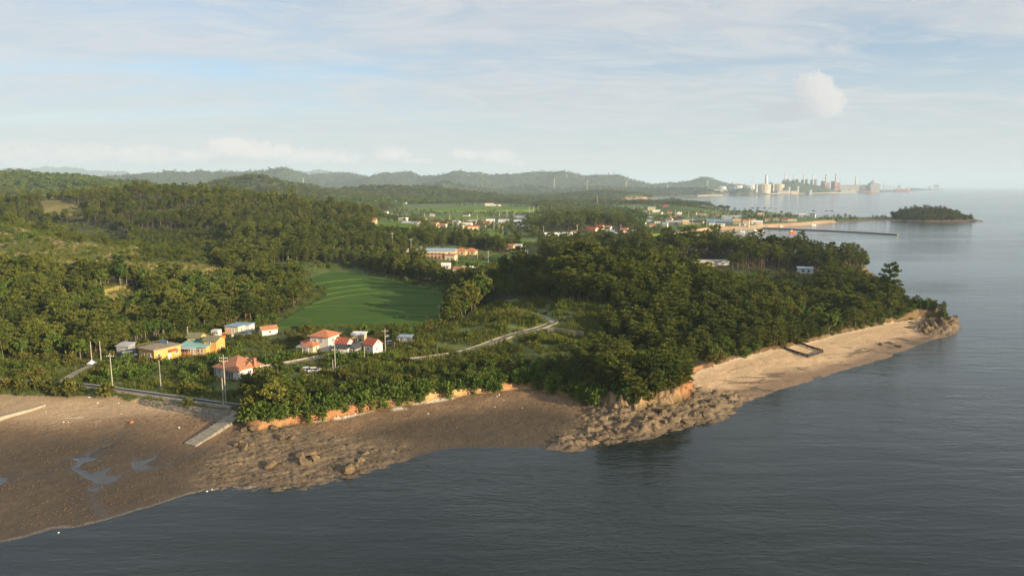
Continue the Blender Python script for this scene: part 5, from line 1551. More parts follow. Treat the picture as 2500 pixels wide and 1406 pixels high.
# ------------------------------------------------------------------ villages on the plain
W2 = [('f', -0.6, 1.0, 1.2, 1.2), ('f', 0.0, 1.0, 1.2, 1.2), ('f', 0.6, 1.0, 1.2, 1.2), ('r', 0, 1.0, 1.2, 1.2)]
W4 = [('f', u, z, 1.5, 1.3) for z in (0.9, 3.4) for u in (-0.85, -0.5, -0.15, 0.2, 0.55, 0.9)]
W1 = [('f', -0.4, 0.9, 1.2, 1.1), ('f', 0.5, 0.9, 1.2, 1.1), ('r', 0, 0.9, 1.1, 1.1)]
V = [  # name, label, px, py, w, d, h, rot, roof, wall, roof colour, windows
 ('brick_hall', 'long pink brick two-storey building with pale flat roof in the village', 1088, 634, 17.5, 8, 4.4, -8, ('flat', 0.5), 'pink brick', 'cream plaster', W4),
 ('cream_block', 'sunlit cream block at the right end of the brick hall', 1110, 638, 7.5, 7, 4.2, -14, ('flat', 0.4), 'cream plaster', 'orange tiles', W1),
 ('blue_roof_hall', 'wide hall with wavy blue-grey roof behind the brick hall', 1112, 624, 22, 6, 3.6, -4, ('gable', 1.4), 'cream plaster', 'blue steel', W2),
 ('orange_roof_pavilion', 'small house under a bright orange hipped roof, left of two', 1136, 624, 8.5, 7, 3.0, -10, ('hip', 2.4), 'tan wall', 'orange tiles', W1),
 ('orange_roof_pavilion', 'small house under a bright orange hipped roof, right of two', 1160, 623, 8.0, 6.5, 2.8, -12, ('hip', 2.4), 'tan wall', 'orange tiles', W1),
 ('white_longhouse', 'long white shed with brown roof before the vinyl tunnels', 1148, 669, 11, 5.5, 3.0, -10, ('gable', 1.1), 'white plaster', 'brown tiles', W2),
 ('vinyl_tunnel', 'pale arched vinyl tunnel behind the white longhouse, left one', 1140, 661, 4.5, 5.0, 0.8, 68, ('arch', 2.2), 'vinyl', 'vinyl', ()),
 ('vinyl_tunnel', 'pale arched vinyl tunnel behind the white longhouse, right one', 1157, 660, 4.5, 5.0, 0.8, 68, ('arch', 2.4), 'vinyl', 'vinyl', ()),
 ('white_cottage', 'white cottage half hidden by the pine near the longhouse', 1098, 658, 5.5, 4.5, 2.8, -5, ('gable', 1.2), 'white plaster', 'pale steel', W1),
 ('white_cottage', 'low white wall house right of the vinyl tunnels', 1174, 663, 5.0, 3.2, 2.0, -5, ('flat', 0.2), 'white plaster', 'white plaster', ()),
 ('white_hut', 'tiny white hut at the edge of the wood above the valley', 745, 622, 3.4, 2.4, 2.2, 0, ('flat', 0.2), 'white plaster', 'white plaster', ()),
 ('grey_barn', 'grey shed beside a pole left of the brick hall', 1016, 618, 8, 4, 2.4, 0, ('flat', 0.3), 'cream plaster', 'pale steel', ()),
 ('rubble_house', 'small pink and white house above the pond bank, left one', 1252, 612, 9, 6, 3.2, -20, ('gable', 1.8), 'tan wall', 'brown tiles', W1),
 ('rubble_house', 'small white house above the pond bank, right one', 1270, 611, 6, 5, 3.0, -30, ('gable', 1.6), 'white plaster', 'pale steel', W1),
 ('rubble_house', 'tiny pale hut behind the two houses above the pond', 1238, 592, 6, 4, 2.6, -5, ('flat', 0.3), 'white plaster', 'pale steel', ()),
 ('farmhouse', 'red roofed farmhouse at the left end of the plain', 935, 533, 11, 7, 3.0, -12, ('hip', 2.0), 'cream plaster', 'orange tiles', W1),
 ('farmhouse', 'small white house on the wooded rise above the plain', 945, 522, 7, 6, 3.6, -20, ('flat', 0.4), 'white plaster', 'white plaster', W1),
 ('farmhouse', 'two-storey cream house with long wing at the left of the plain', 972, 533, 8, 7, 6.0, -15, ('flat', 0.5), 'cream plaster', 'cream plaster', W1),
 ('farmhouse', 'low cream wing of the two-storey house', 986, 534, 11, 6, 3.2, -12, ('gable', 1.0), 'cream plaster', 'brown tiles', W1),
 ('farmhouse', 'tall gabled cream house with red roof in the plain village', 1035, 544, 16, 9, 4.5, -40, ('gable', 3.4), 'cream plaster', 'brown tiles', W2),
 ('grey_barn', 'low grey metal barn with white wall in the plain village', 1020, 553, 18, 9, 3.2, -18, ('gable', 1.6), 'white plaster', 'grey steel', W2),
 ('grey_barn', 'grey roofed house beside the low grey barn', 1056, 551, 15, 9, 3.0, -30, ('gable', 2.0), 'white plaster', 'grey steel', W1),
 ('farmhouse', 'long orange brick house in the middle of the plain village', 1082, 546, 20, 8, 3.6, -8, ('flat', 0.6), 'pink brick', 'orange tiles', W2),
 ('farmhouse', 'white house with dark tiled roof right of the orange brick house', 1106, 547, 15, 8, 3.4, -10, ('hip', 2.0), 'white plaster', 'dark roof', W2),
 ('farmhouse', 'brown roofed low house before the dark roofed white house', 1104, 552, 13, 6, 2.8, -8, ('gable', 1.4), 'tan wall', 'brown tiles', W1),
 ('farmhouse', 'cream house with brown roof near the plain poles', 1142, 547, 12, 7, 3.2, -14, ('hip', 1.8), 'cream plaster', 'brown tiles', W1),
 ('white_longhouse', 'long white farm building at the front of the plain village', 1150, 555, 22, 8, 3.4, -14, ('gable', 1.8), 'white plaster', 'pale steel', W2),
 ('farmhouse', 'low house with dark roof right of the long white farm building', 1184, 556, 13, 7, 2.8, -8, ('gable', 1.6), 'tan wall', 'dark roof', W1),
 ('grey_barn', 'pale arched barn on the plain, left of three', 1206, 544, 12, 10, 1.5, -5, ('arch', 4.0), 'pale steel', 'pale steel', ()),
 ('grey_barn', 'pale arched barn on the plain, middle of three', 1242, 543, 16, 9, 1.5, -5, ('arch', 3.4), 'pale steel', 'grey steel', ()),
 ('grey_barn', 'white arched barn on the plain, right of three', 1276, 544, 14, 9, 1.2, -5, ('arch', 3.0), 'vinyl', 'vinyl', ()),
 ('grey_barn', 'wide grey roof shed at the left end of the wooded knoll', 1290, 535, 22, 10, 3.0, -5, ('shed', 2.2), 'grey wall', 'grey steel', ()),
 ('factory_hall', 'long white hall with red trim at the back of the plain', 1204, 503.5, 22, 10, 7.5, -6, ('flat', 0.8), 'white plaster', 'red tiles', ()),
 ('factory_hall', 'low white wing to the right of the red trimmed hall', 1222, 503.5, 24, 9, 4.0, -6, ('flat', 0.6), 'white plaster', 'white plaster', ()),
 ('factory_hall', 'long pale shed under the far wooded hill', 992, 498, 38, 12, 4.5, 0, ('gable', 2.0), 'pale steel', 'blue steel', ()),
 ('vinyl_greenhouse', 'long silver vinyl greenhouse below the wooded knoll', 1398, 577, 31, 8, 2.6, 6, ('arch', 1.6), 'vinyl', 'vinyl', ()),
 ('white_cottage', 'white cottage at the right end of the long greenhouse', 1409, 574, 7, 6, 3.0, -10, ('gable', 1.4), 'white plaster', 'brown tiles', W1),
 ('red_roof_hall', 'large hall with dark red roof and cream gable end', 1452, 573, 14, 9, 3.8, -38, ('gable', 2.8), 'cream plaster', 'red tiles', W2),
 ('red_roof_hall', 'cream gabled house beside the large red roofed hall', 1468, 572, 8, 8, 4.4, -38, ('gable', 3.0), 'cream plaster', 'red tiles', W1),
 ('white_cottage', 'low white shed in front of the red roofed hall', 1438, 578, 7, 4, 2.6, 0, ('flat', 0.3), 'white plaster', 'white plaster', ()),
 ('white_cottage', 'white cottage right of the cream gabled house', 1490, 570, 7, 6, 3.0, -25, ('gable', 1.8), 'white plaster', 'brown tiles', W1),
 ('white_cottage', 'white house among poles before the dark wood, left one', 1512, 567, 8, 6, 3.2, -30, ('gable', 1.8), 'white plaster', 'pale steel', W1),
 ('white_cottage', 'white house among poles before the dark wood, right one', 1530, 566, 7, 6, 3.2, -30, ('gable', 1.8), 'cream plaster', 'red tiles', W1),
 ('white_cottage', 'bright white cottage on the green bank, upper one', 1552, 560, 8, 5, 2.8, -15, ('gable', 1.4), 'white plaster', 'pale steel', W1),
 ('white_cottage', 'bright white long cottage on the green bank, lower one', 1556, 571, 10, 5, 2.8, -5, ('gable', 1.4), 'white plaster', 'pale steel', W1),
 ('white_tower_house', 'narrow tall white house on the knoll slope', 1544, 547, 5, 5, 6.5, -35, ('gable', 2.0), 'cream plaster', 'brown tiles', W1),
 ('farmhouse', 'dark roofed house on the plain behind the knoll', 1552, 530, 16, 8, 3.0, -5, ('gable', 2.2), 'white plaster', 'dark roof', W1),
 ('farmhouse', 'low white house right of the knoll', 1572, 531, 14, 7, 3.0, -5, ('gable', 1.2), 'white plaster', 'pale steel', W1),
 ('farmhouse', 'small white house on the plain near the blue sheds', 1597, 533, 11, 7, 3.2, -12, ('hip', 1.6), 'white plaster', 'dark roof', W1),
 ('farmhouse', 'small cream house under trees before the blue shed', 1602, 555, 9, 6, 3.0, -10, ('gable', 1.6), 'cream plaster', 'brown tiles', W1),
 ('farmhouse', 'narrow white house under trees before the blue shed', 1629, 555, 7, 6, 4.6, -25, ('gable', 1.8), 'white plaster', 'grey steel', W1),
 ('boat_shed', 'wide dark blue shed in the shore village, left one', 1661, 550, 20, 12, 4.2, 0, ('gable', 2.4), 'dark wall', 'steel grey', W2),
 ('boat_shed', 'tan arched barn beside the dark blue shed', 1682, 549, 9, 12, 3.0, -10, ('arch', 4.0), 'tan wall', 'tan wall', ()),
 ('boat_shed', 'long tan shed with black roof in the shore village', 1715, 549, 20, 10, 4.0, -25, ('gable', 2.2), 'tan wall', 'dark roof', W2),
 ('blue_roof_hall', 'wide building with bright blue roof by the beach', 1790, 549, 38, 14, 4.5, -4, ('gable', 3.4), 'dark wall', 'blue sheet', W2),
 ('tan_inn', 'tan two-storey inn with rows of windows by the beach', 1809, 548, 14, 9, 7.0, -8, ('flat', 0.8), 'tan wall', 'tan wall', W4),
 ('white_row', 'low white row house along the village beach', 1770, 553, 17, 6, 3.2, -4, ('flat', 0.4), 'white plaster', 'pale steel', W2),
 ('white_row', 'white stalls between the inn and the pale column', 1822, 552, 10, 5, 3.0, -4, ('flat', 0.4), 'white plaster', 'white plaster', ()),
 ('white_cafe', 'low white building with white roof on the beach end', 1862, 548, 16, 8, 3.6, -10, ('gable', 1.8), 'white plaster', 'white plaster', W2),
 ('vinyl_greenhouse', 'row of dark greenhouses behind the shore village', 1812, 533, 44, 14, 2.4, -2, ('arch', 2.6), 'steel grey', 'steel grey', ()),
 ('cream_house', 'cream house among trees near the far shore', 1866, 528, 12, 8, 5.5, -12, ('flat', 0.6), 'cream plaster', 'cream plaster', W1),
 ('cream_house', 'white house among trees on the sandy spit', 1966, 533, 11, 8, 5.6, -25, ('gable', 2.2), 'white plaster', 'pale steel', W1),
 ('cream_house', 'brown and white square house at the tip of the spit', 1990, 532, 10, 9, 7.0, -30, ('flat', 0.5), 'white plaster', 'brown wood', W1),
 ('cream_house', 'low cream terrace house above the spit beach', 1945, 541, 15, 7, 3.4, -10, ('flat', 0.4), 'cream plaster', 'cream plaster', W1),
 ('cream_house', 'cream house left of the red roofed house on the far shore', 1600, 516, 16, 9, 5.0, -10, ('flat', 0.6), 'cream plaster', 'white plaster', W1),
 ('cream_house', 'low white house before the far shore trees', 1612, 517, 16, 7, 3.4, -4, ('flat', 0.5), 'white plaster', 'white plaster', ()),
 ('red_house', 'red roofed house on the far shore hill', 1632, 510, 15, 11, 6.0, -15, ('hip', 3.2), 'red paint', 'red tiles', W1),
 ('cream_house', 'white house right of the red roofed house', 1652, 512, 15, 8, 4.2, -18, ('gable', 2.2), 'white plaster', 'pale steel', W1),
 ('cream_house', 'small house with white hipped roof on the far shore', 1664, 515, 9, 8, 3.0, -10, ('hip', 3.2), 'white plaster', 'white plaster', ()),
 ('hilltop_villa', 'large cream villa crowning the far shore hill', 1686, 500, 30, 14, 8.5, -12, ('flat', 0.8), 'cream plaster', 'cream plaster', [('f', u, z, 2.4, 1.8) for z in (1, 4.6) for u in (-0.8, -0.4, 0, 0.4, 0.8)]),
 ('red_house', 'white house with red side wing on the plain', 1662, 534, 18, 7, 3.4, -5, ('gable', 1.6), 'white plaster', 'red tiles', W1),
 ('headland_house', 'white hut with grey roof in the headland clearing', 1672, 655, 7, 4.4, 2.8, -20, ('flat', 0.3), 'white plaster', 'pale steel', W1),
 ('headland_house', 'long pink and white house half hidden by headland pines', 1752, 651, 17, 6, 3.6, -6, ('flat', 0.3), 'cream plaster', 'white plaster', W2),
 ('headland_house', 'white shed right of the long house in the headland pines', 1780, 648, 8, 5, 3.0, -6, ('flat', 0.3), 'white plaster', 'pale steel', ()),
 ('headland_house', 'white hut with blue tarp roof at the headland field end', 1985, 668, 9, 5, 2.8, -15, ('shed', 0.8), 'white plaster', 'blue steel', W1),
]
for (nm, lab, px, py, w, d, h, rot, roof, wm, rm, wins) in V:
    building(nm, lab, px, py, w, d, h, rot, roof, wm, rm, wins, fine=False, cat='greenhouse' if 'vinyl' in nm else 'barn' if 'barn' in nm or 'shed' in nm else 'house', sink=3.0)

rh_ = random.Random(8)
spots = [(1120, 549), (1160, 546), (1195, 550), (1215, 556), (1230, 549), (1262, 552), (1285, 560), (1302, 556), (1010, 546), (990, 548), (1065, 557), (1086, 557), (1128, 561), (1168, 562), (950, 541), (918, 547), (1060, 529), (1145, 530),
         (1575, 548), (1590, 545), (1612, 546), (1640, 541), (1675, 545), (1700, 543), (1735, 545), (1747, 551), (1785, 537), (1833, 546), (1846, 541), (1880, 541), (1905, 539), (1925, 541), (1615, 525), (1640, 522), (1578, 521), (1662, 524), (1700, 520), (1722, 526), (1752, 530), (1500, 574), (1478, 577), (1462, 579), (1520, 574), (1540, 573)]
for (px, py) in spots:
    wm = rh_.choice(['white plaster', 'white plaster', 'cream plaster', 'tan wall']); rm = rh_.choice(['brown tiles', 'red tiles', 'pale steel', 'grey steel', 'dark roof', 'blue steel', 'orange tiles'])
    wh = 'left of the wooded knoll' if px < 1310 else 'below the wooded knoll' if px < 1560 else 'in the shore village'
    building('village_cottage', 'small %s cottage with %s roof %s' % (wm.split()[0], rm, wh), px, py, rh_.uniform(7, 13), rh_.uniform(5, 7.5), rh_.uniform(2.6, 4.2), rh_.uniform(-38, 5), (rh_.choice(['gable', 'gable', 'hip', 'flat']), rh_.uniform(1.2, 2.0)) if True else None, wm, rm, W1, fine=False, sink=3.0, group='cottages ' + wh)
# ------------------------------------------------------------------ boats, breakwater, sea rocks
def breakwater():
    C_ = np.array([(*at(a, b, 0), 0.0) for a, b in [(1826, 556), (1900, 559.5), (2000, 563.5), (2100, 568.5), (2192, 574)]])
    C_ = catmull(C_, 4)
    o = ribbon('breakwater', C_, 2.2, M_RIPRAP, 0.0, 0.0, None, 1.3)
    if 'kind' in o: del o['kind']
    tag(o, 'long dark thin breakwater reaching out from the village beach', 'breakwater')
breakwater()
def hull_mesh(L, W, D):
    mb = MB(); V = []
    st = [(-0.5, 0.82), (-0.3, 1.0), (0.1, 1.0), (0.35, 0.72), (0.5, 0.05)]
    for f, w in st:
        sh = 0.25 * D * max(0, f) * 2
        V += [(f * L, -w * W / 2, D + sh), (f * L, -w * W * 0.33, 0), (f * L, w * W * 0.33, 0), (f * L, w * W / 2, D + sh)]
    F = []
    for i in range(len(st) - 1):
        a, b = i * 4, i * 4 + 4
        for k in range(3):
            F.append((a + k, a + k + 1, b + k + 1, b + k))
        F.append((a + 3, a, b, b + 3))
    F += [(0, 3, 2, 1), (16, 17, 18, 19)]
    return mb.add(V, F)
def boat(label, px, py, L, rot, hullm, z=None, sail=False):
    x, y = at(px, py, 0.0 if z is None else z)
    t = empty('fishing_boat', (x, y, -0.5 if z is None else z), rad(rot)); tag(t, label, 'boat', 'boats in the village bay')
    hull_mesh(L, L * 0.3, L * 0.17 + 0.5).build('hull', PAL[hullm], t)
    D = L * 0.17 + 0.5
    c = MB().box(-L * 0.32, -L * 0.05, -L * 0.09, L * 0.09, D, D + L * 0.17).build('cabin', PAL['white plaster'], t)
    MB().box(-L * 0.055, -L * 0.04, -L * 0.08, L * 0.08, D + L * 0.08, D + L * 0.15).build('cabin_window', M_GLASS, c)
    MB().tube((L * 0.05, 0, D), (L * 0.05, 0, D + L * 0.4), 0.12, 0.06, 5).build('mast', PAL['steel grey'], t)
boat('white fishing boat hauled out on the village beach, large left one', 1803, 555, 13, 150, 'white plaster', 1.0)
boat('white fishing boat hauled out on the village beach, large right one', 1822, 556, 15, 160, 'white plaster', 1.0)
boat('small white boat floating near the breakwater root', 1845, 564, 7, 20, 'white plaster')
boat('small yellow boat floating near the breakwater root', 1858, 566, 7, 10, 'cream plaster')
boat('orange fishing boat floating behind the breakwater', 1935, 568, 9, 8, 'orange paint')
boat('small white boat at the edge of the village beach', 1907, 554, 7, 30, 'white plaster')
boat('white fishing boat floating off the spit beach', 1986, 551, 9, 15, 'white plaster')
boat('small boat aground before the headland trees', 1812, 567, 7, 0, 'white plaster')
t, g, h = None, gpts([(1827, 558)], 3)[0], 0
t = empty('beacon_column', g); tag(t, 'pale yellow beacon column on the village quay', 'beacon')
MB().lathe([(1.6, -0.5), (1.4, 1.0), (1.1, 9.0), (1.3, 9.2), (1.3, 9.8), (0.7, 10.0), (0.7, 11.2), (0.1, 12.0)], 12).build('tower', PAL['cream plaster'], t)
MB().lathe([(0.75, 10.1), (0.75, 11.1)], 12).build('lantern', M_GLASS, t)
x0 = [(*at(a, b, 0), 0.0) for a, b in [(1792, 562), (1830, 560), (1872, 557), (1873, 554)]]
o = ribbon('quay_wall', np.array(x0), 1.4, M_CONC, 0.0, 0.0, None, 2.2)
if 'kind' in o: del o['kind']
tag(o, 'short concrete quay wall along the village beach', 'quay')

M_ROCK = material('shore rock', (0.140, 0.102, 0.064), 0.92, 0.15, (1.3, 0.45), (2.5, 0.18))
M_ROCK_DK = material('wet dark rock', (0.055, 0.045, 0.036), 0.7, 0.3, (0.6, 0.4), (1.0, 0.3))
def rock_mesh(name, seed, sub=2):
    bm = bmesh.new()
    bmesh.ops.create_icosphere(bm, subdivisions=sub, radius=1.0)
    rng = random.Random(seed)
    planes = [(Vector((rng.gauss(0, 1), rng.gauss(0, 1), rng.gauss(0, 1) + 0.2)).normalized(), rng.uniform(0.45, 0.85)) for _ in range(11)]
    for v in bm.verts:
        for n, d in planes:
            k = v.co.dot(n)
            if k > d: v.co -= n * (k - d)
        v.co *= 1 + rng.uniform(-0.05, 0.05)
    me = bpy.data.meshes.new(name); bm.to_mesh(me); bm.free()
    return me
ROCKS = [rock_mesh('boulder_%d' % i, 5 + i) for i in range(6)]
for me in ROCKS: me.materials.append(M_ROCK)
ROCKS_DK = [rock_mesh('sea_rock_%d' % i, 25 + i) for i in range(4)]
for me in ROCKS_DK: me.materials.append(M_ROCK_DK)
def boulder(name, label, px, py, s, rng, meshes, group, z=None, sink=0.25):
    if z is None:
        x, y, zz = gpts([(px, py)], 1.5)[0]
    else:
        (x, y), zz = at(px, py, z), z
    o = bpy.data.objects.new(name, meshes[rng.randrange(len(meshes))])
    o.location = (x, y, zz + s[2] * (1 - 2 * sink) * 0.5)
    o.scale = s; o.rotation_euler = (rng.uniform(-0.3, 0.3), rng.uniform(-0.3, 0.3), rng.uniform(0, 6.28))
    COL.objects.link(o)
    tag(o, label, 'rock', group)
rr = random.Random(4)
flat = [(587, 1084, 1.6), (597, 1092, 1.9), (612, 1090, 1.3), (577, 1087, 1.1), (734, 1118, 1.8), (752, 1112, 2.2), (768, 1120, 1.6), (742, 1128, 1.5), (664, 1136, 1.8), (650, 1142, 1.2), (688, 1070, 1.6), (702, 1066, 1.3), (712, 1072, 1.1),
        (852, 1148, 2.0), (866, 1138, 1.7), (880, 1124, 1.5), (893, 1108, 1.2), (600, 1050, 1.5), (620, 1046, 1.6), (668, 1045, 1.7)]
for (a, b, s) in flat:
    boulder('boulder', 'rounded brown boulder on the rocky flat below the cliff' if b > 1055 else 'brown boulder at the foot of the wooded point', a, b, (s * rr.uniform(0.8, 1.2), s * rr.uniform(0.7, 1.0), s * rr.uniform(0.45, 0.75)), rr, ROCKS, 'boulders on the rocky flat' if b > 1055 else 'boulders under the wooded point')
for i in range(24):
    a = rr.uniform(1440, 1730); f = (a - 1440) / 290
    b = 1050 - 40 * f + rr.uniform(-38, 26)
    s = rr.uniform(0.5, 1.35)
    boulder('boulder', ('small' if s < 0.8 else 'mid-sized' if s < 1.1 else 'large') + ' jagged brown rock below the pale cliff, ' + ('left part' if f < 0.33 else 'middle part' if f < 0.66 else 'seaward right part'), a, b, (s * rr.uniform(0.8, 1.5), s * rr.uniform(0.6, 1.0), s * rr.uniform(0.5, 0.9)), rr, ROCKS, 'rocks below the tall cliff')
for i in range(46):
    f = rr.random(); a = 2245 + 88 * f; b = 806 - 22 * f + rr.uniform(-12, 9) * (1 - 0.4 * f)
    s = rr.uniform(1.0, 2.3)
    boulder('boulder', ('small' if s < 1.5 else 'large') + ' grey boulder in the heap at the headland tip, ' + ('landward side' if f < 0.5 else 'seaward side'), a, b, (s, s * rr.uniform(0.6, 1.0), s * rr.uniform(0.6, 1.0)), rr, ROCKS, 'boulders at the headland tip')
for (a, b) in ((2150, 842), (2165, 838), (2180, 840), (2190, 846), (2215, 800), (2228, 788)):
    boulder('boulder', 'low dark rock on the curved sand beach', a, b, (2.2, 1.0, 0.5), rr, ROCKS_DK, 'dark rocks on the sand beach')
for (a, b, s) in [(1768, 517, 9), (1790, 516, 12), (1808, 516, 14), (1822, 517, 9), (1838, 508, 8), (1852, 507, 11), (1866, 508, 10), (1878, 508.5, 7), (1895, 511, 4), (1988, 514.5, 7), (2018, 515, 7), (2030, 515, 6), (2046, 532, 6), (2060, 538, 8), (2085, 536, 10), (2110, 536, 9), (2140, 535, 9), (2380, 541, 8), (2395, 540.5, 5), (2165, 531, 10)]:
    boulder('sea_rock', 'dark reef rock awash in the bay behind the village' if a < 2040 else 'dark rock on the low spit beside the round islet', a, b, (s, s * 0.55, s * 0.16), rr, ROCKS_DK, 'reef rocks in the bay' if a < 2040 else 'rocks on the islet spit', 0.2, 0.4)
# net frame of black pipes lying on the sand
def net_frame():
    P = gpts([(1914, 850), (1946, 837), (2009, 861), (1972, 873)], 1.8)
    root = empty('net_frame', P[0]); tag(root, 'black pipe net frame standing open on the sand beach', 'net frame')
    def side(a, b, n, h0, h1):
        a, b = P[a], P[b]
        mb = MB()
        for zz in (1.0, 0.45):
            pr = None
            for i in range(9):
                f = i / 8; q = a * (1 - f) + b * f - P[0]
                q[2] += (h0 + (h1 - h0) * f) * zz - 0.35 * math.sin(math.pi * f) * 0.3
                if pr is not None: mb.tube(pr, tuple(q), 0.20, n=6)
                pr = tuple(q)
        mb.build('rail', M_BLACK, root)
        for i in range(n):
            f = i / (n - 1); q = a * (1 - f) + b * f - P[0]
            MB().tube((q[0], q[1], q[2] - 0.6), (q[0], q[1], q[2] + h0 + (h1 - h0) * f + 0.1), 0.14, n=6).build('post', M_BLACK, root)
    side(0, 3, 6, 0.4, 1.0); side(1, 2, 6, 0.4, 1.0); side(3, 2, 4, 0.9, 0.9)
net_frame()
# litter and floats on the flat
M_FOAM = material('foam', (0.80, 0.77, 0.70), 0.8, 0.1); M_FLOAT = material('orange float', (0.62, 0.16, 0.05), 0.5, 0.3)
fm = rock_mesh('foam_block', 77, 1); fm.materials.append(M_FOAM)
fl = rock_mesh('float_ball', 78, 2); fl.materials.append(M_FLOAT)
lit = [(112, 1006), (218, 970), (238, 984), (290, 984), (388, 990), (358, 998), (295, 1011), (468, 1010), (470, 999), (155, 1031), (167, 1031), (437, 1044), (505, 1200), (143, 1302), (518, 1195), (1213, 968), (1218, 964), (1262, 950), (1230, 977), (1275, 996), (1208, 994), (1300, 958), (1045, 1010), (1215, 800)]
G = gpts(lit, 2.0)
for p, q in zip(lit, G):
    o = bpy.data.objects.new('foam_block', fm); o.location = (q[0], q[1], max(q[2], 0.02) + 0.08)
    s = rr.uniform(0.13, 0.26); o.scale = (s * 1.6, s, s * 0.7); o.rotation_euler = (0, 0, rr.uniform(0, 6))
    COL.objects.link(o)
    tag(o, 'scrap of white foam washed up on the brown flat', 'litter', 'foam scraps on the flat')
q = gpts([(321, 1033)], 2)[0]
o = bpy.data.objects.new('float_ball', fl); o.location = (q[0], q[1], q[2] + 0.3); o.scale = (0.5, 0.5, 0.5); COL.objects.link(o)
tag(o, 'orange mooring float stranded on the brown mud', 'float')
o = MB().tube((0, 0, 0.1), (5.0, -0.6, 0.15), 0.13, 0.07, 6).tube((3.0, -0.35, 0.12), (4.4, 0.5, 0.25), 0.07, 0.04, 5).build('driftwood', PAL['pole concrete'])
o.location = gpts([(158, 1021)], 2)[0]; tag(o, 'bleached driftwood branch lying on the mud', 'driftwood')
# cobbles over the flat: nobody could count them
def cobbles():
    rng = np.random.default_rng(41)
    pm = rock_mesh('cobble', 61, 1); pm.materials.append(material('cobble stone', (0.098, 0.072, 0.050), 0.9, 0.2, (0.7, 0.5)))
    po = bpy.data.objects.new('cobble', pm)
    PROTO['cobble'] = [(None, pm, po)]
    N = 60000
    Y = np.sqrt(rng.uniform(100 ** 2, 225 ** 2, N)); X = Y * rng.uniform(-0.80, 0.38, N)
    Z, M = height(X, Y)
    dens = 0.35 + 0.65 * (fbm(X / 9, Y / 6, 3, 501) > 0.47)
    sel = (M['dB'] < -0.3) & (M['dW'] > 0.3) & (M['wet'] < 0.1) & (rng.random(N) < dens) & (soft_in(SAND_WEST, X, Y, 3) < 0.5) & (soft_in(SAND_EAST, X, Y, 3) < 0.5) & clear_of(X, Y)
    P = np.stack([X, Y, Z + 0.02], 1)[sel]
    sc = 0.07 + 0.22 * rng.random(len(P)) ** 3
    scatter('cobbles', P, np.stack([sc * 1.3, sc, sc * 0.7], 1), ['cobble'], 'loose cobbles strewn over the tidal flat', 'cobbles', 43)
cobbles()

# ------------------------------------------------------------------ power station, harbour, ships, pylons
def P3(px, py, z=3.0):
    x, y = at(px, py, z)
    return x, y
M_TANK = material('tank cream', (0.50, 0.44, 0.33), 0.7, 0.2); M_TANK_W = material('tank pale grey', (0.52, 0.55, 0.57), 0.6, 0.2); M_RUST = material('tank red dome', (0.40, 0.20, 0.14), 0.7, 0.2)
M_STACK = material('stack white', (0.55, 0.55, 0.53), 0.7, 0.2); M_STACK_R = material('stack red', (0.45, 0.10, 0.07), 0.7, 0.2); M_PLANT = material('plant grey', (0.27, 0.27, 0.26), 0.8, 0.2); M_PLANT_B = material('plant brown', (0.25, 0.13, 0.09), 0.8, 0.2); M_PALE = material('plant pale', (0.40, 0.39, 0.36), 0.8, 0.2)
D_PLANT = 5300.0
def zat(py, y):
    return atd(1250, py, y)[1]
def xat(px, y):
    return atd(px, 455, y)[0]
def tank(label, px, base, top, wpx, m, dome, y):
    r = wpx / 2 / FPX * y; zb, zt = max(zat(base, y), 2.0), zat(top, y)
    t = empty('storage_tank', (xat(px, y), y, zb)); tag(t, label, 'storage tank', 'storage tanks at the power station')
    h = zt - zb
    MB().lathe([(r, -20), (r, h * 0.82)], 28).build('shell', m, t, False)
    MB().lathe([(r * 1.02, h * 0.82), (r * 1.02, h * 0.86), (r * 0.7, h * 0.95), (r * 0.3, h), (0.5, h * 1.01)], 28).build('dome', dome, t, True)
    for k in range(6):
        a = -math.pi / 2 + (k - 2.5) * 0.35
        MB().box(-1.2, 1.2, -1.2, 1.2, 0, h * 0.84).build('rib', m, t).location = (math.cos(a) * r * 1.005, math.sin(a) * r * 1.005, 0)
tank('small pale dome tank, leftmost of the tank row', 1762, 467, 455, 22, M_TANK_W, M_TANK_W, 5150)
tank('grey tank with reddish dome, second from the left', 1798, 462, 452, 30, M_TANK_W, M_RUST, 5350)
tank('grey tank with pale dome between the reddish and the cream tank', 1830, 462, 452, 32, M_TANK_W, M_TANK_W, 5350)
tank('largest sunlit cream tank, left of two cream tanks', 1864, 465, 449, 35, M_TANK, M_TANK, 5200)
tank('sunlit cream tank, right of two cream tanks', 1900, 464, 449, 28, M_TANK, M_TANK, 5250)
def stack(label, px, base, top, wpx, y, bands=0, m=None):
    r = wpx / 2 / FPX * y; zb, zt = zat(base, y), zat(top, y)
    t = empty('chimney_stack', (xat(px, y), y, zb)); tag(t, label, 'chimney', 'chimneys of the power station')
    h = zt - zb
    if not bands:
        MB().lathe([(r * 1.15, -60), (r, h * 0.4), (r * 0.9, h * 0.96)], 16).build('shaft', M_STACK, t, True)
        MB().lathe([(r * 0.92, h * 0.96), (r * 0.92, h)], 16).build('rim', M_PLANT, t)
    else:
        for k in range(bands):
            z0, z1 = h * k / bands, h * (k + 1) / bands
            MB().lathe([(r * (1.2 - 0.4 * k / bands), z0 if k else -40), (r * (1.2 - 0.4 * (k + 1) / bands), z1)], 14).build('band', M_STACK_R if (bands - k) % 2 else M_STACK, t, True)
stack('widest white chimney rising behind the cream tanks', 1870, 449, 427, 6.0, 5600)
for px, nm in ((1916, 'first'), (1938, 'second'), (1962, 'third'), (1984, 'fourth')):
    stack('slim white chimney with twin grey block, ' + nm + ' of four from the left', px, 448, 425.5, 3.4, 6300)
stack('red and white banded chimney, left of two', 2015, 456, 425.5, 3.2, 6500, 7)
stack('red and white banded chimney, right of two', 2039, 456, 425, 3.2, 6500, 7)
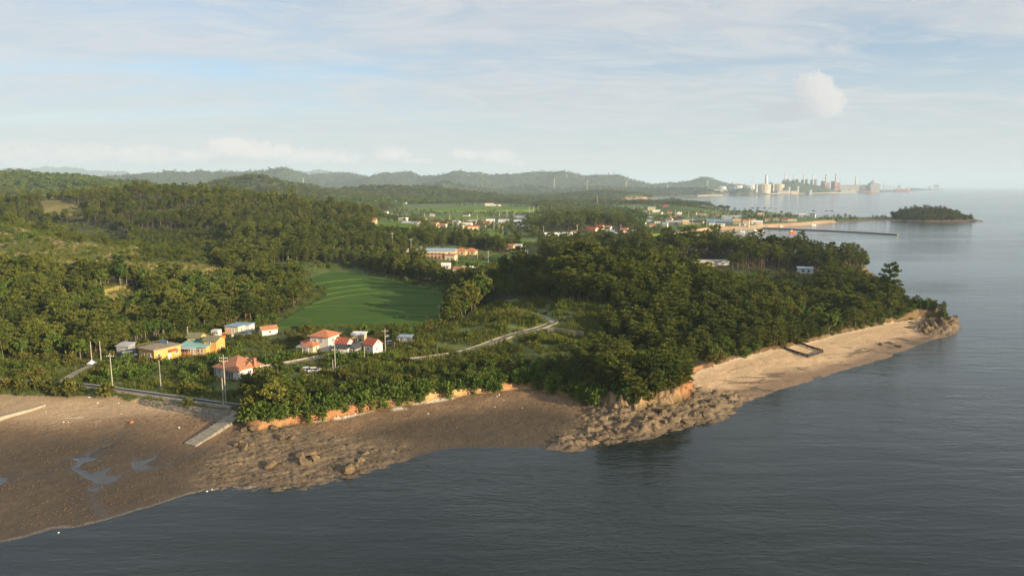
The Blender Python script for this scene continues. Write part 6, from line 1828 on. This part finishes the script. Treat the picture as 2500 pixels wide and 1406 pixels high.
stack('lone white chimney above the long coal shed', 2089, 450, 428, 3.6, 7000)
def plant_block(name, label, px0, px1, base, top, y, m, parts=(), dep=60.0, cat='power plant building', grp=None):
    x0, x1 = xat(px0, y), xat(px1, y); zb, zt = max(zat(base, y), 1.0), zat(top, y)
    t = empty(name, ((x0 + x1) / 2, y, zb)); tag(t, label, cat, grp)
    w = (x1 - x0) / 2
    MB().box(-w, w, -dep / 2, dep / 2, -60, zt - zb).build('hall', m, t)
    MB().box(-w - 1.5, w + 1.5, -dep / 2 - 1.5, dep / 2 + 1.5, zt - zb, zt - zb + 2.5).build('roof_edge', M_PLANT, t)
    n = max(2, int(w / 9))
    for i in range(n):
        x = -w + (i + 0.5) * 2 * w / n
        MB().box(x - w / n * 0.35, x + w / n * 0.35, -dep / 2 - 0.8, -dep / 2 + 0.5, (zt - zb) * 0.35, (zt - zb) * 0.62).build('window_band', M_PLANT_B if m is M_PALE else M_PALE, t)
    return t
for px, nm in ((1918, 'first'), (1940, 'second'), (1963, 'third'), (1986, 'fourth')):
    plant_block('boiler_house', 'twin grey boiler block behind the slim chimneys, ' + nm + ' left half', px - 5, px - 2.2, 451, 440, 6330, M_PLANT)
    plant_block('boiler_house', 'twin grey boiler block behind the slim chimneys, ' + nm + ' right half', px + 1, px + 5, 451, 438.5, 6360, M_PLANT)
for px, nm in ((2015, 'left'), (2040, 'right')):
    plant_block('boiler_house', 'brown lattice boiler house under the ' + nm + ' banded chimney', px - 6, px + 7, 458, 447, 6540, M_PLANT_B)
    plant_block('boiler_house', 'narrow red frame tower beside the ' + nm + ' banded chimney', px - 8, px - 3.5, 458, 443, 6560, M_STACK_R)
plant_block('coal_shed', 'very long low grey coal shed along the harbour', 2046, 2144, 458, 452.3, 6900, M_PLANT)
plant_block('coal_shed', 'tall dark coal hall at the right end of the long shed', 2122, 2143, 459, 449.3, 6850, M_PLANT)
t = empty('coal_heap_roof', (xat(2130, 6860), 6860, zat(449.6, 6860))); tag(t, 'peaked grey dome above the coal hall', 'power plant building')
MB().lathe([(40, -4), (38, 4), (24, 16), (9, 28), (1, 32)], 14).build('shell', M_PLANT, t)
MB().box(-5, 5, -5, 5, 30, 40).build('lantern', M_PLANT, t)
for a, b, c, d, y, m, lab in ((1740, 1775, 468, 463, 5000, M_PALE, 'low pale sheds at the left of the tanks'), (1898, 1925, 469, 466, 5150, M_PALE, 'low pale sheds right of the cream tanks'), (1930, 1945, 470, 466.8, 5200, M_TANK, 'cream pump house near the jetty'), (1975, 1982, 471, 464, 5250, M_PALE, 'tall pale transfer tower at the jetty'),
                         (2028, 2044, 468, 462.5, 6300, M_TANK, 'stepped cream building under the banded chimneys'), (2052, 2075, 467, 464.6, 6500, M_PALE, 'white harbour sheds left of the red ships'), (2075, 2088, 466, 462.5, 6600, M_PALE, 'white office block behind the red ships'), (1925, 1928, 466, 457, 5200, M_STACK, 'thin white silo right of the tanks'), (1946, 1949, 468, 455, 5250, M_STACK, 'tall thin white tank near the jetty'),
                         (1880, 1884, 449, 446, 5300, M_PLANT, 'pipe rack top beside the wide chimney'), (1845, 1849, 464, 451, 5180, M_STACK, 'white column between grey and cream tanks'), (1886, 1889, 464, 450, 5180, M_STACK, 'white column between the two cream tanks')):
    plant_block('harbour_building', lab, a, b, c, d, y, m, dep=30)
for a, b, py, lab in ((1700, 1762, 481, 'low pale shore wall under the far wood'), (1870, 1985, 475.4, 'long pale jetty before the storage tanks'), (1985, 2090, 474.0, 'long pale jetty running toward the red ships')):
    C_ = np.array([(*at(a, py, 0), 0.0), (*at((a + b) / 2, py - 0.6, 0), 0.0), (*at(b, py - (1.6 if a > 1900 else 0.9), 0), 0.0)])
    t = empty('jetty', C_[0]); tag(t, lab, 'jetty')
    mb = MB()
    for p, q in zip(C_[:-1] - C_[0], C_[1:] - C_[0]):
        d = Vector(q - p).normalized(); n = Vector((-d.y, d.x, 0)) * 9
        V = [Vector(p) - n, Vector(q) - n, Vector(q) + n, Vector(p) + n]
        mb.add([(v.x, v.y, 5) for v in V] + [(v.x, v.y, 9) for v in V], [(0, 3, 2, 1), (4, 5, 6, 7), (0, 1, 5, 4), (1, 2, 6, 5), (2, 3, 7, 6), (3, 0, 4, 7)])
        L = (Vector(q) - Vector(p)).length
        for i in range(int(L / 40)):
            v = Vector(p) + d * (i * 40)
            MB().box(v.x - 2, v.x + 2, v.y - 2, v.y + 2, -3, 5).build('pile', M_PLANT, t)
    mb.build('deck', M_PALE, t)
def ship(label, px, py, wpx, rot, hullm, grp='cargo ships at the harbour'):
    x, y = at(px, py, 0); L = wpx / FPX * y
    t = empty('cargo_ship', (x, y, -4), rad(rot)); tag(t, label, 'ship', grp)
    D = L * 0.085 + 6
    hull_mesh(L, L * 0.16, D).build('hull', hullm, t)
    s = MB().box(-L * 0.46, -L * 0.36, -L * 0.06, L * 0.06, D, D + L * 0.13).build('superstructure', M_TANK, t)
    MB().box(-L * 0.44, -L * 0.40, -L * 0.02, L * 0.02, D + L * 0.13, D + L * 0.18).build('funnel', M_STACK_R, s)
    for k in range(4):
        cx = -L * 0.25 + k * L * 0.18
        MB().tube((cx, 0, D), (cx, 0, D + L * 0.16), L * 0.012, L * 0.008, 6).build('mast', M_PLANT, t)
        MB().box(cx + L * 0.03, cx + L * 0.14, -L * 0.05, L * 0.05, D, D + L * 0.02).build('hatch', M_PLANT, t)
ship('red hulled cargo ship with cream bridge, nearest the coal shed', 2117, 470.5, 26, 178, M_STACK_R)
ship('red hulled cargo ship half behind the nearest one', 2136, 469.6, 22, 178, M_STACK_R)
ship('red hulled cargo ship lying alone before the dark islet', 2200, 468.3, 40, 178, M_STACK_R)
ship('small red and white ship at the far right of the harbour', 2296, 463.6, 14, 178, M_STACK_R)
ship('small dark tug left of the red cargo ships', 2088, 470.5, 12, 170, M_PLANT)
ship('tiny vessel alone on the open sea horizon', 2462, 462.6, 8, 60, M_PLANT_B, 'vessels on the open sea')
def crane(label, px, base, top, y):
    x, zb, zt = xat(px, y), max(zat(base, y), 2.0), zat(top, y)
    t = empty('harbour_crane', (x, y, zb)); tag(t, label, 'crane', 'harbour cranes')
    h = zt - zb; w = h * 0.16
    for sx in (-1, 1):
        for sy in (-1, 1):
            MB().tube((sx * w, sy * w, -6), (sx * w * 0.5, sy * w * 0.5, h * 0.6), 1.4, n=5).build('leg', M_PLANT, t)
    MB().box(-w * 0.9, w * 0.9, -w * 0.7, w * 0.7, h * 0.58, h * 0.75).build('machine_house', M_PLANT, t)
    MB().tube((0, 0, h * 0.7), (h * 0.55, 0, h), 2.0, 1.2, 5).build('boom', M_PLANT, t)
    MB().tube((0, 0, h * 0.7), (-h * 0.3, 0, h * 0.85), 1.6, 1.2, 5).build('counter_boom', M_PLANT, t)
for px, b, tp, y, lab in ((2104, 468, 452, 6600, 'grey unloading crane left of the red ships, first'), (2110, 468, 453, 6620, 'grey unloading crane left of the red ships, second'), (2126, 467, 448, 6700, 'pale crane between the two near red ships'), (2196, 466, 449, 7300, 'white crane over the lone red ship'), (2270, 463, 454, 8300, 'small crane right of the dark islet'), (2283, 463, 449, 8400, 'tilted crane pair at the far right, left one'), (2289, 463, 449, 8400, 'tilted crane pair at the far right, right one')):
    crane(lab, px, b, tp, y)
t = empty('conveyor', (xat(2145, 6900), 6900, 0)); tag(t, 'sloping conveyor gallery from the coal hall to the islet', 'conveyor')
e = Vector((xat(2192, 7300) - xat(2145, 6900), 400, 0))
MB().tube((0, 0, zat(451, 6900)), (e.x, e.y, zat(456, 7300)), 4.5, n=6).build('gallery', M_PLANT, t)
for i in range(6):
    f = (i + 0.5) / 6
    MB().tube((e.x * f, e.y * f, -4), (e.x * f, e.y * f, zat(451, 6900) * (1 - f) + zat(456, 7300) * f), 2.0, n=5).build('support', M_PLANT, t)
def pylon(px, base, top, y, label):
    x, zb = xat(px, y), zat(base, y)
    g = hz(x, y); h = zat(top, y) - zb
    t = empty('transmission_tower', (x, y, g)); tag(t, label, 'pylon', 'transmission towers on the hills')
    w = h * 0.11; s = y / 5000.0 * 0.55
    hh = zb - g + h
    for sx in (-1, 1):
        for sy in (-1, 1):
            MB().tube((sx * w, sy * w, -3), (sx * w * 0.12, sy * w * 0.12, hh), s, s * 0.8, 4).build('leg', M_STACK, t)
    for k, f in enumerate((0.62, 0.77, 0.92)):
        MB().tube((-w * (1.6 - 0.25 * k), 0, hh * f), (w * (1.6 - 0.25 * k), 0, hh * f), s * 0.8, n=4).build('crossarm', M_STACK, t)
    for k in range(4):
        f, f2 = k * 0.2, (k + 1) * 0.2
        a, b = w * (1 - 0.88 * f), w * (1 - 0.88 * f2)
        MB().tube((-a, -a, hh * f), (b, -b, hh * f2), s * 0.6, n=3).tube((a, -a, hh * f), (-b, -b, hh * f2), s * 0.6, n=3).build('bracing', M_STACK, t)
PYL = sorted(((1353, 450, 433, 4700), (1383, 441, 427, 5900), (1434, 452, 440, 4700), (1529, 453, 439, 5000), (1630, 462, 449, 4900), (1727, 456, 441, 6300), (1144, 441, 426, 5800), (741, 446, 434, 4800), (1107, 428, 416, 6000), (1313, 427, 416, 6200), (1326, 427, 415, 6200), (1475, 431, 421, 6400), (1533, 440, 429, 6500), (1837, 452, 430, 5700), (1760, 452, 441, 6600), (1789, 454, 444, 6600), (2100, 452, 441, 7200), (2160, 455, 442, 7300), (2050, 450, 436, 7300)))
ORD = ['first', 'second', 'third', 'fourth', 'fifth', 'sixth', 'seventh', 'eighth', 'ninth', 'tenth', 'eleventh', 'twelfth', 'thirteenth', 'fourteenth', 'fifteenth', 'sixteenth', 'seventeenth', 'eighteenth', 'nineteenth', 'twentieth']
for i, (px, b, tp, y) in enumerate(PYL):
    pylon(px, b, tp, y, 'pale lattice transmission tower, ' + ORD[i] + ' from the left along the skyline')
# ------------------------------------------------------------------ woods, scrub, grass
def in_open(PX, PY, Y, skip=()):
    r = np.zeros(PX.shape, bool); which = np.full(PX.shape, -1)
    for i, (k, (poly, a, b)) in enumerate(OPEN.items()):
        if k in skip: continue
        m = pix_poly_mask(poly, PX, PY, Y, a, b)
        which[m & ~r] = i
        r |= m
    return r, which
OPEN_KEYS = list(OPEN)
MARKS = [((1960, 850), 'the black net frame'), ((2290, 795), 'the boulder heap at the headland tip'), ((2140, 800), 'the outer half of the sand beach'), ((1840, 868), 'the inner half of the sand beach'), ((1570, 985), 'the tall pale cliff'), ((1700, 905), 'the bend between cliff and sand beach'),
         ((1380, 820), 'the concrete retaining wall'), ((1300, 955), 'the reddish bank of the tidal flat'), ((1080, 975), 'the long strip of pale shell sand'), ((870, 1010), 'the short strip of pale shell sand'), ((600, 1015), 'the boat ramp'), ((575, 928), 'the white villa'), ((370, 880), 'the yellow house'),
         ((500, 860), 'the guesthouse lofts'), ((570, 815), 'the cream prefab'), ((680, 785), 'the lower corner of the rice field'), ((1095, 745), 'the right edge of the rice field'), ((300, 715), 'the grassy grave clearing'), ((224, 880), 'the garden canopy'), ((60, 890), 'the left end of the shore road'),
         ((1450, 760), 'the upper grassy terrace'), ((1600, 760), 'the wooded crest behind the cliff'), ((1750, 780), 'the middle of the headland slope'), ((1990, 720), 'the farm field on the headland'), ((1180, 720), 'the dark hollow right of the rice field'), ((800, 860), 'the orange roofed house'), ((150, 780), 'the foot of the left hillside'), ((450, 760), 'the slope above the prefab yard')]
MG = gpts([m[0] for m in MARKS], 5.0)
def nearest_mark(x, y):
    k = int(np.argmin((MG[:, 0] - x) ** 2 + (MG[:, 1] - y) ** 2))
    return k, MARKS[k][1]
def plant_woods():
    rng = np.random.default_rng(7)
    X, Y = jitter_points(165, 640, lambda y: max(3.3, 0.0092 * y), 0.86, rng)
    X2, Y2 = jitter_points(640, 1500, lambda y: 0.0098 * y, 0.84, rng)
    X3, Y3 = jitter_points(1500, 7200, lambda y: 0.0088 * y, 0.80, rng)
    Xi, Yi = np.meshgrid(np.arange(645, 815, 4.6), np.arange(1185, 1330, 5.0))
    Xi, Yi = Xi.ravel() + rng.uniform(-2, 2, Xi.size), Yi.ravel() + rng.uniform(-2, 2, Xi.size)
    X, Y = np.concatenate([X, X2, X3, Xi]), np.concatenate([Y, Y2, Y3, Yi])
    Z, M = height(X, Y)
    PX, PY = topix(X, Y, Z)
    op, which = in_open(PX, PY, Y)
    land = (M['dB'] > np.where((PX > 1280) & (PX < 1450) & (Y < 260), 0.8, np.where((PX > 1450) & (PX < 1715) & (Y < 225), 2.4, np.where((PX > 1715) & (Y < 420), 0.9, 1.6)))) | ((M['dI'] > 3.5) & (Z > 1.5) & (X < at(2362, 536)[0]))
    land &= ~((X > at(2035, 543)[0]) & (Y > 900) & (Y < 1500) & (M['dI'] < 2))
    land &= ~((Y > 4500) & (Z < 16) & (X > at(1740, 480)[0]))          # the works stand on bare ground
    wood = land & ~op & clear_of(X, Y, 1.5)
    strip = (PX > 590) & (PX < 1330) & (PY > 880) & (Y < 215)             # scrubby cliff edge
    # tree kind by place
    nz = fbm(X / 30, Y / 30, 3, 201)
    broad = nz > 0.60
    broad |= (Y < 260) & (PX < 760) & (fbm(X / 14, Y / 14, 3, 207) > 0.56)
    broad |= strip & (rng.random(len(X)) < 0.62)
    tall = (~broad) & (((Y > 430) & (Y < 560) & (PX > 1280)) | ((Y > 520) & (Y < 800) & (PX < 760) & (nz > 0.42)))
    isl = (M['dI'] > 0) & (Y < 3000)
    far = Y > 760
    near = wood & ~far
    h = np.ones(len(X))
    h *= (0.60 + 0.52 * fbm(X / 18, Y / 18, 2, 211)) * np.exp(rng.normal(size=len(X)) * 0.17)
    h = np.where(strip, h * np.where(PX < 730, 0.80, np.where(PX < 1130, 0.50, np.where(PX < 1330, 0.50, 0.75))), h)
    h = np.where((Y > 275) & (Y < 350) & (PX > 1085) & (PX < 1180), h * 1.25, h)  # trees heightened here to throw more shade over the rice field
    h = np.where((Y > 290) & (Y < 520) & (PX > 1180) & (PX < 1330), h * 0.8, h)
    h = np.where((Y > 440) & (Y < 580) & (PX > 780) & (PX < 1100), h * 0.8, h)
    h = np.where((Y < 215) & (PX < 640), h * 0.8, h)
    h = np.where((Y < 218) & (PX > 1330) & (PX < 1450), h * 0.66, h)
    h = np.where((PX > 1450) & (Y < 420), h * 0.86, h)
    h = np.where((PX > 2195) & (Y < 340), h * 0.6, h)
    h = np.where((Y > 430) & (Y < 560) & (PX > 1280), h * 0.98, h)
    h = np.where((Y > 480) & (Y < 800) & (PX < 700), h * 0.88, h)
    P = np.stack([X, Y, Z - 0.15], 1)
    # the individual trees: the nearest of each kind
    vis = near & (PX > -30) & (PX < 2530)
    dist = np.hypot(X, Y)
    used = np.zeros(len(X), bool)
    def region(i):
        k, nm = nearest_mark(X[i], Y[i])
        return ('at the wood edge by ' if M['dB'][i] < 7 or k in (11, 12, 13, 14) else 'in the wood near ') + nm
    def size_word(i):
        return 'small ' if h[i] < 0.62 else 'tall ' if h[i] > 1.0 else ''
    def individuals(sel, kind, name, what, cat, most, group):
        ids = np.where(vis & sel)[0]
        ids = ids[np.argsort(dist[ids] / h[ids])][:most]
        for i in ids:
            tm, cm, _ = PROTO[kind][int(rng.integers(len(PROTO[kind])))]
            t = empty(name, P[i], rng.random() * 6.283)
            s = h[i] * rng.uniform(0.85, 1.15)
            t.scale = (s * rng.uniform(0.9, 1.1), s * rng.uniform(0.9, 1.1), s)
            rg = region(i)
            tag(t, size_word(i) + what + ' ' + rg, cat, size_word(i) + group + ' ' + rg)
            for nm, me in (('trunk', tm), ('crown', cm)):
                o = bpy.data.objects.new(nm, me); o.parent = t; COL.objects.link(o)
            used[i] = True
    individuals(~broad & ~tall, 'pine', 'pine_tree', 'olive pine', 'pine tree', 300, 'pines')
    individuals(broad, 'broad', 'broadleaf_tree', 'leafy green tree', 'leafy tree', 220, 'leafy trees')
    rest = near & ~used
    for nm, sel, kinds, lab in (('pine_wood', rest & ~broad & ~tall, ['pine'], 'mass of olive pines covering the wooded slopes'),
                                ('tall_pine_wood', rest & tall, ['tallpine'], 'stand of tall pines with bare trunks'),
                                ('leafy_wood', rest & broad, ['broad'], 'mass of bright leafy trees among the pines')):
        scatter(nm, P[sel], h[sel], kinds, lab, 'woodland', 11)
    iw = wood & isl
    scatter('islet_pines', P[iw], 0.55 + 0.35 * rng.random(iw.sum()), ['tallpine', 'pine'], 'dark umbrella pines covering the round islet', 'woodland', 14)
    f = wood & far & ~isl
    sc = np.where(isl[f], 0.9, 0) + np.where(isl[f], 0, 1) * np.where(Y[f] > 1500, 0.0088 * Y[f] / 5.4, 0.0098 * Y[f] / 5.6)
    sc = np.minimum(sc, 2.6)
    s3 = np.stack([sc, sc, 0.85 + 0.14 * np.minimum(sc, 4)], 1) * (0.75 + 0.5 * fbm(X[f] / 60, Y[f] / 60, 3, 221))[:, None]
    fb = fbm(X[f] / 160, Y[f] / 160, 3, 231) > 0.52
    scatter('distant_pine_woods', P[f][~fb], s3[~fb], ['farpine'], 'far pine woods covering the hills behind the plain', 'woodland', 12)
    scatter('distant_leafy_woods', P[f][fb], s3[fb], ['farbroad'], 'far leafy woods mixed over the distant hills', 'woodland', 13)
PLOT_OUT = [at(a, b, 4.8) for a, b in resample(PC[0])] + [at(c[-1][0], c[-1][1], 4.8) for c in PC[1:-1]] + [at(a, b, 4.8) for a, b in resample(PC[-1])[::-1]] + [at(c[0][0], c[0][1], 4.8) for c in PC[1:-1]][::-1]
def in_plots(X, Y):
    return inside(PLOT_OUT, X, Y)
def plant_scrub():
    rng = np.random.default_rng(17)
    X, Y = jitter_points(160, 560, lambda y: max(1.6, 0.0085 * y), 0.86, rng)
    Z, M = height(X, Y)
    PX, PY = topix(X, Y, Z)
    op, which = in_open(PX, PY, Y)
    key = np.array(OPEN_KEYS + ['none'])[which]
    n = fbm(X / 8, Y / 8, 3, 301); n2 = fbm(X / 22, Y / 22, 3, 307)
    P = np.stack([X, Y, Z - 0.1], 1)
    free = clear_of(X, Y, 0.8)
    dense = {'valley': 0.54, 'terraces': 0.74, 'hillside clearing': 0.64, 'plantation': 0.0, 'headland farm': 0.56, 'village': 0.58, 'second clearing': 0.4}
    pad = (soft_in(PADDY_BASE, X, Y, 2) > 0.3) & ~(~in_plots(X, Y) & (n2 > 0.5))
    sel = np.zeros(len(X), bool)
    for k, t in dense.items():
        sel |= op & (key == k) & (n > t)
    edge = (M['dB'] > 0.1) & (M['dB'] < 5.0) & (Y < 420)
    sel |= edge & (n > 0.27) & (PX > 590)
    sel |= (M['dB'] > -1.0) & (M['dB'] < 9.0) & (Y < 260) & (PX > 1280) & (PX < 1460)
    under = (M['dB'] > 2) & ~op & (rng.random(len(X)) < 0.22)
    sel = (sel | under) & free & ~pad & (M['dB'] > -0.6)
    roadside = (PX < 600) & (PY > 940)
    sel &= ~roadside | (rng.random(len(X)) < 0.5)
    sel &= ~((PX > 1455) & (PX < 1715) & (PY > 900) & (M['dB'] < 2.6))
    leafy = n2 > 0.5
    vis = sel & (PX > -20) & (PX < 2520)
    ids = np.where(vis & (Y < 240) & ~under)[0]
    ids = ids[np.argsort(Y[ids])][:220]
    used = np.zeros(len(X), bool)
    for i in ids:
        kind = 'bush' if leafy[i] else 'shrub'
        tm, cm, _ = PROTO[kind][int(rng.integers(len(PROTO[kind])))]
        t = empty('shrub', P[i], rng.random() * 6.283)
        s = rng.uniform(0.8, 1.5) * (1.25 if M['dB'][i] < 3 else 1.0); t.scale = (s, s, s * rng.uniform(0.8, 1.2))
        where = ('on the bank edge by ' if M['dB'][i] < 6 else 'in the scrub near ') + nearest_mark(X[i], Y[i])[1]
        big = 'large ' if s > 1.25 else 'small ' if s < 1.0 else ''
        tag(t, big + ('leafy green shrub ' if leafy[i] else 'dry olive shrub ') + where, 'shrub', big + ('green' if leafy[i] else 'olive') + ' shrubs ' + where)
        for nm, me in (('stem', tm), ('foliage', cm)):
            o = bpy.data.objects.new(nm, me); o.parent = t; COL.objects.link(o)
        used[i] = True
    r = sel & ~used
    scatter('scrub', P[r & ~leafy], rng.uniform(0.6, 1.3, (r & ~leafy).sum()), ['shrub'], 'dry olive scrub over the clearings and under the trees', 'scrub', 21)
    scatter('undergrowth', P[r & leafy], rng.uniform(0.6, 1.3, (r & leafy).sum()), ['bush'], 'leafy green undergrowth over banks and clearings', 'scrub', 22)
def plant_grass():
    rng = np.random.default_rng(27)
    X, Y = jitter_points(165, 470, lambda y: max(1.05, 0.0052 * y), 0.80, rng)
    Z, M = height(X, Y)
    PX, PY = topix(X, Y, Z)
    op, which = in_open(PX, PY, Y)
    key = np.array(OPEN_KEYS + ['none'])[which]
    pad = in_plots(X, Y)
    sel = op & ~pad & (M['dB'] > 0.3) & clear_of(X, Y, 0.3) & (fbm(X / 6, Y / 6, 3, 401) > 0.36)
    P = np.stack([X, Y, Z - 0.08], 1)[sel]
    sc = (np.where(key == 'terraces', 1.1, 0.8) * (0.6 + 0.8 * fbm(X / 12, Y / 12, 2, 407)))[sel]
    scatter('tall_grass', P, sc, ['grass'], 'tall yellow-green grass on banks, terraces and clearings', 'grass', 31)
plant_woods()
plant_scrub()
plant_grass()

def plant_young():
    """rows of young pines on the cleared slopes"""
    rng = np.random.default_rng(37)
    X, Y = jitter_points(330, 780, lambda y: 2.6 + 0.001 * y, 0.80, rng)
    Z = grid_h(X, Y)
    PX, PY = topix(X, Y, Z)
    sel = np.zeros(len(X), bool)
    for k, f in (('plantation', 0.95), ('second clearing', 0.5), ('hillside clearing', 0.05)):
        poly, a, b = OPEN[k]
        sel |= pix_poly_mask(poly, PX, PY, Y, a, b) & (rng.random(len(X)) < f)
    P = np.stack([X, Y, Z - 0.1], 1)[sel]
    scatter('young_pines', P, rng.uniform(0.20, 0.36, len(P)), ['pine'], 'rows of young pines planted on the cleared hillside', 'young pines', 33)
plant_young()

def plant_plain():
    """trees and hedges dotted over the far plain"""
    rng = np.random.default_rng(47)
    X, Y = jitter_points(570, 2100, lambda y: 0.0075 * y, 0.70, rng)
    Z, M = height(X, Y)
    PX, PY = topix(X, Y, Z)
    poly, a, b = OPEN['plain']
    sel = pix_poly_mask(poly, PX, PY, Y, a, b) & (M['dB'] > 4)
    n = fbm(X / 45, Y / 28, 3, 601)
    fld = np.zeros(len(X), bool)
    for q in FIELDS:
        fld |= inside(q, X, Y)
    sel &= ~fld & (n > 0.54) & clear_of(X, Y, 1.5) & ((rng.random(len(X)) < 0.6) | (n > 0.6))
    P = np.stack([X, Y, Z - 0.2], 1)[sel]
    sc = rng.uniform(0.25, 0.75, len(P)) * (0.8 + Y[sel] / 4000)
    scatter('field_trees', P, sc, ['farbroad', 'farpine'], 'trees and hedges dotted between the fields of the plain', 'field trees', 49, 0.3)
plant_plain()
# ------------------------------------------------------------------ air
def build_haze():
    m = bpy.data.materials.new('haze air'); m.use_nodes = True
    nt = m.node_tree; nt.nodes.clear()
    v = node(nt, 'ShaderNodeVolumePrincipled')
    v.inputs['Color'].default_value = (0.62, 0.80, 1.0, 1)
    v.inputs['Density'].default_value = 7.0e-5
    v.inputs['Anisotropy'].default_value = 0.0
    out = node(nt, 'ShaderNodeOutputMaterial')
    nt.links.new(v.outputs[0], out.inputs['Volume'])
    b = MB().box(-75000, 75000, -7000, 75000, -8, 520)
    o = b.build('haze', m)
    tag(o, kind='stuff')
build_haze()
